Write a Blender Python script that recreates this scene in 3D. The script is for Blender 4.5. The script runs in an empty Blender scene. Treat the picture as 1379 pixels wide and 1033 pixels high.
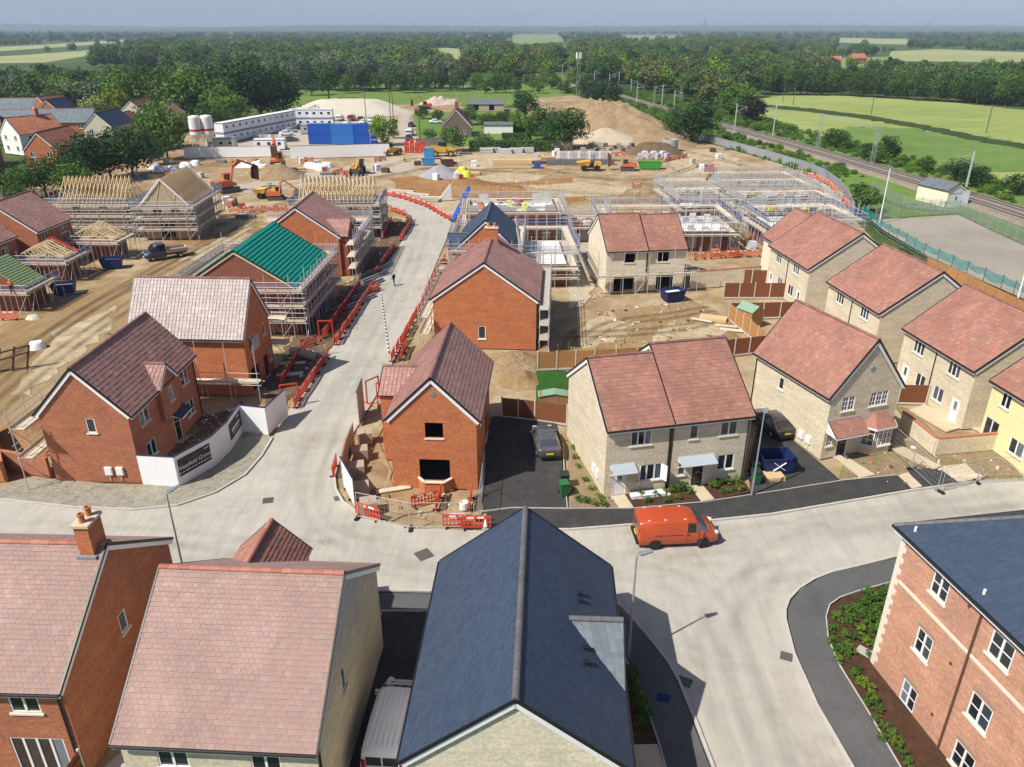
import bpy, math, random
import numpy as np
from mathutils import Vector, Matrix, noise
from mathutils.geometry import tessellate_polygon
R = math.radians
rng = random.Random(7)
scene = bpy.context.scene
COL = scene.collection

# ------------------------------------------------------------------ camera, sky, sun
CAM_H = 29.0; FOC = 1033.0; PITCH = math.atan(478 / FOC)
cd = bpy.data.cameras.new('camera'); cam = bpy.data.objects.new('camera', cd); COL.objects.link(cam)
cam.location = (0, 0, CAM_H); cam.rotation_euler = (math.pi / 2 - PITCH, 0, 0)
cd.sensor_width = 36; cd.lens = 36 * FOC / 1379; cd.clip_start = .5; cd.clip_end = 40000
scene.camera = cam
SUN_AZ = 33.5; SUN_EL = 50.0          # direction the shadows run on the ground, height of the sun
world = bpy.data.worlds.new('World'); scene.world = world; world.use_nodes = True
wn = world.node_tree.nodes; bg = wn['Background']
sky = wn.new('ShaderNodeTexSky'); sky.sky_type = 'NISHITA'; sky.sun_disc = False
sky.sun_elevation = R(SUN_EL); sky.sun_rotation = math.atan2(-math.cos(R(SUN_AZ)), -math.sin(R(SUN_AZ)))
sky.altitude = 60; sky.air_density = .6; sky.dust_density = 1.2; sky.ozone_density = 2.5
world.node_tree.links.new(sky.outputs[0], bg.inputs[0]); bg.inputs[1].default_value = .108
sd = bpy.data.lights.new('sun', 'SUN'); sd.energy = 4.75; sd.angle = R(.53); sd.color = (1, .955, .88)
sun = bpy.data.objects.new('sun', sd); COL.objects.link(sun)
sun.rotation_euler = Vector((math.cos(R(SUN_AZ)) * math.cos(R(SUN_EL)), math.sin(R(SUN_AZ)) * math.cos(R(SUN_EL)), -math.sin(R(SUN_EL)))).to_track_quat('-Z', 'Y').to_euler()
sun.location = (-60, -40, 90)
vs = scene.view_settings; vs.view_transform = 'Standard'; vs.look = 'None'; vs.gamma = 1; vs.exposure = 0.29; vs.use_curve_mapping = False
scene.cycles.volume_bounces = 0; scene.cycles.max_bounces = 6; scene.cycles.transparent_max_bounces = 12
scene.cycles.volume_step_rate = 4; scene.cycles.use_adaptive_sampling = True

def survey(px, py, z=0.0):
    """Map point: where the sight line through a surveyed picture point meets height z."""
    u = (px - 689.5) / FOC; v = (py - 516.5) / FOC
    d = Vector((u, math.cos(PITCH) - v * math.sin(PITCH), -math.sin(PITCH) - v * math.cos(PITCH)))
    t = (z - CAM_H) / d.z
    return Vector((d.x * t, d.y * t, z))
def S2(px, py, z=0.0):
    p = survey(px, py, z); return (p.x, p.y)
def SP(pts, z=0.0): return [S2(a, b, z) for a, b in pts]

# ------------------------------------------------------------------ mesh builder
class MB:
    def __init__(s): s.v = []; s.f = []; s.mi = []; s.m = 0
    def add(s, vs_, fs):
        o = len(s.v); s.v += [tuple(p) for p in vs_]; s.f += [tuple(i + o for i in f) for f in fs]; s.mi += [s.m] * len(fs); return s
    def box(s, x0, x1, y0, y1, z0, z1, M=None):
        vs_ = [(x0,y0,z0),(x1,y0,z0),(x1,y1,z0),(x0,y1,z0),(x0,y0,z1),(x1,y0,z1),(x1,y1,z1),(x0,y1,z1)]
        if M is not None: vs_ = [tuple(M @ Vector(p)) for p in vs_]
        return s.add(vs_, [(0,3,2,1),(4,5,6,7),(0,1,5,4),(1,2,6,5),(2,3,7,6),(3,0,4,7)])
    def cbox(s, c, d, rz=0, rx=0, ry=0):
        M = Matrix.Translation(c) @ Matrix.Rotation(rz, 4, 'Z') @ Matrix.Rotation(ry, 4, 'Y') @ Matrix.Rotation(rx, 4, 'X')
        return s.box(-d[0]/2, d[0]/2, -d[1]/2, d[1]/2, -d[2]/2, d[2]/2, M)
    def bar(s, a, b, w, h=None, up=(0, 0, 1)):
        a = Vector(a); b = Vector(b); h = h or w; d = (b - a); L = d.length
        if L < 1e-6: return s
        d /= L; up = Vector(up)
        if abs(d.dot(up)) > .98: up = Vector((1, 0, 0))
        x = d.cross(up).normalized(); y = x.cross(d)
        vs_ = []
        for p in (a, b):
            for sx, sy in ((-1,-1),(1,-1),(1,1),(-1,1)): vs_.append(p + x * (w/2*sx) + y * (h/2*sy))
        return s.add(vs_, [(3,2,1,0),(4,5,6,7),(0,1,5,4),(1,2,6,5),(2,3,7,6),(3,0,4,7)])
    def tube(s, a, b, r, n=6, r2=None, caps=True):
        a = Vector(a); b = Vector(b); d = (b - a)
        if d.length < 1e-6: return s
        d.normalize(); r2 = r if r2 is None else r2
        x = d.cross(Vector((0, 0, 1)) if abs(d.z) < .9 else Vector((1, 0, 0))).normalized(); y = d.cross(x)
        vs_ = []
        for p, q in ((a, r), (b, r2)):
            for i in range(n):
                t = 2 * math.pi * i / n; vs_.append(p + x * (q * math.cos(t)) + y * (q * math.sin(t)))
        fs = [(i, (i+1) % n, n + (i+1) % n, n + i) for i in range(n)]
        if caps: fs += [tuple(range(n))[::-1], tuple(range(n, 2*n))]
        return s.add(vs_, fs)
    def lathe(s, c, prof, n=16):
        c = Vector(c); vs_ = []; fs = []
        for r, z in prof:
            for i in range(n):
                t = 2*math.pi*i/n; vs_.append((c.x + r*math.cos(t), c.y + r*math.sin(t), c.z + z))
        for k in range(len(prof) - 1):
            for i in range(n): fs.append((k*n+i, k*n+(i+1) % n, (k+1)*n+(i+1) % n, (k+1)*n+i))
        fs.append(tuple(range((len(prof)-1)*n, len(prof)*n))); return s.add(vs_, fs)
    def prism(s, poly, z0, z1, bottom=False):
        n = len(poly)
        A = sum(poly[i][0]*poly[(i+1) % n][1] - poly[(i+1) % n][0]*poly[i][1] for i in range(n))
        if A < 0: poly = poly[::-1]
        tris = tessellate_polygon([[Vector((x, y, 0)) for x, y in poly]])
        top = []
        for t in tris:
            a, b, c = (poly[i] for i in t)
            cr = (b[0]-a[0])*(c[1]-a[1]) - (b[1]-a[1])*(c[0]-a[0])
            top.append(tuple(t) if cr > 0 else tuple(t)[::-1])
        fs = [tuple(i + n for i in t) for t in top]
        if z1 > z0 + 1e-6: fs += [(i, (i+1) % n, n + (i+1) % n, n + i) for i in range(n)]
        if bottom: fs += [t[::-1] for t in top]
        return s.add([(x, y, z0) for x, y in poly] + [(x, y, z1) for x, y in poly], fs)
    def sheet(s, poly, z): return s.prism(poly, z, z)
    def mesh(s, name, mats, uv=False, smooth=False):
        me = bpy.data.meshes.new(name); me.from_pydata(s.v, [], s.f)
        for m in (mats if isinstance(mats, (list, tuple)) else [mats]): me.materials.append(MAT(m))
        if any(s.mi): me.polygons.foreach_set('material_index', s.mi)
        if smooth: me.polygons.foreach_set('use_smooth', [True] * len(s.f))
        if uv:
            ul = me.uv_layers.new(name='UVMap')
            for p in me.polygons:
                nn = p.normal
                if abs(nn.z) < .94:
                    t = Vector((-nn.y, nn.x, 0)).normalized(); b = nn.cross(t)
                else: t = Vector((1, 0, 0)); b = Vector((0, 1, 0))
                for li in p.loop_indices:
                    co = me.vertices[me.loops[li].vertex_index].co; ul.data[li].uv = (co.dot(t), co.dot(b))
        me.update(); return me
    def build(s, name, mats, parent=None, loc=None, rz=0, uv=False, smooth=False):
        return obj(name, s.mesh(name, mats, uv, smooth), parent, loc, rz)

def obj(name, me, parent=None, loc=None, rz=0, scale=None):
    o = bpy.data.objects.new(name, me); COL.objects.link(o)
    if parent is not None: o.parent = parent
    if loc is not None: o.location = loc
    if rz: o.rotation_euler = (0, 0, rz)
    if scale is not None: o.scale = scale
    return o
def tag(o, label=None, cat=None, group=None, kind=None):
    if label: o['label'] = label
    if cat: o['category'] = cat
    if group: o['group'] = group
    if kind: o['kind'] = kind
    return o
def thing(name, label, cat, loc=(0, 0, 0), rz=0, group=None):
    return tag(obj(name, None, None, loc, rz), label, cat, group)
KIDS = {}
def children(o): return [c for c in COL.objects if c.parent == o]
def copy_tree(o, loc, rz=0, label=None, group=None, scale=None, kids=None):
    """copy a thing with its parts and sub-parts (kids cached per prototype)"""
    if o.name not in KIDS:
        allo = list(COL.objects); k1 = [c for c in allo if c.parent == o]
        KIDS[o.name] = [(c, [d for d in allo if d.parent == c]) for c in k1]
    r = o.copy(); COL.objects.link(r); r.location = loc; r.rotation_euler = (0, 0, rz)
    if scale is not None: r.scale = scale if hasattr(scale, '__len__') else (scale,) * 3
    if label: r['label'] = label
    if group: r['group'] = group
    for c, sub in KIDS[o.name]:
        n = c.copy(); COL.objects.link(n); n.parent = r
        for d in sub:
            m = d.copy(); COL.objects.link(m); m.parent = n
    return r

# ------------------------------------------------------------------ materials
_M = {}; _SPEC = {}
def MAT(name):
    if name not in _M: _M[name] = _SPEC[name](name)
    return _M[name]
class NT:
    def __init__(s, name):
        m = bpy.data.materials.new(name); m.use_nodes = True; s.m = m; s.t = m.node_tree; s.n = s.t.nodes
        s.p = s.n['Principled BSDF']; s.out = s.n['Material Output']
    def new(s, typ, **kw):
        n = s.n.new('ShaderNode' + typ)
        for k, v in kw.items(): setattr(n, k, v)
        return n
    def link(s, a, b): s.t.links.new(a, b)
    def coord(s, kind='Object', scale=None):
        tc = s.new('TexCoord'); o = tc.outputs[kind]
        if scale is not None:
            mp = s.new('Mapping'); mp.inputs['Scale'].default_value = scale if hasattr(scale, '__len__') else (scale,)*3
            s.link(o, mp.inputs[0]); o = mp.outputs[0]
        return o
    def noise(s, vec, scale, detail=4, rough=.6, dist=0):
        n = s.new('TexNoise'); n.inputs['Scale'].default_value = scale; n.inputs['Detail'].default_value = detail
        n.inputs['Roughness'].default_value = rough; n.inputs['Distortion'].default_value = dist; s.link(vec, n.inputs['Vector']); return n.outputs[0]
    def ramp(s, fac, stops, interp='LINEAR'):
        r = s.new('ValToRGB'); cr = r.color_ramp; cr.interpolation = interp
        while len(cr.elements) < len(stops): cr.elements.new(.5)
        for e, (p, c) in zip(cr.elements, stops): e.position = p; e.color = (c[0], c[1], c[2], 1)
        s.link(fac, r.inputs[0]); return r.outputs[0]
    def mix(s, fac, a, b, typ='MIX'):
        n = s.new('MixRGB', blend_type=typ)
        for i, v in ((0, fac), (1, a), (2, b)):
            if isinstance(v, (int, float)): n.inputs[i].default_value = v
            elif isinstance(v, tuple): n.inputs[i].default_value = (v[0], v[1], v[2], 1)
            else: s.link(v, n.inputs[i])
        return n.outputs[0]
    def math(s, op, a, b=0.0):
        n = s.new('Math', operation=op)
        for i, v in ((0, a), (1, b)):
            if isinstance(v, (int, float)): n.inputs[i].default_value = v
            else: s.link(v, n.inputs[i])
        return n.outputs[0]
    def bump(s, h, strength=.4, dist=.02):
        b = s.new('Bump'); b.inputs['Strength'].default_value = strength; b.inputs['Distance'].default_value = dist
        s.link(h, b.inputs['Height']); s.link(b.outputs[0], s.p.inputs['Normal'])
    def done(s, col=None, rough=.8, metal=0, spec=.3):
        if col is not None:
            if isinstance(col, tuple): s.p.inputs['Base Color'].default_value = (*col, 1)
            else: s.link(col, s.p.inputs['Base Color'])
        s.p.inputs['Roughness'].default_value = rough; s.p.inputs['Metallic'].default_value = metal
        s.p.inputs['Specular IOR Level'].default_value = spec; return s.m
def dim(c, k): return tuple(min(1, x * k) for x in c)
def plain(name, c, rough=.7, var=.12, scale=3., metal=0, spec=.3, bump=0):
    def f(n):
        t = NT(n); co = t.coord()
        nz = t.noise(co, scale, 5)
        oi = t.new('ObjectInfo')
        k = t.math('ADD', t.math('MULTIPLY', nz, .8), t.math('MULTIPLY', oi.outputs['Random'], .2))
        col = t.ramp(k, [(.25, dim(c, 1 - var)), (.75, dim(c, 1 + var))])
        if bump: t.bump(t.noise(co, scale * 6, 6), bump, .03)
        return t.done(col, rough, metal, spec)
    _SPEC[name] = f
def ground_mat(name, stops, scale, fine, c2=None, rough=.95, bump=.5, bd=.05, stretch=(1, 1, 1), tracks=False):
    """broad patches + mid mottling + fine grit, all procedural"""
    def f(n):
        t = NT(n); co = t.coord('Object', stretch)
        a = t.noise(co, scale, 6, .62, .3); b = t.noise(co, scale * 7, 5, .65); g = t.noise(t.coord(), fine, 4, .7)
        k = t.math('ADD', t.math('MULTIPLY', a, .62), t.math('MULTIPLY', b, .38))
        col = t.ramp(k, stops)
        gcol = t.ramp(g, [(.3, (.72, .72, .72)), (.7, (1.2, 1.2, 1.2))])
        col = t.mix(1, col, gcol, 'MULTIPLY')
        if c2 is not None:
            m = t.ramp(t.noise(co, scale * 2.3, 5, .6, .6), [(.52, (0, 0, 0)), (.66, (1, 1, 1))])
            col = t.mix(m, col, c2)
        if tracks:   # swept dust and wheel streaks, irregular and far broader than a tyre
            st = t.noise(t.coord('Object', (1.3, .16, 1)), .9, 5, .6, 1.6); s2 = t.noise(t.coord('Object', (.12, 1.1, 1)), 1.1, 5, .6, 1.2)
            col = t.mix(.35, col, t.ramp(st, [(.35, (.74, .75, .77)), (.6, (1.1, 1.1, 1.09))]), 'MULTIPLY'); col = t.mix(.2, col, t.ramp(s2, [(.35, (.8, .8, .82)), (.6, (1.08, 1.08, 1.07))]), 'MULTIPLY')
        t.bump(t.math('ADD', t.math('MULTIPLY', b, 1.2), t.math('MULTIPLY', g, .6)), bump, bd)
        return t.done(col, rough, 0, .15)
    _SPEC[name] = f
def mark_mat(name, c, strength):
    """worn wheel lanes: two soft lanes across the strip, broken up along it"""
    def f(n):
        t = NT(n); uv = t.coord('UV'); sp = t.new('SeparateXYZ'); t.link(uv, sp.inputs[0])
        lane = t.ramp(sp.outputs[0], [(0, (0, 0, 0)), (.2, (1, 1, 1)), (.42, (.12, .12, .12)), (.58, (.12, .12, .12)), (.8, (1, 1, 1)), (1, (0, 0, 0))])
        br = t.ramp(t.noise(t.coord('Object'), .22, 5, .6, .5), [(.3, (.25, .25, .25)), (.7, (1, 1, 1))]); m = t.mix(1, lane, br, 'MULTIPLY'); k = t.math('MULTIPLY', m, strength)
        t.done(c, .9, 0, .15); tr = t.new('BsdfTransparent'); ms = t.new('MixShader'); t.link(k, ms.inputs[0]); t.link(tr.outputs[0], ms.inputs[1]); t.link(t.p.outputs[0], ms.inputs[2]); t.link(ms.outputs[0], t.out.inputs[0]); return t.m
    _SPEC[name] = f
def net_mat(name, c, cover):
    def f(n):   # woven netting: part of the light passes between the threads
        t = NT(n); t.done(c, .85, 0, .1); tr = t.new('BsdfTransparent'); ms = t.new('MixShader'); ms.inputs[0].default_value = cover; t.link(tr.outputs[0], ms.inputs[1]); t.link(t.p.outputs[0], ms.inputs[2]); t.link(ms.outputs[0], t.out.inputs[0]); return t.m
    _SPEC[name] = f
def brick_mat(name, c1, c2, mortar, patch=None, bw=.225, bh=.075):
    def f(n):
        t = NT(n); uv = t.coord('UV')
        b = t.new('TexBrick'); b.inputs['Scale'].default_value = 1; b.inputs['Brick Width'].default_value = bw; b.inputs['Row Height'].default_value = bh
        b.inputs['Mortar Size'].default_value = .009; b.inputs['Mortar Smooth'].default_value = .2; b.inputs['Bias'].default_value = -.1
        b.inputs['Color1'].default_value = (*c1, 1); b.inputs['Color2'].default_value = (*c2, 1); b.inputs['Mortar'].default_value = (*mortar, 1)
        t.link(uv, b.inputs['Vector'])
        nz = t.noise(uv, .55, 6, .65); nz2 = t.noise(uv, 6, 3, .6)
        col = t.mix(1, b.outputs[0], t.ramp(nz, [(.3, (.84, .84, .85)), (.7, (1.1, 1.08, 1.04))]), 'MULTIPLY')
        col = t.mix(1, col, t.ramp(nz2, [(.3, (.82, .82, .84)), (.7, (1.14, 1.14, 1.14))]), 'MULTIPLY')
        # courses laid from different packs: long, low bands of tone
        mp = t.new('Mapping'); mp.inputs['Scale'].default_value = (.25, 1.6, 1); t.link(uv, mp.inputs[0])
        bd = t.noise(mp.outputs[0], 1.3, 4, .6)
        col = t.mix(1, col, t.ramp(bd, [(.35, (.91, .91, .91)), (.62, (1.06, 1.05, 1.03))]), 'MULTIPLY')
        if patch:
            col = t.mix(t.ramp(t.noise(uv, .8, 5, .6, .5), [(.6, (0, 0, 0)), (.78, (.55, .55, .55))]), col, patch)
        t.bump(b.outputs['Fac'], -.25, .01)
        return t.done(col, .88, 0, .2)
    _SPEC[name] = f
def tile_mat(name, stops, rough=.72, wear=None, spec=.3, weather=.2):
    """clay / slate: one tone per tile (random per island), weathering across the slope"""
    def f(n):
        t = NT(n); ge = t.new('NewGeometry'); oi = t.new('ObjectInfo')
        k = t.math('FRACT', t.math('ADD', ge.outputs['Random Per Island'], t.math('MULTIPLY', oi.outputs['Random'], 7.31)))
        col = t.ramp(k, stops); co = t.coord()
        nz = t.noise(co, .45, 5, .6); n2 = t.noise(co, 14, 4, .7)
        col = t.mix(1, col, t.ramp(nz, [(.3, (1 - weather,) * 3), (.7, (1 + weather * .6,) * 3)]), 'MULTIPLY')
        col = t.mix(1, col, t.ramp(n2, [(.3, (.86, .86, .86)), (.7, (1.12, 1.12, 1.12))]), 'MULTIPLY')
        if wear: col = t.mix(t.ramp(t.noise(co, 1.6, 5, .7, .4), [(.6, (0, 0, 0)), (.75, (.5, .5, .5))]), col, wear)
        t.bump(n2, .25, .008)
        return t.done(col, rough, 0, spec)
    _SPEC[name] = f
def leaf_mat(name, c, var=.35, warm=(.02, .03, -.01)):
    def f(n):
        t = NT(n); ge = t.new('NewGeometry'); oi = t.new('ObjectInfo')
        co = t.coord(); nz = t.noise(co, .5, 3, .6)
        k = t.math('ADD', t.math('MULTIPLY', ge.outputs['Random Per Island'], .55), t.math('MULTIPLY', nz, .45))
        hi = tuple(max(0, a * (1 + var) + b) for a, b in zip(c, warm))
        col = t.ramp(k, [(.2, dim(c, 1 - var)), (.55, c), (.9, hi)])
        tint = t.ramp(oi.outputs['Random'], [(0, (.66, .76, .82)), (.45, (1, 1, 1)), (.8, (1.3, 1.2, .95)), (1, (1.6, 1.45, 1.0))])
        col = t.mix(1, col, tint, 'MULTIPLY')
        t.done(col, .75, 0, .15)
        tr = t.new('BsdfTranslucent'); t.link(col, tr.inputs[0]); ms = t.new('MixShader'); ms.inputs[0].default_value = .22
        t.link(t.p.outputs[0], ms.inputs[1]); t.link(tr.outputs[0], ms.inputs[2]); t.link(ms.outputs[0], t.out.inputs[0])
        return t.m
    _SPEC[name] = f
def paint(name, c, rough=.3, coat=.5, metal=0, dust=.15):
    def f(n):
        t = NT(n); nz = t.noise(t.coord(), 2.5, 6, .7)
        col = t.mix(t.ramp(nz, [(.4, (0, 0, 0)), (.8, (dust,) * 3)]), c, (.42, .37, .3))
        t.done(col, rough, metal, .5); t.p.inputs['Coat Weight'].default_value = coat; t.p.inputs['Coat Roughness'].default_value = .108
        return t.m
    _SPEC[name] = f
def glass_mat(name, c=(.012, .015, .018), rough=.04):
    def f(n):
        t = NT(n); oi = t.new('ObjectInfo')
        col = t.ramp(oi.outputs['Random'], [(0, dim(c, .6)), (.55, dim(c, 1.5)), (.8, dim(c, 5)), (1, dim(c, 14))])
        return t.done(col, rough, 0, .7)
    _SPEC[name] = f
# real-world base colours
ground_mat('road_dust', [(.3, (0.329, 0.302, 0.249)), (.48, (0.435, 0.408, 0.345)), (.7, (0.498, 0.466, 0.398))], .16, 26, bump=.12, bd=.01, rough=.9, tracks=True)
ground_mat('road_shade', [(.3, (.26, .245, .215)), (.7, (.40, .375, .32))], .2, 30, bump=.12, bd=.01)
ground_mat('asphalt_new', [(.3, (.035, .034, .034)), (.6, (.065, .063, .060)), (.8, (.13, .125, .115))], .8, 22, bump=.35, bd=.012)
ground_mat('asphalt_footway', [(.3, (.085, .085, .088)), (.7, (.135, .133, .13))], .5, 60, bump=.2, bd=.008)
ground_mat('dirt', [(.30, (.18, .11, .05)), (.42, (.30, .205, .105)), (.53, (.42, .32, .19)), (.68, (.58, .49, .345))], .05, 9, c2=(.29, .165, .07), bump=.9, bd=.10, tracks=True)
ground_mat('sandy', [(.3, (.34, .255, .145)), (.5, (.47, .375, .235)), (.7, (.60, .52, .38))], .3, 9, bump=.9, bd=.08, c2=(.36, .25, .13))
ground_mat('dirt_orange', [(.3, (0.212, 0.092, 0.026)), (.5, (0.340, 0.176, 0.068)), (.7, (0.425, 0.268, 0.128))], .12, 7, bump=.9, bd=.12)
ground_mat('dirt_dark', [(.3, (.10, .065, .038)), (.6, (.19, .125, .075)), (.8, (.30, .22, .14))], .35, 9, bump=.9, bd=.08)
ground_mat('dirt_track', [(.3, (0.207, 0.126, 0.055)), (.5, (0.318, 0.215, 0.103)), (.7, (0.414, 0.308, 0.171))], .10, 8, bump=.9, bd=.10, stretch=(1.0, .35, 1), tracks=True)
ground_mat('haul_road', [(.3, (0.374, 0.311, 0.224)), (.6, (0.476, 0.415, 0.320)), (.8, (0.527, 0.473, 0.376))], .08, 12, bump=.4, bd=.04)
ground_mat('gravel', [(.3, (0.190, 0.171, 0.126)), (.5, (0.361, 0.332, 0.257)), (.75, (0.494, 0.456, 0.369))], 1.6, 11, bump=1, bd=.08)
ground_mat('mulch', [(.3, (.045, .024, .014)), (.6, (.10, .052, .030)), (.8, (.17, .10, .06))], 1.6, 30, bump=1, bd=.04)
ground_mat('garden_soil', [(.3, (.20, .14, .08)), (.6, (.31, .225, .135)), (.8, (.38, .30, .19))], .8, 18, bump=.9, bd=.04, c2=(.18, .19, .06))
ground_mat('slab', [(.3, (.50, .41, .27)), (.7, (.62, .53, .38))], 1.0, 30, bump=.1, bd=.005)
ground_mat('concrete', [(.3, (.36, .34, .30)), (.7, (.5, .475, .42))], .5, 20, bump=.15, bd=.01)
ground_mat('yard', [(.3, (0.255, 0.225, 0.178)), (.55, (0.332, 0.297, 0.242)), (.8, (0.374, 0.348, 0.306))], .10, 14, bump=.3, bd=.02)
ground_mat('lawn', [(.3, (.02, .07, .012)), (.7, (.045, .13, .02))], 1.2, 30, bump=.8, bd=.03)
ground_mat('countryside', [(.3, (.04, .072, .02)), (.5, (.065, .105, .03)), (.7, (.11, .15, .05))], .01, .5, bump=.5, bd=.4)
ground_mat('meadow', [(.3, (.085, .15, .028)), (.5, (.13, .215, .04)), (.7, (.20, .265, .07))], .03, 1.2, bump=.6, bd=.2, c2=(.16, .19, .06))
ground_mat('crop', [(.30, (0.199, 0.255, 0.063)), (.5, (0.285, 0.334, 0.098)), (.7, (0.380, 0.405, 0.161))], .02, 2.0, bump=.5, bd=.15, stretch=(.5, 1.2, 1))
ground_mat('crop_dark', [(.3, (0.095, 0.167, 0.033)), (.5, (0.142, 0.224, 0.050)), (.7, (0.209, 0.273, 0.077))], .04, 2.2, bump=.6, bd=.2)
ground_mat('field_pale', [(.3, (.26, .29, .11)), (.6, (.36, .37, .17)), (.8, (.43, .41, .22))], .008, .6, bump=.2, bd=.1, stretch=(.4, 1, 1))
ground_mat('field_green', [(.3, (.15, .22, .06)), (.6, (.22, .29, .09)), (.8, (.30, .34, .14))], .01, .6, bump=.2, bd=.1)
ground_mat('hedge_ground', [(.3, (.03, .055, .014)), (.7, (.07, .11, .03))], .2, 2, bump=1, bd=.5)
ground_mat('hill', [(.3, (.035, .06, .02)), (.55, (.06, .095, .03)), (.8, (.16, .18, .075))], .0035, .03, bump=.3, bd=1)
ground_mat('spoil', [(.3, (0.230, 0.152, 0.078)), (.5, (0.340, 0.242, 0.136)), (.7, (0.425, 0.324, 0.203))], .25, 4, bump=1, bd=.25)
ground_mat('sand_pale', [(.3, (0.510, 0.459, 0.357)), (.7, (0.612, 0.565, 0.459))], .2, 6, bump=.6, bd=.1)
ground_mat('sand_tan', [(.3, (.44, .36, .25)), (.7, (.55, .46, .33))], .3, 6, bump=.7, bd=.1)
ground_mat('stone_grey', [(.3, (.25, .25, .255)), (.7, (.38, .38, .38))], .6, 9, bump=.9, bd=.1)
ground_mat('ballast', [(.3, (.20, .155, .115)), (.7, (.36, .29, .22))], .4, 6, bump=1, bd=.1)
ground_mat('kerb_stone', [(.3, (.42, .395, .345)), (.7, (.56, .53, .47))], 1.5, 25, bump=.15, bd=.008)
brick_mat('brick_red', (0.475, 0.152, 0.069), (0.351, 0.097, 0.046), (0.361, 0.248, 0.175))
brick_mat('brick_orange', (0.579, 0.172, 0.063), (0.447, 0.116, 0.043), (0.427, 0.250, 0.139))
brick_mat('brick_dark', (.30, .085, .045), (.22, .06, .035), (.24, .17, .13))
brick_mat('brick_flat', (0.581, 0.266, 0.161), (0.447, 0.187, 0.112), (0.559, 0.431, 0.333), patch=(0.626, 0.419, 0.321))
brick_mat('brick_cream', (0.695, 0.614, 0.455), (0.604, 0.521, 0.373), (0.640, 0.577, 0.450))
brick_mat('brick_buff', (0.752, 0.673, 0.506), (0.665, 0.589, 0.436), (0.703, 0.638, 0.506))
brick_mat('brick_tan', (.50, .40, .26), (.42, .33, .205), (.46, .38, .26))
brick_mat('blockwork', (.52, .51, .49), (.44, .43, .415), (.55, .53, .5), bw=.45, bh=.225)
plain('render_yellow', (.80, .70, .37), .9, .05); plain('render_cream', (.78, .70, .52), .9, .05); plain('render_white', (.78, .77, .72), .9, .04)
tile_mat('tile_pink', [(0, (0.342, 0.214, 0.174)), (.3, (0.372, 0.239, 0.196)), (.55, (0.355, 0.221, 0.181)), (.78, (0.320, 0.218, 0.193)), (.9, (0.394, 0.266, 0.221)), (1, (0.306, 0.214, 0.193))], spec=.35)
tile_mat('tile_red', [(0, (0.304, 0.140, 0.100)), (.35, (0.367, 0.175, 0.125)), (.6, (0.329, 0.152, 0.109)), (.85, (0.280, 0.149, 0.121)), (1, (0.399, 0.206, 0.148))])
tile_mat('tile_brown', [(0, (.20, .075, .058)), (.4, (.255, .098, .074)), (.7, (.22, .085, .07)), (1, (.30, .125, .095))])
tile_mat('tile_mauve', [(0, (.33, .175, .145)), (.4, (.39, .215, .18)), (.7, (.35, .185, .155)), (1, (.43, .255, .22))])
tile_mat('tile_mauve_lit', [(0, (0.294, 0.230, 0.205)), (.3, (0.358, 0.282, 0.250)), (.6, (0.269, 0.198, 0.176)), (1, (0.397, 0.333, 0.301))], spec=.45, rough=.5)  # the mauve tile made paler: sunlight and sheen put into its colour
tile_mat('tile_orange', [(0, (.45, .17, .085)), (.5, (.53, .225, .12)), (1, (.40, .15, .08))])
tile_mat('slate_blue', [(0, (0.039, 0.057, 0.093)), (.5, (0.044, 0.063, 0.100)), (1, (0.048, 0.068, 0.107))], rough=.5, spec=.3, weather=.05)
tile_mat('slate_grey', [(0, (.12, .145, .165)), (.5, (.15, .175, .195)), (1, (.18, .205, .225))], rough=.55, spec=.4, weather=.1)
tile_mat('ridge_clay', [(0, (.36, .125, .08)), (.5, (.43, .17, .115)), (1, (.48, .22, .16))])
tile_mat('ridge_brown', [(0, (.22, .10, .08)), (1, (.29, .14, .115))]); tile_mat('ridge_grey', [(0, (.115, .11, .11)), (1, (.15, .145, .143))])
plain('pvc_white', (.80, .80, .79), .35, .03, spec=.5); plain('fascia_black', (.018, .018, .019), .4, .1); plain('stone_sill', (.68, .62, .50), .8, .06, 6)
plain('paint_black', (.012, .012, .013), .25, .1, spec=.6); plain('lead', (.24, .25, .27), .5, .15); plain('canopy_grey', (.36, .40, .44), .45, .06)
plain('inside', (.10, .085, .07), .95, .2); plain('clay_pot', (.50, .215, .10), .8, .12, 5); plain('stone_cap', (.60, .48, .33), .85, .1, 5)
glass_mat('glass'); glass_mat('glass_car', (.008, .009, .011))
plain('timber_fence', (.20, .072, .030), .85, .25, 5, bump=.3); plain('timber_orange', (.40, .205, .075), .85, .2, 5, bump=.3); plain('timber_raw', (.66, .50, .29), .85, .14, 4, bump=.2)
plain('timber_batten', (.58, .42, .225), .85, .14, 4); plain('timber_brown', (.30, .175, .085), .85, .2, 3); plain('timber_grey', (.42, .37, .31), .9, .2, 3)
plain('board', (.62, .53, .41), .9, .16, 2.5, bump=.2); plain('concrete_post', (.56, .53, .47), .9, .1)
plain('steel', (.52, .52, .50), .45, .14, metal=.15); plain('steel_pale', (.62, .62, .61), .5, .1, metal=.4); plain('steel_dark', (.10, .10, .11), .5, .15, metal=.4)
plain('steel_rust', (.12, .06, .035), .85, .3, 4); plain('galv', (.50, .51, .52), .5, .1, metal=.5)
plain('red_plastic', (.58, .060, .026), .5, .18, 2.2, spec=.4); plain('orange_plastic', (.66, .125, .045), .5, .14, 2, spec=.4); plain('white_plastic', (.80, .79, .77), .5, .05)
plain('blue_plastic', (.025, .075, .30), .5, .2); plain('grey_pipe', (.22, .25, .28), .5, .12); plain('net_blue', (.05, .085, .24), .8, .2); plain('net_lilac', (.30, .28, .42), .8, .2, 4)
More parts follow.
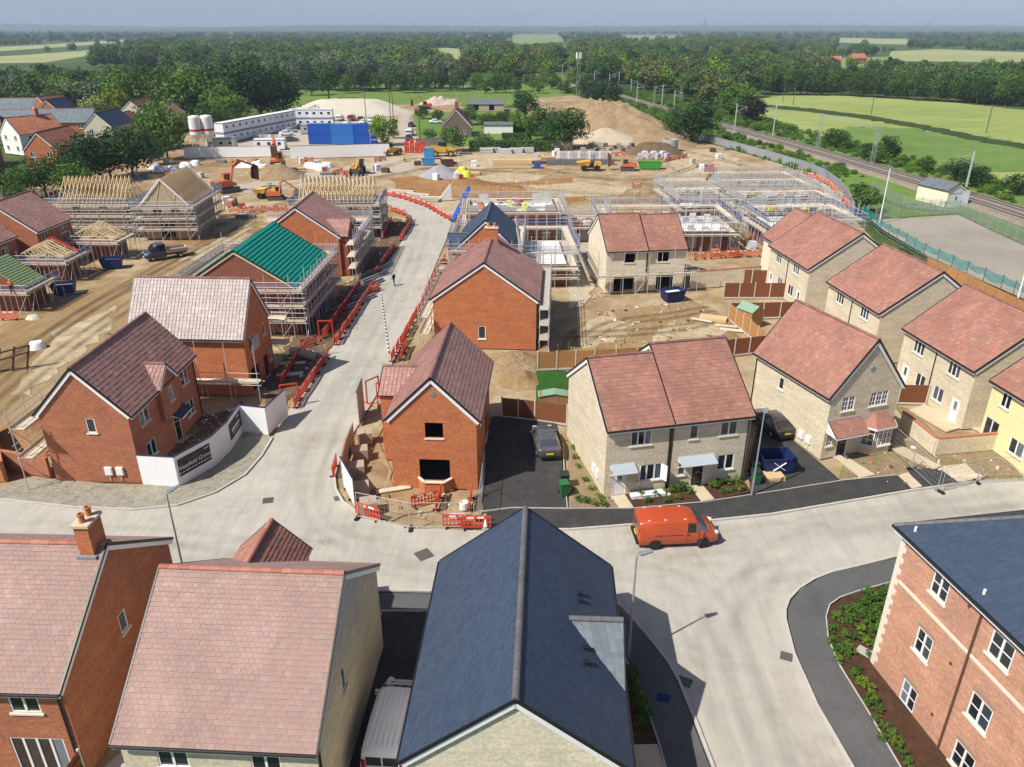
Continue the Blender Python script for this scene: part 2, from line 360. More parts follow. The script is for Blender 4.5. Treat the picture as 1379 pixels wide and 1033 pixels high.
plain('membrane_teal', (.008, .30, .215), .75, .12, 1.2); plain('membrane_green', (.21, .38, .17), .8, .15, 2.5); net_mat('net_teal', (.012, .24, .235), .62)
plain('hoarding_white', (.82, .82, .81), .55, .03, 1.5); plain('hoarding_trim', (.03, .03, .075), .6, .1); plain('sign_dark', (.035, .037, .043), .6, .08); plain('sign_white', (.78, .78, .76), .6, .02)
plain('cabin_white', (.78, .78, .77), .5, .05); plain('cabin_blue', (.055, .085, .22), .5, .1); plain('container_blue', (.012, .085, .42), .5, .12, 1.2); plain('container_cyan', (.03, .17, .50), .5, .1); plain('skip_blue', (.010, .024, .105), .55, .2); plain('skip_pale_blue', (.06, .25, .50), .5, .12)
plain('skip_green', (.06, .32, .05), .55, .1); plain('silo_white', (.80, .79, .76), .45, .04); plain('stripe_red', (.52, .03, .04), .5, .1); plain('bag_white', (.76, .76, .77), .85, .12, 2); mark_mat('tyre_mark', (.27, .26, .235), .15); mark_mat('tyre_mark_pale', (.50, .47, .41), .22); mark_mat('rut', (.15, .095, .05), .6)
plain('bag_yellow', (.62, .68, .06), .7, .15, 3)
plain('block_grey', (.48, .48, .475), .9, .12, 2); plain('block_dark', (.16, .165, .17), .8, .2, 2); plain('brick_pack', (.44, .17, .095), .9, .2, 3); plain('slab_white', (.74, .73, .69), .9, .08, .6); plain('membrane_black', (.02, .02, .022), .6, .2)
paint('van_orange', (.46, .066, .014), dust=.03); paint('car_white', (.86, .86, .87), dust=.02); paint('car_grey', (.065, .07, .08)); paint('car_blue', (.02, .028, .12)); paint('car_silver', (.42, .43, .45)); paint('car_black', (.015, .015, .018)); paint('car_red', (.34, .02, .025)); paint('plant_yellow', (.62, .36, .015), .45, .2, dust=.35); paint('plant_orange', (.56, .12, .02), .45, .2, dust=.3)
plain('tyre', (.022, .022, .023), .85, .2); plain('rim_dark', (.05, .05, .052), .35, .1, metal=.6); plain('rim_silver', (.45, .45, .46), .35, .1, metal=.7); plain('trim_black', (.016, .016, .017), .6, .1); plain('lamp_red', (.42, .015, .012), .2, .05, spec=.6); plain('lamp_clear', (.75, .75, .76), .15, .05, spec=.8); plain('plate_yellow', (.72, .50, .02), .5, .03); plain('plate_white', (.78, .78, .76), .5, .03)
plain('bin_green', (.03, .135, .055), .55, .12); plain('bin_dark', (.02, .035, .03), .55, .12); plain('lamp_post', (.36, .37, .38), .5, .08, metal=.4); plain('lamp_head', (.22, .24, .26), .45, .08); plain('utility_white', (.80, .80, .78), .5, .03)
plain('iron', (.10, .09, .08), .75, .25, 12); plain('mesh_panel', (.48, .48, .48), .5, .1, metal=.5); plain('palisade', (.40, .43, .45), .5, .12, metal=.5); plain('felt_green', (.22, .34, .24), .9, .08)
plain('person_vest', (.70, .22, .03), .8, .05); plain('person_yellow', (.60, .66, .05), .8, .05); plain('person_dark', (.022, .025, .035), .85, .1); plain('skin', (.45, .26, .18), .6, .05); plain('helmet', (.76, .76, .74), .4, .03)
plain('bark', (.12, .09, .065), .95, .25, 3, bump=.5); plain('rail_steel', (.17, .125, .10), .5, .2, metal=.5); plain('sleeper', (.36, .335, .30), .9, .12, 3); plain('wire', (.42, .45, .42), .6, .1)
plain('rubble', (.42, .33, .27), .95, .35, 2.5); plain('wall_umber', (.20, .14, .105), .9, .2, 2); plain('asbestos', (.36, .36, .35), .9, .12, 2); plain('wall_brown', (.40, .32, .24), .9, .1, 2); plain('tarp_blue', (.02, .12, .48), .6, .15); plain('shutter_pale', (.62, .66, .70), .6, .05); plain('cabinet', (.55, .60, .62), .5, .06)
leaf_mat('leaf_mid', (0.072, 0.142, 0.032)); leaf_mat('leaf_dark', (0.042, 0.087, 0.024)); leaf_mat('leaf_silver', (0.150, 0.198, 0.114), .28); leaf_mat('leaf_bright', (0.119, 0.213, 0.035)); leaf_mat('leaf_lime', (.30, .34, .03), .25)
leaf_mat('leaf_gold', (.42, .45, .15), .25); leaf_mat('leaf_copper', (.028, .022, .020), .3, (.01, .0, .0)); leaf_mat('leaf_shrub', (.085, .175, .03)); leaf_mat('leaf_olive', (0.138, 0.162, 0.054)); leaf_mat('leaf_hedge', (0.094, 0.175, 0.040))
# ------------------------------------------------------------------ the setting: ground, roads, footways
def structure(name, mb, mat, label=None, **kw):
    o = mb.build(name, mat, **kw); o['kind'] = 'structure'
    if label: o['label'] = label
    return o
def ragged(P, amp, step=1.2, seed=1):
    out = []
    for (x0, y0), (x1, y1) in zip(P, P[1:] + P[:1]):
        L = math.hypot(x1-x0, y1-y0); n = max(1, min(80, int(L/step)))
        for i in range(n):
            x = x0 + (x1-x0)*i/n; y = y0 + (y1-y0)*i/n; v = noise.fractal(Vector((x*.35, y*.35, seed)), 1, 2, 4); w = noise.fractal(Vector((x*.35 + 50, y*.35, seed)), 1, 2, 4); out.append((x + amp*v*1.6, y + amp*w*1.6))
    return out
def sheet(name, pts, mat, z, amp=0.):
    P = SP(pts); P = ragged(P, amp) if amp else P
    return structure(name, MB().sheet(P, z), mat)
structure('ground', MB().sheet([(-9000, -300), (9000, -300), (9000, 9000), (-9000, 9000)], -.30), 'countryside')
def ribbon(name, px, w, mat, z):
    p = [Vector(S2(*q)) for q in px]; L = []; Rr = []
    for i, q in enumerate(p):
        d = (p[min(i+1, len(p)-1)] - p[max(i-1, 0)]).normalized(); n = Vector((-d.y, d.x)); L.append(q + n*w/2); Rr.append(q - n*w/2)
    return structure(name, MB().sheet([tuple(a) for a in L] + [tuple(a) for a in Rr[::-1]], z), mat)
FPX = []
# fields beyond the site
sheet('meadow', [(385,150),(395,112),(470,104),(640,108),(720,112),(800,118),(790,132),(725,135),(640,148),(560,150)], 'meadow', -.24)
sheet('crop_field', [(1020,127),(1110,127),(1240,133),(1379,147),(1600,170),(1600,330),(1379,262),(1210,214),(1090,178),(1010,150),(985,140)], 'crop', -.24, 1.5)
sheet('grass_field', [(1100,186),(1150,170),(1230,172),(1330,184),(1480,205),(1500,300),(1379,262),(1210,214)], 'crop_dark', -.22, 4)
sheet('grass_strip', [(1020,139),(1090,145),(1173,155),(1250,168),(1330,185),(1420,200),(1420,206),(1320,190),(1240,173),(1160,159),(1080,149),(1020,143)], 'hedge_ground', -.20, 1.2)
for nm, pts, mt in (('far_field', [(-60,86),(60,84),(118,75),(125,67),(30,74),(-60,79)], 'field_pale'), ('far_field', [(-60,73),(100,62),(174,56),(172,53),(60,60),(-60,66)], 'field_pale'),
                    ('far_field', [(540,76),(575,82),(625,80),(628,66),(590,64)], 'field_pale'), ('far_field', [(150,83),(180,82),(180,75),(152,77)], 'field_pale'),
                    ('far_field', [(690,60),(760,56),(750,45),(690,47)], 'field_green'), ('far_field', [(840,54),(925,53),(915,47.5),(842,47.5)], 'field_green'),
                    ('far_field', [(880,88),(1000,88),(990,76),(930,76)], 'field_green'), ('far_field', [(1125,57),(1225,60),(1222,52.5),(1130,51)], 'field_pale'),
                    ('far_field', [(1120,92),(1215,90),(1200,76),(1125,78)], 'field_green'), ('far_field', [(1195,82),(1379,84),(1500,88),(1500,76),(1379,70),(1260,66),(1200,69)], 'field_pale'),
                    ('far_field', [(640,108),(660,108),(680,100),(650,100)], 'field_green'), ('far_field', [(754,74),(770,74),(772,62),(756,60)], 'field_green')):
    sheet(nm, pts, mt, -.18); FPX.append(pts)
# the building site
sheet('site_ground', [(-500,1150),(-420,330),(0,262),(90,238),(240,200),(262,165),(385,150),(480,142),(560,140),(700,146),(722,131),(790,128),(890,184),(934,187),(1030,214),(1087,231),(1110,241),(1132,257),(1146,277),(1153,297),(1185,330),(1250,372),(1379,432),(1750,560),(1900,1150)], 'dirt', -.12)
sheet('car_park', [(262,196),(385,152),(520,152),(520,196),(395,214),(380,205)], 'haul_road', -.09, .9)
sheet('access_lane', [(538,152),(552,148),(556,175),(566,196),(545,205),(522,200),(535,178)], 'haul_road', -.07, .9)
sheet('haul_road', [(300,250),(400,236),(520,214),(560,208),(700,205),(740,214),(620,218),(540,232),(400,250),(330,262)], 'haul_road', -.09, .9)
sheet('garden_grass', [(556,152),(700,146),(725,160),(770,192),(735,203),(640,196),(566,196),(560,175)], 'meadow', -.08, .9)
sheet('subsoil_patch', [(525,240),(600,232),(690,240),(770,238),(760,262),(700,268),(600,266),(540,262)], 'dirt_orange', -.08, .9)
sheet('subsoil_patch', [(700,244),(760,240),(800,262),(760,276),(706,276)], 'dirt_orange', -.06, .9)
sheet('dirt_track', [(-80,520),(0,440),(110,395),(215,352),(300,318),(325,300),(345,292),(360,300),(330,330),(250,382),(180,432),(100,510),(30,600),(-80,640)], 'dirt_track', -.08, .9)
sheet('subsoil_patch', [(-60,600),(0,575),(50,556),(75,590),(62,640),(0,640),(-60,650)], 'dirt_orange', -.06, .9)
sheet('building_plot', [(756,475),(770,440),(820,418),(940,404),(985,432),(1000,455),(880,470),(800,490)], 'dirt_track', -.06, .9)
sheet('building_plot', [(1120,618),(1200,594),(1379,600),(1600,620),(1600,660),(1379,648),(1290,652),(1229,660),(1205,638),(1130,650)], 'garden_soil', -.05, .9)
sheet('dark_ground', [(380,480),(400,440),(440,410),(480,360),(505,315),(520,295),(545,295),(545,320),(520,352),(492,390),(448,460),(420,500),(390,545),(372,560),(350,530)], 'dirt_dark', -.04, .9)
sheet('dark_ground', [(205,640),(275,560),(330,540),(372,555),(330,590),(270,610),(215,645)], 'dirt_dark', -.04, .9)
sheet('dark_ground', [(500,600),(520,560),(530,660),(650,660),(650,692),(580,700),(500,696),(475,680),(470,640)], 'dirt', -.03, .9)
sheet('plot_access', [(762,338),(772,324),(796,326),(800,350),(798,388),(786,412),(770,414),(764,380)], 'haul_road', -.04, .6)
sheet('site_road_bend', [(1092,234),(1112,243),(1130,257),(1143,277),(1150,300),(1152,330),(1112,330),(1118,290),(1110,262),(1096,248)], 'haul_road', -.04, .5)
sheet('yard_surface', [(1172,296),(1290,289),(1379,330),(1620,430),(1620,520),(1379,402),(1250,345),(1190,310)], 'yard', -.03)
ROAD = [(-200,655),(0,673),(100,684),(180,687),(240,681),(290,664),(330,640),(352,615),(367,590),(392,548),(425,497),(455,458),(500,385),(528,345),(546,318),(552,298),(540,284),(520,274),(500,268),(512,260),(540,266),(575,277),(603,290),(608,302),(600,325),(585,360),(562,415),(545,455),(528,490),(505,535),(478,580),(456,625),(450,650),(460,675),(490,697),(545,710),(655,715),(767,714),(845,708),(957,702),(1035,694),(1136,677),(1229,661),(1300,650),(1379,646),(1600,640),(1600,735),(1379,738),(1211,749),(1151,764),(1097,780),(1062,808),(1057,836),(1069,882),(1100,952),(1145,1030),(1195,1120),(985,1120),(960,1033),(936,971),(914,917),(900,892),(875,860),(852,833),(835,815),(800,803),(700,799),(580,797),(510,796),(300,800),(0,790),(-200,780)]
sheet('road', ROAD, 'road_dust', 0)
def kerb(px, w=.15, h=.12, closed=False, surv=True, mat='kerb_stone', stone=.91):
    """a run of kerb stones with fine open joints"""
    p = [Vector(S2(*q)) for q in px] if surv else [Vector(q) for q in px]
    mb = MB()
    for a, b in zip(p, p[1:]):
        L = (b - a).length; n = max(1, round(L / stone)); d = (b - a) / n
        for i in range(n):
            q0 = a + d * i; q1 = a + d * (i + 1) - d.normalized() * .008
            j = rng.uniform(-.006, .006)
            mb.bar((q0.x, q0.y, h/2 + j), (q1.x, q1.y, h/2 + j), w, h)
    return structure('kerb', mb, mat)
def raised(name, pts, mat, h=.10, z0=-.05): return structure(name, MB().prism(SP(pts), z0, h), mat)
kerb([(-200,655),(0,673),(100,684),(180,687),(240,681),(290,664),(330,640),(352,615),(367,590)])
kerb([(450,640),(452,660),(462,677),(490,698),(545,711)])
kerb([(655,715),(767,714),(845,708),(957,702),(1035,694),(1136,677),(1229,661),(1300,651),(1379,647),(1600,641)])
kerb([(1600,735),(1379,738),(1290,742),(1211,749),(1151,764),(1120,771),(1097,780),(1076,793),(1062,808),(1057,822),(1057,836),(1069,882),(1100,952),(1145,1030),(1195,1120)])
kerb([(985,1120),(960,1033),(936,971),(914,917),(900,892),(875,860),(852,833),(835,815),(800,803),(700,799),(580,797),(510,796),(300,800),(0,790)])
raised('footway', [(655,713),(767,712),(845,706),(957,700),(1035,692),(1136,675),(1227,659),(1208,641),(1136,648),(1035,664),(950,677),(850,686),(760,687),(690,686),(655,691)], 'asphalt_new', .09)
raised('footway', [(1600,738),(1379,741),(1290,745),(1213,752),(1153,766),(1122,773),(1100,782),(1079,795),(1066,809),(1061,822),(1061,836),(1073,882),(1104,952),(1149,1030),(1199,1120),(1262,1120),(1211,1033),(1165,954),(1131,899),(1115,862),(1112,832),(1117,816),(1131,806),(1160,796),(1201,785),(1300,770),(1379,766),(1600,760)], 'asphalt_footway', .09)
raised('footway', [(978,1120),(955,1033),(931,971),(909,917),(895,892),(870,862),(847,837),(830,819),(796,807),(700,803),(580,801),(510,800),(300,804),(0,794),(0,812),(300,822),(510,824),(580,824),(700,826),(800,840),(841,887),(860,922),(875,967),(887,1002),(896,1033),(915,1120)], 'asphalt_footway', .09)
raised('drive', [(650,689),(690,684),(764,685),(757,640),(757,600),(747,568),(690,560),(662,562),(648,640)], 'asphalt_new', .07)
raised('drive', [(1012,668),(1035,662),(1132,648),(1100,620),(1062,590),(1046,565),(1022,570),(1012,610),(1008,640)], 'asphalt_new', .07)
raised('drive', [(514,827),(580,827),(570,1100),(380,1100)], 'asphalt_new', .06)
raised('paved_patch', [(380,1100),(511,827),(440,827),(300,900),(60,1100)], 'concrete', .03)
raised('drive', [(1224,634),(1262,630),(1292,650),(1240,658)], 'asphalt_new', .07)
raised('gravel_verge', [(-10,671),(100,682),(180,685),(240,679),(290,662),(330,638),(352,612),(365,590),(336,560),(300,588),(190,656),(75,646),(35,644),(0,660)], 'gravel', .06)
kerb([(512,824),(580,824),(700,826)], .06, .12); kerb([(514,826),(380,1100)], .06, .10)
kerb([(841,887),(860,922),(875,967),(887,1002),(896,1033),(915,1120)], .06, .13)
kerb([(1262,1120),(1211,1033),(1165,954),(1131,899),(1115,862),(1112,832),(1117,816),(1131,806),(1160,796),(1201,785)], .06, .13)
kerb([(648,690),(690,685),(764,686),(851,686),(950,677),(1035,664),(1136,648),(1208,641)], .06, .12)
kerb([(764,685),(760,640),(758,598)], .06, .11)
raised('planting_bed', [(1213,1033),(1167,954),(1133,899),(1117,862),(1114,832),(1119,817),(1132,808),(1160,798),(1205,787),(1240,785),(1330,1120),(1262,1120)], 'mulch', .07)
raised('planting_bed', [(839,890),(858,922),(873,967),(885,1001),(850,1003),(840,960)], 'mulch', .07)
raised('paved_patch', [(885,1003),(896,1035),(915,1120),(860,1120),(848,1004)], 'slab', .06)
raised('planting_bed', [(766,596),(772,590),(816,668),(834,684),(766,684)], 'garden_soil', .06)
raised('planting_bed', [(852,684),(843,668),(818,668),(1000,646),(1012,663),(950,676)], 'mulch', .06)
for pts in ([(824,669),(841,667),(853,684),(834,686)], [(928,655),(945,653),(962,673),(944,676)], [(1125,617),(1137,614),(1178,640),(1160,644)], [(1209,641),(1228,659),(1242,656),(1222,637)], [(1262,630),(1300,625),(1322,646),(1290,650)], [(1195,603),(1212,600),(1270,630),(1255,633)], [(1350,612),(1372,608),(1400,640),(1379,643)], [(1224,553),(1245,545),(1300,575),(1275,582)], [(1270,560),(1310,552),(1380,575),(1330,586)]):
    raised('garden_path', pts, 'slab', .075)
raised('lawn', [(722,500),(764,500),(768,540),(722,540)], 'lawn', .05)
raised('lawn', [(1204,545),(1225,552),(1258,582),(1225,572)], 'garden_soil', .05)
# iron covers set in the road
def cover(px, py, w, d, rz, label, mat='iron', z=.004):
    p = survey(px, py); mb = MB().box(-w/2, w/2, -d/2, d/2, 0, .008)
    for i in range(1, 5): mb.box(-w/2 + .06, w/2 - .06, -d/2 + d*i/5 - .015, -d/2 + d*i/5 + .015, .008, .014)
    o = mb.build('manhole_cover', mat, None, (p.x, p.y, z), rz); tag(o, label, 'manhole cover'); return o
cover(571, 747, .95, .95, .6, 'square iron manhole cover in the road behind the dark slate house')
cover(361, 674, .7, .7, .2, 'small square cover in the road beside the gravel verge')
cover(456, 671, .6, .6, .4, 'iron gully grate at the kerb beside the bay window house')
cover(921, 918, .75, .6, -.5, 'iron gully grate in shade at the kerb by slate house', 'iron')
cover(1059, 884, .6, .6, -.4, 'iron gully grate at the kerb beside the planted bed')
cover(893, 942, .6, .5, -.3, 'blue painted service cover in the shaded footway', 'skip_blue', .094)
cover(1166, 880, .9, .6, -.8, 'grey stone service cover lying in planted bed', 'concrete', .075)

for i, px in enumerate(([(540,212),(640,206),(735,208),(720,222),(640,228),(560,226)], [(900,205),(960,200),(1000,215),(985,240),(940,246),(905,228)], [(775,470),(790,430),(830,420),(850,440),(830,462)], [(860,466),(900,438),(960,434),(985,446),(930,462)], [(700,250),(780,246),(850,252),(830,264),(740,264)], [(20,500),(90,440),(150,410),(160,430),(90,490),(40,540)], [(240,350),(300,318),(340,300),(330,322),(280,352)], [(640,238),(690,230),(740,234),(720,244),(660,246)], [(880,232),(940,236),(960,252),(900,254)])): sheet('sandy_patch', px, 'sandy', -.056 + .0007*i, 1.1)
def smooth(px, n=10):
    p = [Vector(S2(*q)) for q in px]; p = [p[0]*2 - p[1]] + p + [p[-1]*2 - p[-2]]; out = []
    for i in range(1, len(p) - 2):
        for k in range(n):
            t = k/n; a, b, c, d = p[i-1], p[i], p[i+1], p[i+2]; out.append(.5*((2*b) + (c - a)*t + (2*a - 5*b + 4*c - d)*t*t + (3*b - a - 3*c + d)*t**3))
    return out + [p[-2]]
def wheel_marks(px, w, mat, z):
    p = smooth(px); mb = MB(); L = []; d0 = 0
    for i, q in enumerate(p):
        d = (p[min(i+1, len(p)-1)] - p[max(i-1, 0)]).normalized(); nrm = Vector((-d.y, d.x))*w/2; L += [(q.x + nrm.x, q.y + nrm.y, z), (q.x - nrm.x, q.y - nrm.y, z)]
    n = len(p); mb.add(L, [(2*i, 2*i+1, 2*i+3, 2*i+2) for i in range(n-1)]); me = mb.mesh('wheel_marks', mat); ul = me.uv_layers.new(name='UVMap')
    for pl in me.polygons:
        for li in pl.loop_indices: vi = me.loops[li].vertex_index; ul.data[li].uv = (vi % 2, vi//2)
    o = obj('wheel_marks', me); o['kind'] = 'structure'
for i, (px, w, m) in enumerate((([(1050,1060),(1005,920),(960,815),(880,775),(760,768),(600,758),(490,738),(430,695),(418,640),(440,580),(480,500),(520,430),(550,370),(570,310)], 2.6, 'tyre_mark'), ([(1100,1060),(1040,920),(1012,820),(1045,750),(1150,708),(1379,690)], 2.6, 'tyre_mark'), ([(-60,740),(200,745),(400,738),(600,772),(800,765),(1000,722),(1379,668)], 2.6, 'tyre_mark'),
    ([(480,716),(430,722),(380,738),(200,722),(-40,708)], 2.4, 'tyre_mark'), ([(1010,1060),(965,930),(930,840),(860,790),(740,780),(600,785)], 2.4, 'tyre_mark_pale'), ([(400,735),(398,660),(425,580),(462,510),(500,440),(535,370),(560,320)], 2.2, 'tyre_mark_pale'), ([(860,740),(980,735),(1100,715),(1250,690),(1379,672)], 2.2, 'tyre_mark_pale'), ([(530,720),(470,712),(440,680),(440,640),(465,585)], 2.0, 'tyre_mark'), ([(1080,760),(1000,790),(960,860),(985,960),(1030,1060)], 2.4, 'tyre_mark'))): wheel_marks(px, w, m, .004 + .0025*i)
for i, px in enumerate(([(-60,560),(40,470),(120,415),(210,368),(290,325),(340,298)], [(-60,600),(50,500),(130,440),(215,385),(300,335),(350,305)], [(-40,520),(60,455),(140,402),(220,356),(285,322)], [(330,290),(420,262),(520,236),(640,215)], [(560,225),(700,232),(850,245),(950,262)], [(960,215),(880,240),(780,236),(690,216)], [(1000,222),(930,205),(880,196)], [(780,460),(830,435),(900,425),(960,415)], [(770,450),(840,448),(920,440),(975,425)], [(300,265),(400,246),(500,228),(560,212)], [(620,240),(740,256),(860,262),(930,250)])): wheel_marks(px, 2.6, 'rut', -.045 + .003*i)
# ------------------------------------------------------------------ roofs, walls, windows
OVU, OVV = .12, .30
_tile_protos = {}
def tile_faces(w, e, t, roll):
    h2 = .012
    v = [(0, 0, t), (w, 0, t + roll), (w, e, h2 + roll), (0, e, h2), (0, 0, -.01), (w, 0, -.01), (w, e, -.01)]
    return v, [(0, 1, 2, 3), (4, 5, 1, 0), (5, 6, 2, 1)]
def slope_tiles(O, U, S, Sl, x0, x1, e, w, t=.03, roll=0.0, stagger=True, gap=.006, seed=1):
    """tiles of one roof slope: O eave origin, U along the eave, S up the slope; x0/x1 give the row's ends (fraction up)"""
    N = U.cross(S).normalized(); rows = max(1, round(Sl / e)); e = Sl / rows; r_ = random.Random(seed); out = []
    for r in range(rows):
        f = (r + .5) / rows; a = x0(f); b = x1(f)
        st = a + (w / 2 if (stagger and r % 2) else 0.0)
        xs = [a] if st > a + 1e-6 else []
        k = st
        while k < b - .02: xs.append(k); k += w
        xs.append(b)
        for xa, xb in zip(xs, xs[1:]):
            if xb - xa < .03: continue
            j = r_.uniform(-.006, .006)
            out.append((O + U * (xa + gap/2) + S * (r * e) + N * j, xb - xa - gap, e))
    return out, N
def add_tiles(mb, tiles, U, S, N, t, roll):
    for p, w, e in tiles:
        v, f = tile_faces(w, e + .01, t, roll)
        mb.add([p + U * a + S * b + N * c for a, b, c in v], f)
def roof_cover(parent, slopes, mat, e, w, t=.03, roll=0., stagger=True, single=0, name='roof_tile', cam_local=None, seed=1):
    """slopes: list of (O,U,S,Sl,x0,x1). 'single' tiles nearest the viewer become parts of their own, the rest one part."""
    rest = MB(); pool = []
    for i, (O, U, S, Sl, x0, x1) in enumerate(slopes):
        ts, N = slope_tiles(O, U, S, Sl, x0, x1, e, w, t, roll, stagger, seed=seed + i)
        for q in ts: pool.append((q, U, S, N))
    if single:
        vis = [q for q in pool if (cam_local - q[0][0]).dot(q[3]) > 0 and q[0][1] > w * .9]
        vis.sort(key=lambda q: (cam_local - q[0][0]).length); pick = vis[:single]; ids = set(id(q) for q in pick)
        key = (mat, round(pick[0][0][1], 3), round(pick[0][0][2], 3))
        ww = pick[0][0][1]
        v, f = tile_faces(ww, pick[0][0][2] + .01, t, roll); me = MB().add(v, f).mesh(name, mat)
        for (p, tw, te), U, S, N in pick:
            o = obj(name, me, parent); M = Matrix((U, S, N)).transposed().to_4x4(); M.translation = p; o.matrix_local = M
        pool = [q for q in pool if id(q) not in ids]
    for (p, tw, te), U, S, N in pool:
        v, f = tile_faces(tw, te + .01, t, roll); rest.add([p + U * a + S * b + N * c for a, b, c in v], f)
    o = rest.build(name, mat, parent); o['kind'] = 'stuff'; return o
def ridge_run(parent, a, b, mat, seg=.42, r=.12, split=False, name='ridge_tile'):
    a = Vector(a); b = Vector(b); L = (b - a).length; n = max(1, round(L / seg)); d = (b - a).normalized(); seg = L / n
    def one(mb, o, ux, uy):
        vs_ = []
        for s, rr in ((0, r), (seg - .012, r * .94), ):
            for k in range(7):
                t = math.pi * k / 6 ; vs_.append(o + d * s + ux * (rr * 1.15 * math.cos(t)) + uy * (rr * math.sin(t) - .02))
        mb.add(vs_, [(k, k + 1, 8 + k, 7 + k) for k in range(6)] + [tuple(range(7)), tuple(range(13, 6, -1))])
    ux = d.cross(Vector((0, 0, 1))).normalized(); uy = ux.cross(d)
    if split:
        mb = MB(); one(mb, Vector((0, 0, 0)), ux, uy); me = mb.mesh(name, mat)
        for i in range(n): obj(name, me, parent, a + d * (i * seg))
    else:
        mb = MB()
        for i in range(n): one(mb, a + d * (i * seg), ux, uy)
        mb.build(name, mat, parent)
def wall_panel(mb, left, d, nrm, length, height, opens, reveal=.13, z0=0.0):
    left = Vector(left); d = Vector(d); nrm = Vector(nrm); Z = Vector((0, 0, 1))
    xs = sorted({0.0, length, *[o[0] for o in opens], *[o[1] for o in opens]}); zs = sorted({z0, height, *[o[2] for o in opens], *[o[3] for o in opens]})
    P = lambda x, z, y=0: left + d * x + Z * z - nrm * y
    for xa, xb in zip(xs, xs[1:]):
        for za, zb in zip(zs, zs[1:]):
            cx, cz = (xa + xb) / 2, (za + zb) / 2
            if any(o[0] < cx < o[1] and o[2] < cz < o[3] for o in opens): continue
            mb.add([P(xa, za), P(xb, za), P(xb, zb), P(xa, zb)], [(0, 1, 2, 3)])
    for x0, x1, za, zb in opens:
        for a, b in (((x0, za), (x1, za)), ((x1, za), (x1, zb)), ((x1, zb), (x0, zb)), ((x0, zb), (x0, za))):
            mb.add([P(*b), P(*a), P(*a, reveal), P(*b, reveal)], [(0, 1, 2, 3)])
_wc = {}
def win_mesh(w, h, lights, bars, kind):
    k = (round(w, 2), round(h, 2), lights, bars, kind)
    if k in _wc: return _wc[k]
    f = .065; mb = MB(); y0, y1 = .02, .09
    mb.box(-w/2, w/2, y0, y1, 0, f); mb.box(-w/2, w/2, y0, y1, h - f, h); mb.box(-w/2, -w/2 + f, y0, y1, f, h - f); mb.box(w/2 - f, w/2, y0, y1, f, h - f)
    for i in range(1, lights): x = -w/2 + w * i / lights; mb.box(x - .05, x + .05, y0 - .003, y1, f, h - f)
    for i in range(1, bars + 1):
        z = h * i / (bars + 1); mb.box(-w/2 + f, w/2 - f, y0 + .012, y1 - .02, z - .018, z + .018)
    if bars > 1 or kind == 'georgian':
        for i in range(lights): x = -w/2 + w * (i + .5) / lights; mb.box(x - .015, x + .015, y0 + .014, y1 - .022, f, h - f)
    fr = mb.mesh('window', 'pvc_white')
    panes = []
    for i in range(lights):
        xa = -w/2 + w * i / lights + .02; xb = -w/2 + w * (i + 1) / lights - .02
        panes.append(((xa + xb) / 2, MB().box(-(xb - xa)/2, (xb - xa)/2, .055, .062, .03, h - .03).mesh('pane', 'glass')))
    si = MB().box(-w/2 - .09, w/2 + .09, -.075, .02, -.10, -.004).mesh('sill', 'stone_sill')
    lt = MB().box(-w/2 - .12, w/2 + .12, -.012, .03, h + .004, h + .17).mesh('lintel', 'stone_sill')
    _wc[k] = (fr, panes, si, lt); return _wc[k]
def window(root, base, ang, w, h, lights=2, bars=0, kind='', sill=True, lintel=False, sill_mat=None):
    fr, panes, si, lt = win_mesh(w, h, lights, bars, kind)
    o = obj('window', fr, root, base, ang)
    for x, me in panes: obj('pane', me, o, (x, 0, 0))
    if sill: obj('sill', si, o)
    if lintel: obj('lintel', lt, o)
    return o
def door(root, base, ang, w=.95, h=2.1, mat='paint_black', glazed=False, step=True):
    mb = MB(); f = .06
    mb.box(-w/2, -w/2 + f, 0, .09, 0, h); mb.box(w/2 - f, w/2, 0, .09, 0, h); mb.box(-w/2 + f, w/2 - f, 0, .09, h - f, h)
    o = mb.build('door', 'pvc_white', root, base, ang)
    mb = MB().box(-w/2 + f, w/2 - f, .03, .075, .03, h - f)
    for z0, z1 in ((.15, .8), (1.0, 1.85)):
        for s in (-1, 1): mb.box(min(s*.06, s*(w/2-.14)), max(s*.06, s*(w/2-.14)), .022, .03, z0, z1)
    mb.build('door_leaf', mat, o)
    if glazed: MB().box(-.17, .17, .012, .02, 1.05, 1.8).build('pane', 'glass', o)
    MB().cbox((w*.34, .005, 1.02), (.14, .05, .03)).cbox((0, .01, 1.1), (.26, .02, .04)).build('handle', 'steel_pale', o)
    if step: MB().box(-w/2 - .1, w/2 + .1, -.35, .0, -.12, -.01).build('step', 'concrete', o)
    return o
class House: pass
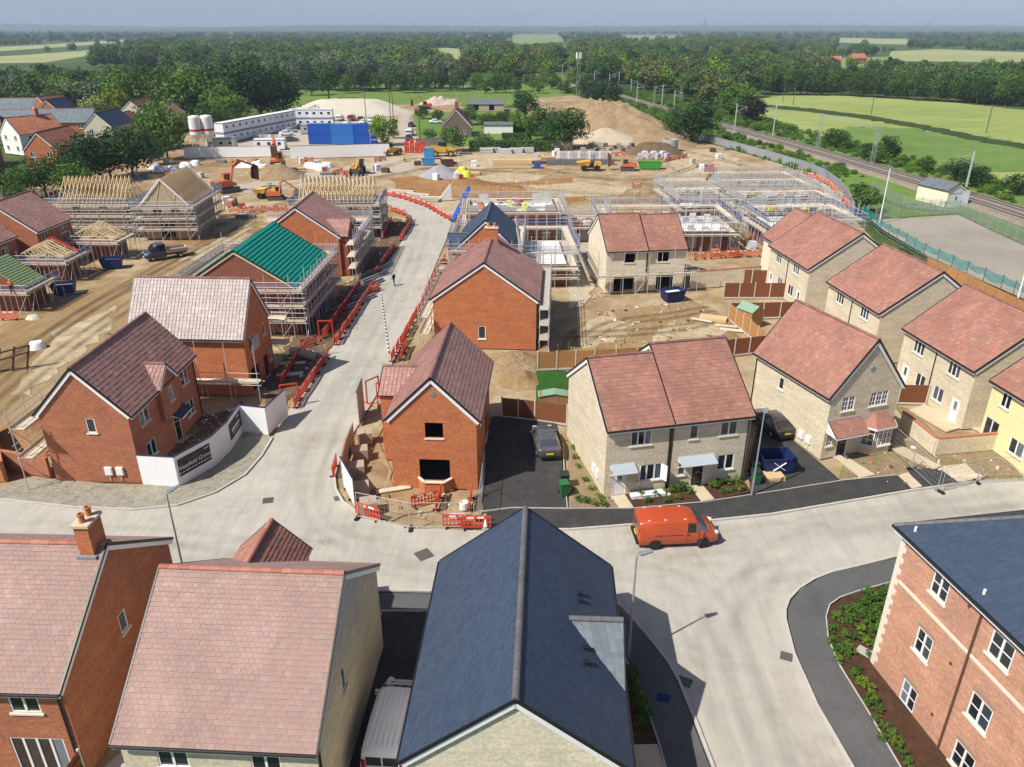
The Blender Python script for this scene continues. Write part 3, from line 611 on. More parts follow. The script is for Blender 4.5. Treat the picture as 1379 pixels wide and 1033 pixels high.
def house(name, label, P, wall, tile, wins=(), cat='house', e=.26, tw=.30, t=.03, roll=0., stagger=True, single=0, ridge='ridge_brown', split_ridge=False, group=None,
          gutter=True, barge='pvc_white', cover=True, floor=0, pipes=(), roofmat='membrane_black', fascia='fascia_black', lintel=False):
    """P: eave corner x,y, heading, roof length, roof width, eave height, ridge height.  wins: (side, s, zc, w, h, kind, lights, bars)"""
    x, y, a, L, W, he, hr = P; a = R(a); u = Vector((math.cos(a), math.sin(a), 0)); v = Vector((-u.y, u.x, 0))
    c = Vector((x, y, 0)) + u * (L/2) + v * (W/2)
    H = House(); H.root = root = thing(name, label, cat, c, a, group); H.L, H.W, H.he, H.hr = L, W, he, hr; H.a = a; H.c = c
    H.cam = Matrix.Rotation(-a, 4, 'Z') @ (Vector((0, 0, CAM_H)) - c)
    l2, w2 = L/2 - OVU, W/2 - OVV; tp = (hr - he) / (W/2); H.tp = tp; H.l2, H.w2 = l2, w2
    hw = he + OVV * tp - .05; apex = hr - .06
    H.side = {'S': ((-l2, -w2, 0), (1, 0, 0), (0, -1, 0), 2*l2, 0.), 'E': ((l2, -w2, 0), (0, 1, 0), (1, 0, 0), 2*w2, math.pi/2), 'N': ((l2, w2, 0), (-1, 0, 0), (0, 1, 0), 2*l2, math.pi), 'W': ((-l2, w2, 0), (0, -1, 0), (-1, 0, 0), 2*w2, -math.pi/2)}
    mb = MB()
    for sd_, (lf, d, n, ln, _) in H.side.items():
        ops = []
        for wn_ in wins:
            if wn_[0] == sd_ and wn_[5] not in ('box', 'vent', 'vent2'):
                ops.append((wn_[1] - wn_[3]/2, wn_[1] + wn_[3]/2, max(0.02, wn_[2] - wn_[4]/2), wn_[2] + wn_[4]/2))
        wall_panel(mb, lf, d, n, ln, hw, ops)
        if sd_ in 'EW':
            q = Vector(lf); dd = Vector(d); mb.add([q + Vector((0, 0, hw)), q + dd * ln + Vector((0, 0, hw)), q + dd * (ln/2) + Vector((0, 0, apex))], [(0, 1, 2)])
    mb.build('wall', wall, root, uv=True)
    MB().box(-l2 + .15, l2 - .15, -w2 + .15, w2 - .15, .02, .06).box(-l2 + .15, l2 - .15, -w2 + .15, w2 - .15, 2.5, 2.62).build('floor', 'inside', root)
    # roof deck
    cs = 1 / math.sqrt(1 + tp * tp); sn = tp * cs; th = .09
    mb = MB()
    for s in (-1, 1):
        q = [(-L/2, s*W/2, he), (L/2, s*W/2, he), (L/2, 0, hr), (-L/2, 0, hr)]
        lo = [(p[0], p[1] - s*sn*th, p[2] - cs*th) for p in q]
        lo[2] = (L/2, 0, hr - th / cs); lo[3] = (-L/2, 0, hr - th / cs)
        f = [(0, 1, 2, 3), (7, 6, 5, 4), (0, 4, 5, 1), (1, 5, 6, 2), (3, 7, 4, 0)]
        mb.add(q + lo, f if s < 0 else [i[::-1] for i in f])
    H.roof = mb.build('roof', roofmat, root)
    Sl = math.hypot(W/2, hr - he)
    U, S = Vector((1, 0, 0)), Vector((0, cs, sn)); U2, Sb = Vector((-1, 0, 0)), Vector((0, -cs, sn))
    H.slopes = [(Vector((-L/2, -W/2, he)) + Vector((0, -sn, cs)) * .012, U, S, Sl, lambda f: 0., lambda f: L), (Vector((L/2, W/2, he)) + Vector((0, sn, cs)) * .012, U2, Sb, Sl, lambda f: 0., lambda f: L)]
    if cover:
        roof_cover(root, H.slopes, tile, e, tw, t, roll, stagger, single, cam_local=H.cam)
        ridge_run(root, (-L/2, 0, hr + .03), (L/2, 0, hr + .03), ridge, split=split_ridge)
    if gutter:
        for s in (-1, 1):
            MB().tube((-L/2, s*(W/2 + .05), he - .05), (L/2, s*(W/2 + .05), he - .05), .06, 8).build('gutter', fascia, root)
            MB().box(-L/2 + .01, L/2 - .01, s*(W/2 - .02) - .012, s*(W/2 - .02) + .012, he - .24, he - .095).build('fascia', barge or fascia, root)
    if barge:
        for s in (-1, 1):
            for k in (-1, 1):
                n = Vector((0, k*sn, cs)); a0 = Vector((s*(L/2 - .015), k*(W/2 - .02), he)); b0 = Vector((s*(L/2 - .015), 0, hr)); dn = n * -.19
                MB().bar(a0 + dn, b0 + Vector((0, 0, -.19/cs)), .03, .20, up=n).build('bargeboard', barge, root)
                MB().bar(a0 + Vector((s*.02, 0, 0)) + n * .0, b0 + Vector((s*.02, 0, 0)), .07, .13, up=n).build('verge_cap', fascia, root)
    for sd_, s, z in pipes:
        lf, d, n, ln, an = H.side[sd_]; p = Vector(lf) + Vector(d) * s + Vector(n) * .06
        MB().tube((p.x, p.y, .05), (p.x, p.y, z), .045, 8).build('downpipe', fascia, root)
    for wn_ in wins:
        sd_, s, zc, w, h, kind = wn_[:6]; lights = wn_[6] if len(wn_) > 6 else 2; bars = wn_[7] if len(wn_) > 7 else 0
        lf, d, n, ln, an = H.side[sd_]; p = Vector(lf) + Vector(d) * s; z0 = max(.02, zc - h/2)
        if kind == 'win': window(root, (p.x, p.y, z0), an, w, h, lights, bars, lintel=lintel)
        elif kind == 'french': window(root, (p.x, p.y, z0), an, w, h, lights, 0, sill=False)
        elif kind == 'door': door(root, (p.x, p.y, .04), an, w, h - .02)
        elif kind == 'wdoor': door(root, (p.x, p.y, .04), an, w, h - .02, 'pvc_white', True)
        elif kind == 'hole':
            MB().box(-w/2 - .06, w/2 + .06, -.07, .1, -.11, 0).build('sill', 'stone_sill', root, (p.x, p.y, z0 - .003), an)
        elif kind == 'box': MB().box(-.25, .25, -.14, -.002, 0, .62).box(-.21, .21, -.155, -.14, .05, .57).tube((0, -.05, -.45), (0, -.05, 0), .03).build('meter_box', 'utility_white', root, (p.x, p.y, zc - .3), an)
        elif kind in ('vent', 'vent2'):
            mb = MB()
            for i, j in ((0, 1), (-1, 0), (1, 0), (0, -1), (0, 0)): mb.cbox((i*.17, -.015, j*.13), (.15, .04, .11))
            mb.build('vent', 'brick_dark' if kind == 'vent' else 'lead', root, (p.x, p.y, zc), an)
    return H
def cross_gable(H, s, gw, gz, ge, proj, tile, wall, side=-1, e=.26, tw=.30, t=.03, roll=0., stagger=True, barge='pvc_white', single=0, win=None, ridge='ridge_brown', gable_wall=True, split_ridge=False, name='roof_tile', wall_z0=0.0):
    """a gable across the eave: s = centre along local x, ridge gz, eave ge, projecting 'proj' past the wall line"""
    root = H.root; W = H.W; yf = side * (W/2 - OVV + proj + .12); yr = side * (W/2 - (gz - H.he) / H.tp); ye = side * (W/2 - (ge - H.he) / H.tp)
    hw2 = gw / 2; slopes = []; mb = MB(); k = (gz - ge) / hw2; cs = 1 / math.sqrt(1 + k*k); sn = k * cs; Sl = math.hypot(hw2, gz - ge)
    for q in (-1, 1):
        n = Vector((q*sn, 0, cs)); P4 = [Vector((s + q*hw2, yf, ge)), Vector((s + q*hw2, ye, ge)), Vector((s, yr, gz)), Vector((s, yf, gz))]
        mb.add(P4 + [p - n * .07 for p in P4], [(0, 1, 2, 3), (7, 6, 5, 4), (0, 4, 5, 1), (3, 7, 4, 0)])
        yd = 1 if yr > yf else -1; U = Vector((0, yd, 0)); S = Vector((-q*cs, 0, sn))
        if U.cross(S).z < 0:   # keep the tile normal upward: run the row the other way
            O = Vector((s + q*hw2, ye, ge)); La = abs(ye - yf); Lb = abs(yr - yf)
            slopes.append((Vector((s + q*hw2, yf, ge)) + n*.012, -U, S, Sl, (lambda f, A=La, B=Lb: -(A + (B - A) * min(1, f + .5*e/Sl) + .05)), lambda f: 0.))
        else:
            La = abs(ye - yf); Lb = abs(yr - yf)
            slopes.append((Vector((s + q*hw2, yf, ge)) + n*.012, U, S, Sl, lambda f: 0., (lambda f, A=La, B=Lb: A + (B - A) * min(1, f + .5*e/Sl) + .05)))
    mb.build('cross_roof', 'membrane_black', root)
    roof_cover(root, slopes, tile, e, tw, t, roll, stagger, single, cam_local=H.cam, seed=5, name=name)
    ridge_run(root, (s, yf, gz + .03), (s, yr, gz + .03), ridge, split=split_ridge)
    yw = side * (W/2 - OVV + proj)
    if gable_wall:
        g = MB(); x0, x1 = s - hw2 + .18, s + hw2 - .18; zt = ge + .18 * k - .03
        left, d, n = ((x0, yw, 0), (1, 0, 0), (0, -1, 0)) if side < 0 else ((x1, yw, 0), (-1, 0, 0), (0, 1, 0))
        ops = [(win[0] - win[2]/2, win[0] + win[2]/2, win[1] - win[3]/2, win[1] + win[3]/2)] if win else []
        wall_panel(g, left, d, n, x1 - x0, zt, ops, z0=wall_z0); lf = Vector(left); dv = Vector(d)
        g.add([lf + Vector((0, 0, zt)), lf + dv * (x1 - x0) + Vector((0, 0, zt)), lf + dv * ((x1 - x0)/2) + Vector((0, 0, gz - .05))], [(0, 1, 2)])
        if proj > .05:
            for xx in (x0, x1):
                yb = side * (W/2 - OVV); pts = [Vector((xx, yw, wall_z0)), Vector((xx, yb, wall_z0)), Vector((xx, yb, zt)), Vector((xx, yw, zt))]
                g.add(pts, [(0, 1, 2, 3)])
        g.build('gable_wall', wall, root, uv=True)
        if win:
            p = lf + dv * win[0]; window(root, (p.x, p.y, win[1] - win[3]/2), 0 if side < 0 else math.pi, win[2], win[3], 1)
    if barge:
        for q in (-1, 1):
            n = Vector((q*sn, 0, cs)); a0 = Vector((s + q*hw2, yf, ge)); b0 = Vector((s, yf, gz))
            MB().bar(a0 - n*.14, b0 - Vector((0, 0, .14/cs)), .03, .18, up=n).build('bargeboard', barge, root)
            MB().bar(a0 + Vector((0, side*.02, 0)), b0 + Vector((0, side*.02, 0)), .06, .11, up=n).build('verge_cap', 'fascia_black', root)
def chimney(H, x, y, w, d, top, pots=2, wall='brick_orange'):
    z0 = H.hr - H.tp * abs(y) - .6
    mb = MB().box(x - w/2, x + w/2, y - d/2, y + d/2, z0, top)
    o = mb.build('chimney', wall, H.root, uv=True)
    MB().box(x - w/2 - .08, x + w/2 + .08, y - d/2 - .08, y + d/2 + .08, top, top + .12).build('cap', 'stone_cap', o)
    MB().box(x - w/2 - .12, x + w/2 + .12, y - d/2 - .14, y + d/2 + .14, H.hr - H.tp * (abs(y) + d/2) - .05, H.hr - H.tp * (abs(y) + d/2) + .12).build('flashing', 'lead', o)
    for i in range(pots):
        px = x + (i - (pots-1)/2) * (w / pots if w > d else 0); py = y + (i - (pots-1)/2) * (d / pots if d >= w else 0)
        MB().lathe((px, py, top + .12), [(.15, 0), (.13, .05), (.12, .32), (.155, .34), (.155, .42), (.10, .42), (.10, .3)], 12).build('chimney_pot', 'clay_pot', o)
def canopy(H, side, s, w, z, d=.75, mat='canopy_grey', drop=.28):
    lf, dd, n, ln, an = H.side[side]; p = Vector(lf) + Vector(dd) * s
    o = MB().add([(-w/2, -d, 0), (w/2, -d, 0), (w/2, 0, drop), (-w/2, 0, drop), (-w/2, -d, -.07), (w/2, -d, -.07), (w/2, 0, drop - .07), (-w/2, 0, drop - .07)], [(0,1,2,3),(7,6,5,4),(0,4,5,1),(1,5,6,2),(3,7,4,0)]).build('canopy', mat, H.root, (p.x, p.y, z), an)
    mb = MB().box(-w/2, w/2, -d - .02, -d, -.1, .0)
    for q in (-1, 1):
        x = q*(w/2 - .04); mb.add([(x-.02, -d, -.02), (x-.02, -.01, -.02), (x-.02, -.01, drop-.06), (x+.02, -d, -.02), (x+.02, -.01, -.02), (x+.02, -.01, drop-.06)], [(0,1,2),(5,4,3),(0,3,4,1),(0,2,5,3)])
        mb.bar((x, -d + .08, -.03), (x, -.03, -.55), .05)
    mb.build('bracket', 'pvc_white', o); return o
# ------------------------------------------------------------------ houses in the foreground
PLAIN = dict(e=.205, tw=.245, t=.036)
n1 = house('brick_house', 'red brick house with pink tiled roof and a chimney with two clay pots', (-27.9, 22.7, -2.0, 10, 10.3, 5.1, 8.55), 'brick_red', 'tile_pink',
      [('S', 8.04, 4.3, 1.25, 1.15, 'win', 2), ('S', 8.0, 1.15, 2.3, 2.25, 'french', 4), ('E', 4.74, 4.3, .62, 1.05, 'win', 1), ('S', 4.6, 4.3, 1.25, 1.15, 'win', 2)],
      single=220, ridge='ridge_clay', split_ridge=True, pipes=[('S', 9.55, 4.9)], **PLAIN)
chimney(n1, 5 - .62, 0, .62, 1.05, 9.75)
n2 = house('buff_house', 'pale buff brick house with large pink tiled roof beside the parked white van', (-14.82, 20.06, -3.1, 7.73, 10.94, 5.04, 8.87), 'brick_cream', 'tile_pink',
      [('S', 1.94, 4.2, 1.2, 1.15, 'win', 2), ('S', 5.5, 4.2, 1.15, 1.15, 'win', 2), ('E', 3.88, 4.5, .5, 1.15, 'win', 1), ('S', 5.5, 1.2, 1.8, 2.2, 'french', 2), ('S', 1.9, 1.5, 1.3, 1.2, 'win', 2)],
      single=300, ridge='ridge_clay', split_ridge=True, pipes=[('E', .1, 4.9)], **PLAIN)
cross_gable(n2, -1.65, 3.7, 6.8, 5.05, 1.14, 'tile_red', 'brick_cream', side=1, ridge='ridge_clay', **PLAIN)  # same tile as the main roof; redder, darker tone paints its unlit slope
n3 = house('slate_house', 'buff brick house with large dark blue slate roof and grey ridge tiles', (4.33, 18.86, 87.4, 11.5, 8.43, 5.1, 8.38), 'brick_buff', 'slate_blue',
      [('S', 3.0, 4.2, .6, 1.0, 'win', 1), ('S', 8.6, 1.4, 1.2, 1.2, 'win', 2), ('E', 4.0, 4.2, 1.2, 1.2, 'win', 2)], single=300, ridge='ridge_grey', split_ridge=True, e=.25, tw=.305, t=.008)
cross_gable(n3, 0.02, 4.25, 6.85, 5.1, .18, 'slate_grey', 'brick_buff', side=-1, ridge='ridge_grey', split_ridge=True, single=90, e=.26, tw=.305, t=.010, name='slate')  # same slate as the main roof; lighter grey paints the sun's gloss on it
for lx, ly in ((2.0, -2.55), (1.55, -2.55), (-1.15, -2.65), (-1.95, -2.65)):
    z = 8.38 - n3.tp * abs(ly)
    MB().box(-.09, .09, -.09, .09, 0, .16).box(-.11, .11, -.11, .11, .16, .19).build('roof_vent', 'fascia_black', n3.root, (lx, ly, z))
# three-storey flats with hipped slate roof
def flats():
    c0 = Vector((17.67, 29.4, 0)); he = 8.2; ang = R(9.7); W, D = 14.0, 13.0; pitch = math.tan(R(35))
    root = thing('apartment_block', 'three storey red brick flats with stone quoins and hipped slate roof', 'building', c0, ang)   # local x right, y away; the block lies at +x, -y
    ov = .32
    ops = []; wl = {}
    def inv(px, py):   # picture point on the west wall plane (local x = ov)
        d = (survey(px, py, 0) - Vector((0, 0, CAM_H))); n = Vector((math.cos(ang), math.sin(ang), 0)); t = ((c0 + n*ov) - Vector((0, 0, CAM_H))).dot(n) / d.dot(n)
        p = Vector((0, 0, CAM_H)) + d*t; q = p - c0; return (-(q.dot(Vector((-math.sin(ang), math.cos(ang), 0)))) - ov, p.z)
    pts = [(1268,792), (1243,868), (1221,935), (1353,881), (1319,960), (1291,1018)]
    mb = MB(); wins = []
    for k, p in enumerate(pts):
        s, z = inv(*p); wins.append((s, z)); 
    zc = [7.0, 4.3, 1.55]
    fin = []
    for k, (s, z) in enumerate(wins):
        col = sum(w[0] for w in wins[(k//3)*3:(k//3)*3+3]) / 3; w = 1.0 if k < 3 else 1.15; h = 1.2 if k % 3 == 0 else 1.3
        fin.append((col, z, w, h))
    extra = [(fin[3][0] + 3.4, z, 1.15, 1.25) for _, z, _, _ in fin[3:]]
    fin += extra
    ops = [(s - w/2, s + w/2, z - h/2, z + h/2) for s, z, w, h in fin]
    X0, X1, Y1, Y0 = ov, W - ov, -ov, -D + ov
    wall_panel(mb, (X0, Y1, 0), (0, -1, 0), (-1, 0, 0), Y1 - Y0, he - .1, ops)
    wall_panel(mb, (X0, Y0, 0), (1, 0, 0), (0, -1, 0), X1 - X0, he - .1, []); wall_panel(mb, (X1, Y0, 0), (0, 1, 0), (1, 0, 0), Y1 - Y0, he - .1, []); wall_panel(mb, (X1, Y1, 0), (-1, 0, 0), (0, 1, 0), X1 - X0, he - .1, [])
    mb.build('wall', 'brick_flat', root, uv=True)
    MB().box(X0 + .14, X1 - .14, Y0 + .14, Y1 - .14, 2.6, 2.7).box(X0 + .14, X1 - .14, Y0 + .14, Y1 - .14, 5.3, 5.4).box(X0 + .14, X1 - .14, Y0 + .14, Y1 - .14, .02, .06).build('floor', 'inside', root)
    for s, z, w, h in fin:
        o = window(root, (X0, Y1 - s, z - h/2), -math.pi/2, w, h, 2, 1, sill=True)
        mb = MB(); n = 8
        for i in range(n):   # soldier-course arch over the opening
            x0 = -w/2 - .05 + (w + .1) * i / n; x1 = x0 + (w + .1) / n - .012; zz = .06 * math.sin(math.pi * (i + .5) / n)
            mb.box(x0, x1, -.006, .05, h + .005 + zz, h + .20 + zz)
        mb.build('arch', 'brick_red', o)
    z = .15; k = 0
    while z < he - .5:     # quoin stones, alternately long and short
        ln = .42 if k % 2 else .26; ln2 = .26 if k % 2 else .42
        MB().box(X0 - .025, X0 + ln2, Y1 - ln, Y1 + .025, z, z + .285).build('quoin', 'stone_sill', root); z += .30; k += 1
    sb = inv(1212, 776)[1]
    MB().box(X0 - .03, X0 + .05, Y0, Y1 - .45, 5.45, 5.62).build('stone_band', 'stone_sill', root)
    s, _ = inv(1290, 930); 
    MB().tube((X0 - .07, Y1 - s, .05), (X0 - .07, Y1 - s, he - .25), .05, 8).tube((X0 - .07, Y1 - s, he - .25), (-.02, Y1 - s, he - .06), .05, 8).build('downpipe', 'steel_rust', root)
    for (px, py) in ((1306,816), (1281,893), (1256,962)):
        s, zz = inv(px, py); MB().tube((X0 - .06, Y1 - s, zz), (X0 + .02, Y1 - s, zz), .07, 10).build('vent', 'steel_rust', root)
    # hipped roof: eave rectangle x 0..W, y -D..0
    hz_ = min(W, D) / 2 * pitch; rz = he + hz_; ra = (D/2, -D/2, rz); rb = (W - D/2, -D/2, rz)
    e0, e1, e2, e3 = (0, 0, he), (W, 0, he), (W, -D, he), (0, -D, he)
    MB().add([e0, e1, e2, e3, ra, rb, (0, 0, he - .08), (W, 0, he - .08), (W, -D, he - .08), (0, -D, he - .08)], [(0, 4, 3), (3, 4, 5, 2), (2, 5, 1), (1, 5, 4, 0), (0, 3, 9, 6), (3, 2, 8, 9), (2, 1, 7, 8), (1, 0, 6, 7)]).build('roof', 'membrane_black', root)
    sl = math.hypot(D/2, hz_); cs = (D/2) / sl; sn = hz_ / sl
    slopes = [(Vector((0, 0, he)) + Vector((-sn, 0, cs))*.012, Vector((0, -1, 0)), Vector((cs, 0, sn)), sl, lambda f: f*D/2, lambda f: D - f*D/2),
              (Vector((W, 0, he)) + Vector((0, sn, cs))*.012, Vector((-1, 0, 0)), Vector((0, -cs, sn)), sl, lambda f: f*D/2, lambda f: W - f*D/2)]
    cl = Matrix.Rotation(-ang, 4, 'Z') @ (Vector((0, 0, CAM_H)) - c0)
    roof_cover(root, slopes, 'slate_blue', .25, .305, .008, single=200, cam_local=cl, name='slate')
    ridge_run(root, (0, 0, he + .02), (D/2, -D/2, rz + .02), 'ridge_grey', split=True, r=.10)
    MB().tube((-.05, .03, he - .06), (-.05, -D, he - .06), .065, 8).build('gutter', 'fascia_black', root)
    MB().tube((-.05, .06, he - .06), (W, .06, he - .06), .065, 8).build('gutter', 'fascia_black', root)
    MB().box(.0, .03, -D, -.02, he - .28, he - .09).build('fascia', 'pvc_white', root)
    for yy in (-.9, -5.2): MB().tube((.35, yy, he + .2), (.35, yy, he + .48), .06, 8).build('roof_vent', 'pvc_white', root)
flats()
# ------------------------------------------------------------------ houses of the middle ground
ROLL = dict(e=.33, tw=.30, t=.03, roll=.035, stagger=False)
ha = house('brick_house', 'red brick corner house with brown tiled roof behind white sign hoarding', (-25.66, 45.91, 88.3, 10.86, 6.73, 5.28, 8.79), 'brick_red', 'tile_mauve',
      [('S', 2.05, 4.3, 1.35, 1.2, 'win', 2), ('S', 8.76, 4.25, 1.3, 1.2, 'win', 2), ('S', 8.84, 1.5, 1.3, 1.25, 'win', 2), ('S', 2.09, 1.6, 1.35, 1.25, 'win', 2), ('S', 6.3, 1.06, .95, 2.1, 'door'),
       ('W', 3.46, 4.5, .62, 1.1, 'win', 1), ('W', 3.92, .95, .5, .6, 'box'), ('W', 4.72, .96, .5, .6, 'box')], pipes=[('S', 10.5, 5.1)], **ROLL)
cross_gable(ha, .1, 3.0, 6.8, 5.3, .35, 'tile_mauve', 'brick_red', side=-1, win=(1.55, 4.3, .6, 1.15), wall_z0=2.7, **ROLL)
canopy(ha, 'S', 6.3, 1.9, 2.35, .95, 'slate_blue', .4)
hm2 = house('brick_house', 'brick house with pale weathered roof tiles and open casement windows on its gable', (-32.67, 60.43, -3.2, 10.14, 6.64, 5.28, 9.63), 'brick_orange', 'tile_mauve_lit',
      [('E', 1.84, 4.3, 1.5, 1.2, 'win', 3), ('E', 4.68, 4.45, .6, 1.1, 'win', 1), ('E', 1.55, 1.1, 1.9, 2.1, 'hole'), ('E', 4.2, 1.06, 1.0, 2.1, 'hole'), ('E', 5.35, 1.6, .5, 1.0, 'win', 1)], **ROLL)
lf, dd_, nn_, _, an_ = hm2.side['E']
for k in range(3): MB().box(-.24, .24, -.02, .02, 0, 1.1).build('open_sash', 'pvc_white', hm2.root, (hm2.l2 + .22, -hm2.w2 + 1.3 + k*.5, 3.75), an_ + 1.0)
def battens(H, mat, n, w=.05, roofs=(0, 1), counter=0):
    for i in roofs:
        O, U, S, Sl, x0, x1 = H.slopes[i]; N = U.cross(S).normalized()
        for k in range(n):
            p = O + S * (Sl * (k + .3) / n) + N * .03; MB().bar(p, p + U * H.L, .045, w, up=N).build('batten', mat, H.root)
hm3 = house('green_roof_house', 'part built house with teal roofing membrane and battens inside scaffold', (-22.03, 75.06, 88, 12.82, 11.84, 5.05, 8.8), 'brick_dark', None, [('W', 3, 4.2, 1.2, 1.2, 'hole'), ('S', 4, 4.2, 1.2, 1.2, 'hole'), ('S', 9, 4.2, 1.2, 1.2, 'hole'), ('S', 6, 1.2, 2, 2.1, 'hole')], cover=False, roofmat='membrane_teal', gutter=False, barge='timber_raw')
battens(hm3, 'membrane_teal', 16, .05)
hm4 = house('brick_house', 'orange brick house with mauve roof and cross gable behind the teal roof', (-21.65, 95.75, 90, 10.04, 10.8, 5.05, 8.84), 'brick_orange', 'tile_mauve', [('S', 7.6, 4.2, 1.2, 1.2, 'hole'), ('S', 7.6, 1.3, 1.2, 1.2, 'hole')], **ROLL)
cross_gable(hm4, -2.07, 5.4, 6.8, 5.05, 1.0, 'tile_mauve', 'brick_dark', side=-1, **ROLL)
hc1 = house('brick_house', 'new red brick house with empty bay window opening beside the street', (-2.08, 45.05, 86.9, 10.32, 6.46, 5.31, 8.48), 'brick_orange', 'tile_mauve',
      [('W', 3.0, 4.55, 1.22, 1.15, 'hole'), ('W', 2.93, 1.45, 2.1, 1.7, 'hole'), ('W', 3.03, 7.25, .5, .4, 'vent2'), ('S', 3.0, 4.2, 1.1, 1.2, 'hole'), ('S', 7.2, 1.3, 1.8, 2.1, 'hole')], **ROLL)
cross_gable(hc1, .79, 4.6, 6.62, 5.31, 1.38, 'tile_mauve', 'brick_orange', side=1, **ROLL)
mb = MB(); bx = -hc1.l2; by = hc1.w2 - 2.93
P_ = [(bx, by + 1.15), (bx - .62, by + .66), (bx - .62, by - .66), (bx, by - 1.15)]
for (xa, ya), (xb, yb) in zip(P_, P_[1:]): mb.add([(xa, ya, 0), (xb, yb, 0), (xb, yb, .82), (xa, ya, .82)], [(0, 1, 2, 3)])
ob = mb.build('bay_wall', 'brick_orange', hc1.root, uv=True)
mb = MB()
for (xa, ya), (xb, yb) in zip(P_, P_[1:]): mb.bar((xa, ya, .86), (xb, yb, .86), .2, .07)
mb.build('sill', 'stone_sill', hc1.root)
hc2 = house('brick_house', 'wide red brick house with blank gable and orange chimney on its mauve roof', (2.65, 70.55, 86.5, 11.81, 10.71, 5.05, 8.84), 'brick_orange', 'tile_mauve',
      [('W', 4.76, 1.7, .75, 1.35, 'win', 1), ('S', 2.5, 4.0, 1.5, 1.3, 'win', 2), ('S', 2.5, 1.4, 1.5, 1.3, 'win', 2), ('S', 6.5, 1.2, 1.8, 2.1, 'french', 2), ('S', 8.5, 4.0, 1.5, 1.3, 'win', 2)], **ROLL)
chimney(hc2, 3.2, 0, .75, 1.3, 10.0)
hc3 = house('slate_house', 'small navy slate roofed house with white barge boards inside scaffold', (.35, 90.82, 87.5, 10.58, 7.03, 5.11, 8.33), 'brick_orange', 'slate_blue', [('S', 5, 4, 1.2, 1.2, 'hole')], e=.25, tw=.35, t=.012, ridge='ridge_grey')
cross_gable(hc3, -3.6, 3.2, 6.3, 5.0, 1.4, 'slate_blue', 'brick_orange', side=1, e=.25, tw=.35, t=.012, ridge='ridge_grey')
REDT = dict(e=.30, tw=.33, t=.028)
h0 = house('cream_house', 'unfinished cream house with black window openings and scaffold on its front', (11.15, 88.37, 7.9, 5.1, 9.98, 5.11, 8.5), 'brick_buff', 'tile_red', [('S', 2.79, 4.3, 1.35, 1.3, 'hole'), ('S', 2.3, 1.15, 2.6, 2.1, 'hole')], group=None, **REDT)
q = Vector((11.15, 88.37, 0)) + Vector((math.cos(R(7.9)), math.sin(R(7.9)), 0)) * 5.1
h0b = house('cream_house', 'unfinished cream house joined to its twin with a slightly lower roof', (q.x + .02, q.y + .25, 7.9, 4.9, 9.6, 5.05, 8.3), 'brick_buff', 'tile_red', [('S', 1.9, 4.2, 1.35, 1.3, 'hole'), ('S', 2.3, 1.15, 2.2, 2.1, 'hole')], **REDT)
h1 = house('cream_house', 'cream brick semi with open front window and small grey canopy over its glazed door', (6.17, 43.83, 12.4, 4.75, 9.52, 5.24, 8.52), 'brick_cream', 'tile_red',
      [('S', 2.42, 4.4, 1.45, 1.2, 'win', 3), ('S', 3.28, 1.6, 1.7, 1.25, 'win', 3), ('S', 1.08, 1.06, .95, 2.1, 'wdoor'), ('W', 6.8, 1.1, .5, .6, 'box'), ('W', 7.5, 1.1, .5, .6, 'box')], pipes=[('S', 4.45, 5.0)], **REDT)
canopy(h1, 'S', 1.2, 1.7, 2.25, .8)
for k, sx in ((-1, 2.55), (1, 4.02)): MB().box(-.02, .02, -.55, 0, 0, 1.2).box(-.025, .025, -.5, -.05, .08, 1.12).build('open_sash', 'pvc_white', h1.root, (-h1.l2 + sx, -h1.w2, 1.0), k*.5)
q = Vector((6.17, 43.83, 0)) + Vector((math.cos(R(12.4)), math.sin(R(12.4)), 0)) * 4.75
h1b = house('cream_house', 'cream brick semi with black front door under a long grey canopy', (q.x, q.y, 12.4, 5.8, 10.66, 5.24, 8.915), 'brick_cream', 'tile_red',
      [('S', 1.43, 4.4, .62, 1.15, 'win', 1), ('S', 3.98, 4.4, 1.25, 1.15, 'win', 2), ('S', .81, 1.55, .55, 1.0, 'win', 1), ('S', 2.01, 1.06, .95, 2.1, 'door'), ('S', 4.05, 1.7, 1.25, 1.2, 'win', 2)], pipes=[('S', 5.4, 5.0)], **REDT)
canopy(h1b, 'S', 1.75, 2.6, 2.25, .8)
h2 = house('cream_house', 'detached cream brick house with red tiled porch and white bay window', (29.02, 51.26, 108.9, 9.14, 6.79, 5.06, 9.18), 'brick_cream', 'tile_red',
      [('W', 1.61, 4.35, 1.1, 1.15, 'win', 2, 2), ('W', 4.36, 4.35, 1.6, 1.15, 'win', 3, 2), ('W', 1.75, 1.06, .95, 2.1, 'door'), ('W', .55, 1.5, .5, .95, 'win', 1, 2), ('W', 3.2, 6.9, .5, .4, 'vent2'), ('N', 3.41, 3.8, .6, 1.0, 'win', 1), ('N', 6.57, .9, .5, .6, 'box'), ('N', 7.42, .9, .5, .6, 'box')], pipes=[('N', .15, 4.9)], **REDT)
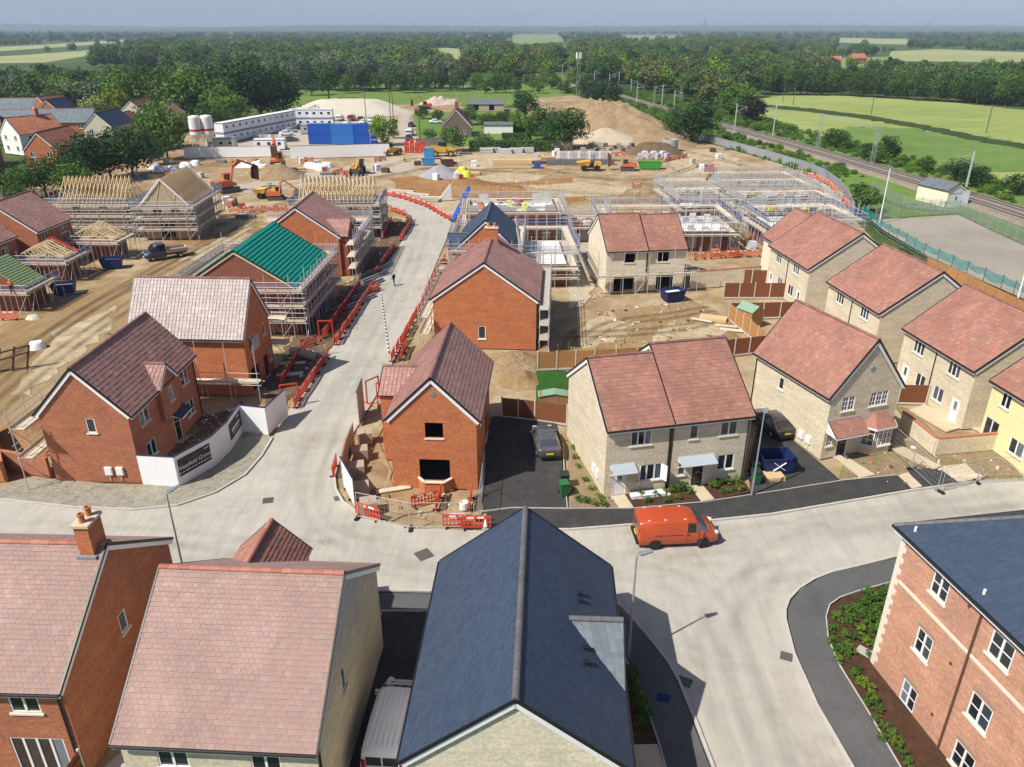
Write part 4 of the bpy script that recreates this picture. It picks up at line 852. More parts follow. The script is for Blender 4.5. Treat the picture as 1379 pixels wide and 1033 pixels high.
def bay_and_porch(H):
    wx = -H.l2; y0 = H.w2 - 4.75; b = [(wx, y0 + 1.35), (wx - .75, y0 + .8), (wx - .75, y0 - .8), (wx, y0 - 1.35)]; ob = None
    mb = MB()
    for (xa, ya), (xb, yb) in zip(b, b[1:]): mb.add([(xa, ya, 0), (xb, yb, 0), (xb, yb, .62), (xa, ya, .62)], [(0, 1, 2, 3)])
    ob = mb.build('bay_wall', 'brick_cream', H.root, uv=True)
    mb = MB()
    for (xa, ya), (xb, yb) in zip(b, b[1:]): mb.bar((xa, ya, .66), (xb, yb, .66), .2, .08)
    mb.build('sill', 'stone_sill', ob)
    for (xa, ya), (xb, yb) in zip(b, b[1:]):
        d = Vector((xb - xa, yb - ya, 0)); ln = d.length; window(H.root, ((xa+xb)/2, (ya+yb)/2, .71), math.atan2(d.y, d.x), ln, 1.55, 4 if ln > 1.2 else 1, 2, sill=False)
    # lean-to tiled roofs over bay (hipped) and porch
    ez, rz2 = 2.3, 3.25; k = .22
    e = [(wx, y0 + 1.35 + k), (wx - .75 - k, y0 + .8 + k*.6), (wx - .75 - k, y0 - .8 - k*.6), (wx, y0 - 1.35 - k)]
    top = [(wx, y0 + .45, rz2), (wx, y0 - .45, rz2)]
    MB().add([(x, y, ez) for x, y in e] + top, [(0, 1, 4), (1, 2, 5, 4), (2, 3, 5)]).build('bay_roof', 'tile_red', H.root)
    U = Vector((0, -1, 0)); S = Vector((k + .75, 0, rz2 - ez)); sl = S.length; S.normalize()
    roof_cover(H.root, [(Vector((e[1][0], e[1][1], ez)) + Vector((-.3, 0, .7)) * .02, U, S, sl, lambda f: f * .42, lambda f: (e[1][1] - e[2][1]) - f * .42)], 'tile_red', .22, .2, .025, name='bay_tile')
    MB().bar((e[1][0], e[1][1], ez - .06), (e[2][0], e[2][1], ez - .06), .06, .14).bar((e[0][0], e[0][1], ez - .06), (e[1][0], e[1][1], ez - .06), .06, .14).bar((e[2][0], e[2][1], ez - .06), (e[3][0], e[3][1], ez - .06), .06, .14).build('fascia', 'pvc_white', H.root)
    pa, pb = H.w2 - .1, H.w2 - 3.0; d = 1.15
    MB().add([(wx - d, pa, ez), (wx - d, pb, ez), (wx, pb, ez + .85), (wx, pa, ez + .85), (wx - d, pa, ez - .07), (wx - d, pb, ez - .07), (wx, pb, ez + .78), (wx, pa, ez + .78)], [(0,1,2,3),(7,6,5,4),(0,4,5,1),(1,5,6,2),(3,7,4,0)]).build('porch_roof', 'membrane_black', H.root)
    S = Vector((d, 0, .85)); sl = S.length; S.normalize()
    roof_cover(H.root, [(Vector((wx - d, pa, ez)) + Vector((-.5, 0, .8)) * .015, Vector((0, -1, 0)), S, sl, lambda f: 0., lambda f: pa - pb)], 'tile_red', .22, .22, .025, name='porch_tile')
    MB().bar((wx - d, pa, ez - .1), (wx - d, pb, ez - .1), .04, .12).add([(wx - d, pa + .02, ez - .1), (wx, pa + .02, ez - .1), (wx, pa + .02, ez + .8)], [(0, 1, 2)]).build('fascia', 'pvc_white', H.root)
    MB().bar((wx - .01, pa, ez + .88), (wx - .01, pb, ez + .88), .12, .06).build('flashing', 'lead', H.root)
bay_and_porch(h2)
h3b = house('cream_house', 'cream semi whose stepped back roof adjoins the scaffolded plots', (40.1, 92.9, 96, 4.6, 7.8, 5.04, 8.5), 'render_cream', 'tile_red', [('N', 3, 4.2, 1.3, 1.2, 'win', 3), ('N', 3, 1.5, 1.3, 1.2, 'win', 3)], **REDT)
ROW = [('N', 2.5, 4.15, 1.45, 1.25, 'win', 3), ('N', 7.2, 4.2, 1.45, 1.25, 'win', 3)]
h3 = house('cream_house', 'cream house with white windows overlooking the dark red garden fences', (43.6, 82.61, 96, 10.62, 11.27, 5.04, 8.92), 'brick_cream', 'tile_red', ROW + [('N', 6.59, 1.45, 1.25, 1.25, 'win', 2), ('N', 8.66, 1.06, .95, 2.1, 'wdoor'), ('N', 1.13, 1.06, .95, 2.1, 'wdoor'), ('N', 3.65, 1.45, 1.25, 1.25, 'win', 2)], pipes=[('N', 5.2, 4.9)], **REDT)
h4 = house('cream_house', 'cream house with red roof between its two matching neighbours by the teal netting', (44.76, 68.26, 96.4, 10.11, 10.89, 5.04, 8.88), 'brick_cream', 'tile_red', ROW + [('N', 6.59, 1.45, 1.25, 1.25, 'win', 2), ('N', 8.66, 1.06, .95, 2.1, 'wdoor')], pipes=[('N', 4.9, 4.9)], **REDT)
h5 = house('cream_house', 'cream house with white back door and paved garden beside the yellow house', (45.44, 55.05, 97, 9.58, 10.0, 5.06, 8.89), 'brick_cream', 'tile_red', [('N', 2.24, 4.2, 1.45, 1.25, 'win', 3), ('N', 6.93, 4.2, 1.45, 1.25, 'win', 3), ('N', 1.19, 1.06, .95, 2.1, 'wdoor'), ('N', 3.36, 1.5, 1.25, 1.25, 'win', 2), ('N', 5.85, 1.45, 1.25, 1.25, 'win', 2), ('N', 8.07, 1.06, .95, 2.1, 'wdoor')], pipes=[('N', 4.6, 4.9)], **REDT)
h6 = house('yellow_house', 'pale yellow rendered house with white french doors beside low brick wall', (46.6, 44.3, 97, 9.4, 9.6, 5.0, 8.6), 'render_yellow', 'tile_red', [('N', 1.6, 4.1, .95, 1.2, 'win', 2), ('N', 4.2, 4.1, .95, 1.2, 'win', 2), ('N', .95, 1.12, 1.5, 2.15, 'french', 2), ('N', 3.7, 1.3, 1.4, 1.2, 'win', 2)], pipes=[('N', 5.4, 4.9)], **REDT)
hl1 = house('brick_house', 'red brick house with mauve roof behind the small unfinished garages', (-61.41, 98.38, 88, 8.1, 10.39, 5.06, 8.75), 'brick_red', 'tile_mauve', [('S', 1.6, 4.2, 1.3, 1.2, 'win', 2), ('S', 5.9, 4.2, 1.3, 1.2, 'win', 2), ('S', 5.9, 1.5, 1.3, 1.2, 'win', 2)], **ROLL)
hl0 = house('brick_house', 'red brick house with single white window above the green garage roof', (-63.2, 88.6, 88, 7.8, 9.5, 5.06, 8.6), 'brick_red', 'tile_mauve', [('S', 5.2, 3.6, 1.3, 1.3, 'win', 2)], **ROLL)
# ------------------------------------------------------------------ part built houses with bare roof timbers
def trusses(H, n, mat='timber_raw', battened=False):
    L, W, he, hr = H.L, H.W, H.he, H.hr
    mb = MB(); w = .075
    mb.bar((0, -W/2, 0), (0, W/2, 0), w, .14).bar((0, -W/2, 0), (0, 0, hr - he), w, .14).bar((0, W/2, 0), (0, 0, hr - he), w, .14)
    for k in (-1, 1): mb.bar((0, k*W*.17, .05), (0, k*W*.26, (hr - he)*.46), w, .10).bar((0, k*W*.17, .05), (0, 0, hr - he - .1), w, .10)
    me = mb.mesh('roof_truss', mat)
    for i in range(n): obj('roof_truss', me, H.root, (-L/2 + .1 + (L - .2) * i / (n - 1), 0, he))
    for k in (-1, 1):
        for s in (0, 1):
            x0 = -L/2 + .2 + s*L/2; MB().bar((x0, k*(W/2 - .3), he + .25), (x0 + L/2 - .6, k*.3, hr - .3), .09, .03).build('brace', mat, H.root)
        if battened:
            tp = (hr - he) / (W/2)
            for i in range(20):
                f = (i + .4) / 20; MB().bar((-L/2, k*W/2*(1 - f), he + f*(hr - he) + .09), (L/2, k*W/2*(1 - f), he + f*(hr - he) + .09), .05, .03).build('batten', 'timber_batten', H.root)
def shell(name, label, P, wall, wins, n, battened=False, white_barge=False):
    x, y, a, L, W, he, hr = P; a = R(a); u = Vector((math.cos(a), math.sin(a), 0)); v = Vector((-u.y, u.x, 0)); c = Vector((x, y, 0)) + u*(L/2) + v*(W/2)
    H = House(); H.root = thing(name, label, 'house', c, a); H.L, H.W, H.he, H.hr = L, W, he, hr; H.l2, H.w2 = L/2 - OVU, W/2 - OVV; l2, w2 = H.l2, H.w2; H.tp = (hr - he) / (W/2); H.a = a; H.c = c
    H.side = {'S': ((-l2, -w2, 0), (1, 0, 0), (0, -1, 0), 2*l2), 'E': ((l2, -w2, 0), (0, 1, 0), (1, 0, 0), 2*w2), 'N': ((l2, w2, 0), (-1, 0, 0), (0, 1, 0), 2*l2), 'W': ((-l2, w2, 0), (0, -1, 0), (-1, 0, 0), 2*w2)}
    mb = MB()
    for s, (lf, d, n_, ln) in H.side.items():
        wall_panel(mb, lf, d, n_, ln, he - .08, [(q[1] - q[3]/2, q[1] + q[3]/2, max(.02, q[2] - q[4]/2), q[2] + q[4]/2) for q in wins if q[0] == s])
        if s in 'EW' and white_barge:
            q = Vector(lf); dd = Vector(d); mb.add([q + Vector((0, 0, he - .08)), q + dd*ln + Vector((0, 0, he - .08)), q + dd*(ln/2) + Vector((0, 0, hr - .35))], [(0, 1, 2)])
    mb.build('wall', wall, H.root, uv=True)
    MB().box(-l2 + .15, l2 - .15, -w2 + .15, w2 - .15, .02, .06).box(-l2 + .15, l2 - .15, -w2 + .15, w2 - .15, min(2.5, he - .4), min(2.62, he - .28)).build('floor', 'inside', H.root)
    trusses(H, n, battened=battened)
    if white_barge:
        tp = H.tp; cs = 1 / math.sqrt(1 + tp*tp)
        for s in (-1, 1):
            for k in (-1, 1): MB().bar((s*(L/2 + .04), k*W/2, he), (s*(L/2 + .04), 0, hr), .04, .22).build('bargeboard', 'pvc_white', H.root)
    return H
t1 = shell('timber_roof_house', 'part built cream house with open roof trusses beside the estate trees', (-68.74, 116.65, -.4, 10.14, 6.9, 5.09, 8.46), 'brick_tan', [('S', 2.5, 4.2, 1.2, 1.1), ('S', 6.5, 4.2, 1.2, 1.1)], 17)
t2 = shell('timber_roof_house', 'part built cream house with battened timber roof and white gable edge', (-48.24, 115.18, 92, 11.6, 7.4, 5.0, 8.89), 'brick_tan', [('W', 2.2, 4.2, 1.3, 1.1), ('W', 4.9, 4.2, 1.3, 1.1), ('W', 3.2, 1.2, 2.2, 2.1)], 18, True, True)
t3 = shell('timber_roof_house', 'part built brown house with pale upright trusses at the bend of the street', (-32.18, 115.93, 2.4, 11.14, 8.0, 5.05, 8.64), 'brick_tan', [('S', 2.5, 4.2, 1.4, 1.1), ('S', 8, 4.2, 1.4, 1.1), ('S', 8, 1.3, 1.8, 2)], 19)
g1 = shell('garage', 'small part built garage with bare roof timbers beside the blue pickup', (-54.6, 103.9, 88, 3.6, 6.8, 2.67, 4.5), 'brick_dark', [], 6)
g2 = shell('garage', 'small part built garage with bare roof timbers and red netting', (-56.36, 94.07, 88, 3.6, 6.53, 2.67, 4.41), 'brick_dark', [], 6)
MB().bar((1.75, -3.2, 2.85), (1.75, 0, 4.6), .3, .16).bar((1.75, 3.2, 2.85), (1.75, 0, 4.6), .3, .16).build('red_sheet', 'stripe_red', g2.root)
g3 = house('garage', 'small brick garage under pale green roofing membrane with a worker on its scaffold', (-54.6, 82.4, 88, 4.2, 7.77, 2.53, 5.4), 'brick_dark', None, [], cover=False, roofmat='membrane_green', gutter=False, barge=None)
battens(g3, 'timber_batten', 14, .03, (0,))
# ------------------------------------------------------------------ scaffolds
_unit_pole = MB().tube((0, 0, 0), (0, 0, 1), .036, 6).mesh('standard', 'steel')
_unit_rail = MB().tube((0, 0, 0), (1, 0, 0), .031, 6).mesh('ledger', 'steel')
def rail(root, a, b, name='ledger'):
    a = Vector(a); b = Vector(b); d = b - a
    o = obj(name, _unit_rail, root, a); o.rotation_mode = 'QUATERNION'; o.rotation_quaternion = d.to_track_quat('X', 'Z'); o.scale = (d.length, 1, 1); return o
def scaffold(label, P, sides, lifts, top, d0=.35, d1=1.25, guard='net_lilac', bay=2.0, group='scaffolds around the part built houses', over=1.2, board='board', braces=True, low=0.0, toe=True):
    x, y, a, L, W = P[:5]; a = R(a); u = Vector((math.cos(a), math.sin(a), 0)); v = Vector((-u.y, u.x, 0)); c = Vector((x, y, 0)) + u*(L/2) + v*(W/2)
    root = thing('scaffold', label, 'scaffold', c, a, group); r = random.Random(sum(ord(ch)*(i + 1) for i, ch in enumerate(label)) % 9999)
    l2, w2 = L/2 - OVU, W/2 - OVV
    S = {'S': ((-l2, -w2), (1, 0), (0, -1), 2*l2), 'E': ((l2, -w2), (0, 1), (1, 0), 2*w2), 'N': ((l2, w2), (-1, 0), (0, 1), 2*l2), 'W': ((-l2, w2), (0, -1), (-1, 0), 2*w2)}
    for s in sides:
        lf, d, n, ln = S[s]; lf = Vector((*lf, 0)); d = Vector((*d, 0)); n = Vector((*n, 0)); st = -d1; en = ln + d1
        k = max(2, round((en - st) / bay)); xs = [st + (en - st) * i / k for i in range(k + 1)]
        for off in (d1, d0):
            for i, q in enumerate(xs):
                if off == d0 and (q < -.1 or q > ln + .1): continue
                p = lf + d*q + n*off; h = (lifts[-1] + over if off == d1 else lifts[-1] + .15) + r.uniform(0, .7) * (1 if off == d1 else .2)
                if r.random() < .12 and off == d1: h += 1.0
                obj('standard', _unit_pole, root, (p.x, p.y, low), 0, (1, 1, min(h, top) - low))
            for z in lifts:
                A = lf + d*(st - .25) + n*off + Vector((0, 0, z - .12)); B = lf + d*(en + .25) + n*off + Vector((0, 0, z - .12)); rail(root, A, B)
        for z in lifts:
            for g in (.5, 1.0):
                if z + g < top: rail(root, lf + d*(st - .2) + n*(d1 + .04) + Vector((0, 0, z + g)), lf + d*(en + .2) + n*(d1 + .04) + Vector((0, 0, z + g)), 'guard_rail')
            mb = MB(); nb = 4
            for b in range(nb):
                q0 = st; off = d0 + .1 + (d1 - d0 - .05) * b / nb
                while q0 < en:
                    ln_ = min(r.uniform(3.0, 3.9), en - q0); p0 = lf + d*q0 + n*off + Vector((0, 0, z + r.uniform(0, .015))); mb.bar(p0, p0 + d*(ln_ - .03), .2, .038); q0 += ln_
            mb.build('board_platform', board, root)
            if toe: MB().bar(lf + d*st + n*(d1 - .02) + Vector((0, 0, z + .13)), lf + d*en + n*(d1 - .02) + Vector((0, 0, z + .13)), .03, .22).build('toe_board', board, root)
        if guard:
            z = lifts[-1]; mb = MB()
            for kx in range(6): mb.bar(lf + d*st + n*(d1 + .0) + Vector((0, 0, z + .28 + kx*.14)), lf + d*en + n*(d1 + .0) + Vector((0, 0, z + .28 + kx*.14)), .02, .03)
            q = st
            while q < en: mb.bar(lf + d*q + n*d1 + Vector((0, 0, z + .25)), lf + d*q + n*d1 + Vector((0, 0, z + 1.0)), .02, .03); q += .3
            mb.build('brick_guard', guard, root)
        if braces:
            for i in range(0, len(xs) - 1, 3):
                z0 = low + .1
                for z in lifts[:3]:
                    rail(root, lf + d*xs[i] + n*(d1 + .05) + Vector((0, 0, z0)), lf + d*xs[i+1] + n*(d1 + .05) + Vector((0, 0, z)), 'brace'); z0 = z
    return root
PM3 = (-22.03, 75.06, 88, 12.82, 11.84); PM4 = (-21.65, 95.75, 90, 10.04, 10.8); PT3 = (-32.18, 115.93, 2.4, 11.14, 8.0); PT1 = (-68.74, 116.65, -.4, 10.14, 6.9); PT2 = (-48.24, 115.18, 92, 11.6, 7.4)
scaffold('tall scaffold of steel tubes wrapped around the teal membrane roof', PM3, 'SWEN', [1.7, 3.3, 4.9], 7.2, bay=1.25)
scaffold('steel scaffold in front of the cross gabled house by the street', PM4, 'SE', [1.6, 3.1, 4.6], 6.6, d0=1.3, d1=2.3, bay=1.3)
scaffold('scaffold around the truss roofed house at the street bend', PT3, 'SEW', [1.6, 3.2, 4.9], 7.4, guard='net_blue', bay=1.25)
scaffold('scaffold with blue guards around the long truss roofed house', PT1, 'SWE', [1.6, 3.2, 4.9], 7.0, guard='net_blue', bay=1.3)
scaffold('scaffold around the battened roof house by the orange excavator', PT2, 'WSN', [1.6, 3.2, 4.8], 6.9, bay=1.25)
scaffold('low scaffold around the garage beside the blue pickup', (-54.6, 103.9, 88, 3.6, 6.8), 'SW', [2.4], 4.2, bay=1.2, guard=None)
scaffold('low scaffold around the garage with red netting', (-56.36, 94.07, 88, 3.6, 6.53), 'SW', [2.4], 4.0, bay=1.2, guard='net_blue')
scaffold('low scaffold around the green membrane garage', (-54.6, 82.4, 88, 4.2, 7.77), 'SW', [2.3], 3.9, bay=1.3, guard='net_blue')
scaffold('scaffold tower with plank deck on the right flank of wide brick house', (2.65, 70.55, 86.5, 11.81, 10.71), 'SE', [1.5, 3.0, 4.6], 7.0, bay=1.4, guard=None, board='timber_grey')
scaffold('scaffold poles along the street side of wide brick house', (2.65, 70.55, 86.5, 11.81, 10.71), 'N', [1.9, 3.6], 6.4, guard=None)
scaffold('scaffold around the small navy slate roof house', (.35, 90.82, 87.5, 10.58, 7.03), 'SWNE', [1.6, 3.2, 4.7], 7.0, bay=1.3)
scaffold('scaffold with white boards across the unfinished cream pair', (11.15, 88.37, 7.9, 10.0, 9.98), 'S', [2.3], 5.6, bay=1.5, guard=None, over=2.6)
scaffold('loose scaffold poles on the track side of brown roofed corner house', (-25.66, 45.91, 88.3, 10.86, 6.73), 'N', [2.6, 4.8], 6.6, guard=None, bay=1.8)
scaffold('scaffold poles before the blank wall of pale roofed house', (-32.67, 60.43, -3.2, 10.14, 6.64), 'S', [1.7], 7.2, guard=None, bay=2.4, over=3.2, braces=False)
scaffold('scaffold poles on the track side of the pale roofed house', (-32.67, 60.43, -3.2, 10.14, 6.64), 'NW', [2.2, 4.6], 6.9, guard=None, bay=1.7)
# ------------------------------------------------------------------ plots still at first floor level
def part_built(label, P, h, rooms=(2, 2), deck=False, scaf='SEWN', brick='brick_dark', lifts=None, blocks=0, slab='slab_white', open_front=True):
    x, y, a, L, W = P; a_ = R(a); u = Vector((math.cos(a_), math.sin(a_), 0)); v = Vector((-u.y, u.x, 0)); c = Vector((x, y, 0)) + u*(L/2) + v*(W/2)
    root = thing('part_built_house', label, 'house', c, a_); l2, w2 = L/2 - OVU, W/2 - OVV; r = random.Random(int(abs(x*10 + y)))
    mb = MB()
    for (lf, d, n, ln) in (((-l2, -w2, 0), (1,0,0), (0,-1,0), 2*l2), ((l2, -w2, 0), (0,1,0), (1,0,0), 2*w2), ((l2, w2, 0), (-1,0,0), (0,1,0), 2*l2), ((-l2, w2, 0), (0,-1,0), (-1,0,0), 2*w2)):
        k = max(1, int(ln / 3)); wall_panel(mb, lf, d, n, ln, h, [(ln*(i+.5)/k - .7, ln*(i+.5)/k + .7, .3 if i % 2 else .05, 2.1) for i in range(k)], .28)
    mb.build('wall', brick, root, uv=True)
    z1 = h + (0 if deck else 0)
    mb = MB()
    q = -l2
    while q < l2 - .2:   # inner leaf rises in uneven lifts above the outer bricks
        s = min(1.4, l2 - q)
        for sy in (-w2 + .22, w2 - .22): hh = h + (r.choice([-.5, -.2, 0, .45, .9]) if not deck else 0); mb.box(q, q + s - .01, sy - .05, sy + .05, 0, hh + .02)
        q += s
    for i in range(rooms[0] + 1): xx = -l2 + .2 + (2*l2 - .4) * i / rooms[0]; mb.box(xx - .05, xx + .05, -w2 + .28, w2 - .28, 0, h + (.02 if deck else r.choice([-.4, .0, .45])))
    for j in range(1, rooms[1]): yy = -w2 + 2*w2*j/rooms[1]; mb.box(-l2 + .28, l2 - .28, yy - .05, yy + .05, 0, h - .2)
    mb.build('block_wall', 'blockwork', root, uv=True)
    MB().box(-l2 + .3, l2 - .3, -w2 + .3, w2 - .3, max(.02, h - .75) if not deck else .02, max(.15, h - .62) if not deck else .15).build('floor', slab, root)
    if not deck:
        for i in range(9):
            bx, by = r.uniform(-l2 + 1, l2 - 1), r.uniform(-w2 + 1, w2 - 1); q = c + u*bx + v*by; m, lb = r.choice([('brick_pack', 'red brick'), ('brick_pack', 'red brick'), ('block_grey', 'grey block'), ('bag_yellow', 'yellow insulation'), ('slab_white', 'white block')])
            tag(MB().box(-.5, .5, -.4, .4, 0, r.uniform(.4, .95)).box(-.42, .2, -.36, .36, .95, 1.1).build('material_pack', m, None, (q.x, q.y, max(.15, h - .62)), a_ + r.uniform(-.3, .3)), '%s pack among walls of the %s' % (lb, ' '.join(label.split()[:9])), 'pack', 'packs inside the half built plots')
    if deck: MB().box(-l2 + .1, l2 - .1, -w2 + .1, w2 - .1, h + .03, h + .18).build('deck', slab, root)
    for i in range(blocks):
        zz = h + .18 if deck else .15
        bx, by = (-l2 + .9 + (2*l2 - 1.8) * ((i % 8) / 7) + r.uniform(-.2, .2), -w2 + 1 + (2*w2 - 2) * ((i // 8) / max(1, (blocks - 1) // 8)) + r.uniform(-.2, .2)); p = root.matrix_world @ Vector((bx, by, zz))
        loc = c + u*bx + v*by; n = r.choice([2, 3, 4]); m = MB()
        for k in range(n): m.cbox((r.uniform(-.03, .03), r.uniform(-.03, .03), .115 + k*.225), (.9, .45, .215))
        tag(m.build('block_stack', 'block_grey', None, (loc.x, loc.y, zz), a_ + r.uniform(-.2, .2)), 'small stack of grey blocks on the %s' % ('white upper deck' if deck else 'floor of a half built plot'), 'blocks', 'block stacks on half built plots')
    if scaf: scaffold('scaffold ringing the ' + label, P + (0, 0), scaf, lifts or [max(1.2, h - .1), max(1.2, h - .1) + 1.7], h + 4.4, bay=1.35, guard='net_blue' if deck else 'mesh_panel', braces=False, over=1.6, toe=False)
    return root
def plot(px, py, a, L, W):  # plot whose near left corner stands at the surveyed point
    p = survey(px, py); return (p.x, p.y, a, L, W)
part_built('white decked plot behind the unfinished cream pair', (13.6, 107.8, 1, 17.5, 10.5), 2.6, (4, 2), True, 'SEWN', blocks=24)
part_built('half built plot with white slabs behind the slate roof house', (-6.4, 112.5, 2, 13.2, 9.5), 4.6, (3, 2), False, 'SEWN', lifts=[2.3, 4.5], slab='slab_white')
part_built('tall half built plot on the scaffold beside the slate roof house', (2.0, 91.5, 2, 5.0, 12.5), 2.4, (2, 3), True, 'SEWN', lifts=[1.2, 2.3, 4.3])
part_built('small half built garage next to the orange soil patch', (8.2, 113.0, 1, 5.0, 6.0), 2.4, (1, 1), False, 'SEW')
part_built('white decked plot beside the stepped cream semi', (37.0, 108.5, 4, 12.0, 9), 2.7, (3, 2), True, 'SEWN', blocks=6)
part_built('half built block plot in the middle of the scaffold rows', (37.5, 121.5, 4, 13.5, 7.5), 2.7, (5, 2), False, 'SEWN', brick='blockwork')
part_built('half built block plot one row before the grey boundary fence', (38, 134, 4, 14, 7.5), 2.4, (5, 2), False, 'SEWN', brick='brick_orange')
part_built('half built block plot nearest the grey boundary fence', (39, 146.5, 3, 14.5, 8), 1.6, (5, 2), False, 'SEN', brick='blockwork')
part_built('half built brick plot with yellow insulation beside the dirt yard', (27.6, 124, 4, 7.6, 8.0), 2.6, (3, 2), False, 'SWN', brick='brick_orange')
part_built('low half built plot at the edge of the dirt yard', (28.5, 140, 4, 7.6, 7), 1.5, (3, 2), False, 'WN', brick='blockwork')
# ------------------------------------------------------------------ fences, walls, hoardings
def world_pts(px): return [Vector(S2(*q)) for q in px]
def fence(label, px, h=1.8, mat='timber_fence', post='concrete_post', panel=1.83, boards=12, gravel=True, facing=1, pts=None, name='timber_fence', group=None):
    p = pts or world_pts(px); root = thing(name, label, 'fence', (p[0].x, p[0].y, 0), 0, group); o0 = p[0]; g = .18 if gravel else .03
    for a, b in zip(p, p[1:]):
        L = (b - a).length; n = max(1, round(L / panel)); d = (b - a) / n; ang = math.atan2(d.y, d.x); w = d.length
        mb = MB(); bw = (w - .1) / boards
        for i in range(boards): mb.box(.05 + i*bw, .05 + (i+1)*bw - .006, -.012 + (i % 2)*.012, .012 + (i % 2)*.012, g, h + (.006 if i % 3 else 0))
        for z in (.5, .95, 1.5): mb.box(.05, w - .05, .028, .07, g + z - .35, g + z - .27)
        me = mb.mesh('panel', mat); mp = MB().box(-.05, .05, -.05, .05, 0, h + .08).mesh('post', post); mg = MB().box(.05, w - .05, -.022, .022, 0, g - .006).mesh('gravel_board', 'concrete_post')
        for i in range(n):
            q = a + d*i - o0; obj('panel', me, root, (q.x, q.y, 0), ang); obj('post', mp, root, (q.x, q.y, 0), ang)
            if gravel: obj('gravel_board', mg, root, (q.x, q.y, 0), ang)
        q = b - o0; obj('post', mp, root, (q.x, q.y, 0), ang)
    return root
fence('orange brown timber fence with concrete posts behind the small lawn', [(724,499),(800,496),(885,490)], 1.85, 'timber_orange')
fence('dark red timber fence closing the drive behind the grey car', [(676,562),(720,567),(763,573)])
fence('dark timber fence between the cream pair and the detached cream house', [(968,482),(1028,475),(1045,470)])
fence('orange timber fence panels around the garden shed', [(1040,482),(1009,454),(981,430)], 1.85, 'timber_orange')
fence('dark timber fence behind the garden shed', [(981,430),(1072,428)], 1.85)
fence('dark red timber fence nearest the block wall', [(953,382),(1031,384)], 1.9, panel=1.9)
fence('dark red timber fence between two cream gardens', [(974,402),(1056,402)], 1.9, panel=1.9)
fence('long orange timber fence along the yard below the teal netting', [(1246,366),(1300,391),(1379,431),(1480,482)], 1.9, 'timber_orange', 'timber_brown')
fence('short dark fence beside the door of the white doored cream house', [(1208,544),(1246,545)], 1.8)
fence('low timber fence at the corner of the chimney house', None, 1.7, pts=[Vector((-18.1, 22.6)), Vector((-18.4, 18.9))])
# shed behind the fence
def shed(label, px, py, rz, w, d, h, wall, roof, hr):
    p = survey(px, py); root = thing('garden_shed', label, 'shed', (p.x, p.y, 0), rz); mb = MB()
    n = int(w / .14)
    mb.box(-w/2, w/2, -d/2, d/2, 0, h)
    for q in range(int(h / .14)): mb.box(-w/2 - .012, w/2 + .012, -d/2 - .012, d/2 + .012, q*.14, q*.14 + .125)
    mb.add([(-w/2, -d/2, h), (w/2, -d/2, h), (0, -d/2, hr), (-w/2, d/2, h), (w/2, d/2, h), (0, d/2, hr)], [(0, 1, 2), (5, 4, 3)]); mb.build('wall', wall, root)
    for s in (-1, 1): MB().add([(s*(w/2 + .12), -d/2 - .1, h - .06), (s*(w/2 + .12), d/2 + .1, h - .06), (0, d/2 + .1, hr + .04), (0, -d/2 - .1, hr + .04), (s*(w/2 + .12), -d/2 - .1, h - .1), (s*(w/2 + .12), d/2 + .1, h - .1), (0, d/2 + .1, hr), (0, -d/2 - .1, hr)], [(0,1,2,3),(7,6,5,4),(0,4,5,1),(1,5,6,2),(2,6,7,3),(3,7,4,0)]).build('roof', roof, root)
    MB().box(-.35, .35, -d/2 - .03, -d/2, .05, h - .1).build('door', wall, root); return root
shed('orange wooden shed with green felt roof inside the fence', 1008, 437, .55, 1.7, 2.1, 1.85, 'timber_orange', 'felt_green', 2.35)
shed('low green felted store on the small lawn', 746, 545, .02, 2.5, 1.0, 1.1, 'timber_brown', 'felt_green', 1.25)
# low brick garden wall
def brick_wall(label, px, h=1.5, mat='brick_cream', t=.22, band=True):
    p = world_pts(px); root = thing('garden_wall', label, 'wall', (p[0].x, p[0].y, 0)); mb = MB(); cb = MB(); o = Vector((p[0].x, p[0].y, 0))
    for a, b in zip(p, p[1:]):
        A = Vector((a.x, a.y, h/2)) - o; B = Vector((b.x, b.y, h/2)) - o; mb.bar(A, B, t, h); n = max(1, round((b - a).length / .11)); d = (B - A) / n
        for i in range(n): q = A + d*i; q.z = h + .055; cb.bar(q, q + d*.93, t + .03, .105)
    mb.build('wall_face', mat, root, uv=True); cb.build('coping', 'brick_pack', root); return root
brick_wall('low cream brick garden wall with red coping beside the porch house', [(1212,575),(1257,612),(1362,603)], 1.35)
brick_wall('red brick garden wall beside the gravel verge', [(70,643),(10,632),(-60,628)], 1.5, 'brick_red')
brick_wall('red brick wall return standing at the gravel verge', [(9,648),(2,612),(-4,590)], 1.5, 'brick_red')
brick_wall('long buff retaining wall below the orange barriers', [(929,389),(1022,381)], 2.1, 'brick_buff')
def hoarding(label, px, h=2.4, mat='hoarding_white', trim='hoarding_trim', panel=1.22, posts='timber_brown', t=.05, name='site_hoarding'):
    p = world_pts(px); root = thing(name, label, 'hoarding', (p[0].x, p[0].y, 0)); o = p[0]
    for a, b in zip(p, p[1:]):
        L = (b - a).length; n = max(1, round(L / panel)); d = (b - a) / n; w = d.length; ang = math.atan2(d.y, d.x)
        me = MB().box(.004, w - .004, -t/2, t/2, .04, h).mesh('panel', mat); mt_ = MB().box(0, w, -t/2 - .03, t/2 + .03, h + .003, h + .07).mesh('capping', trim)
        for i in range(n): q = a + d*i - o; obj('panel', me, root, (q.x, q.y, rng.uniform(-.01, .01)), ang); obj('capping', mt_, root, (q.x, q.y, 0), ang)
    return root
hb = hoarding('white site hoarding with dark sign boards curving around the corner house', [(193,653),(242,656),(290,628),(312,606),(327,582),(362,586),(388,560)])
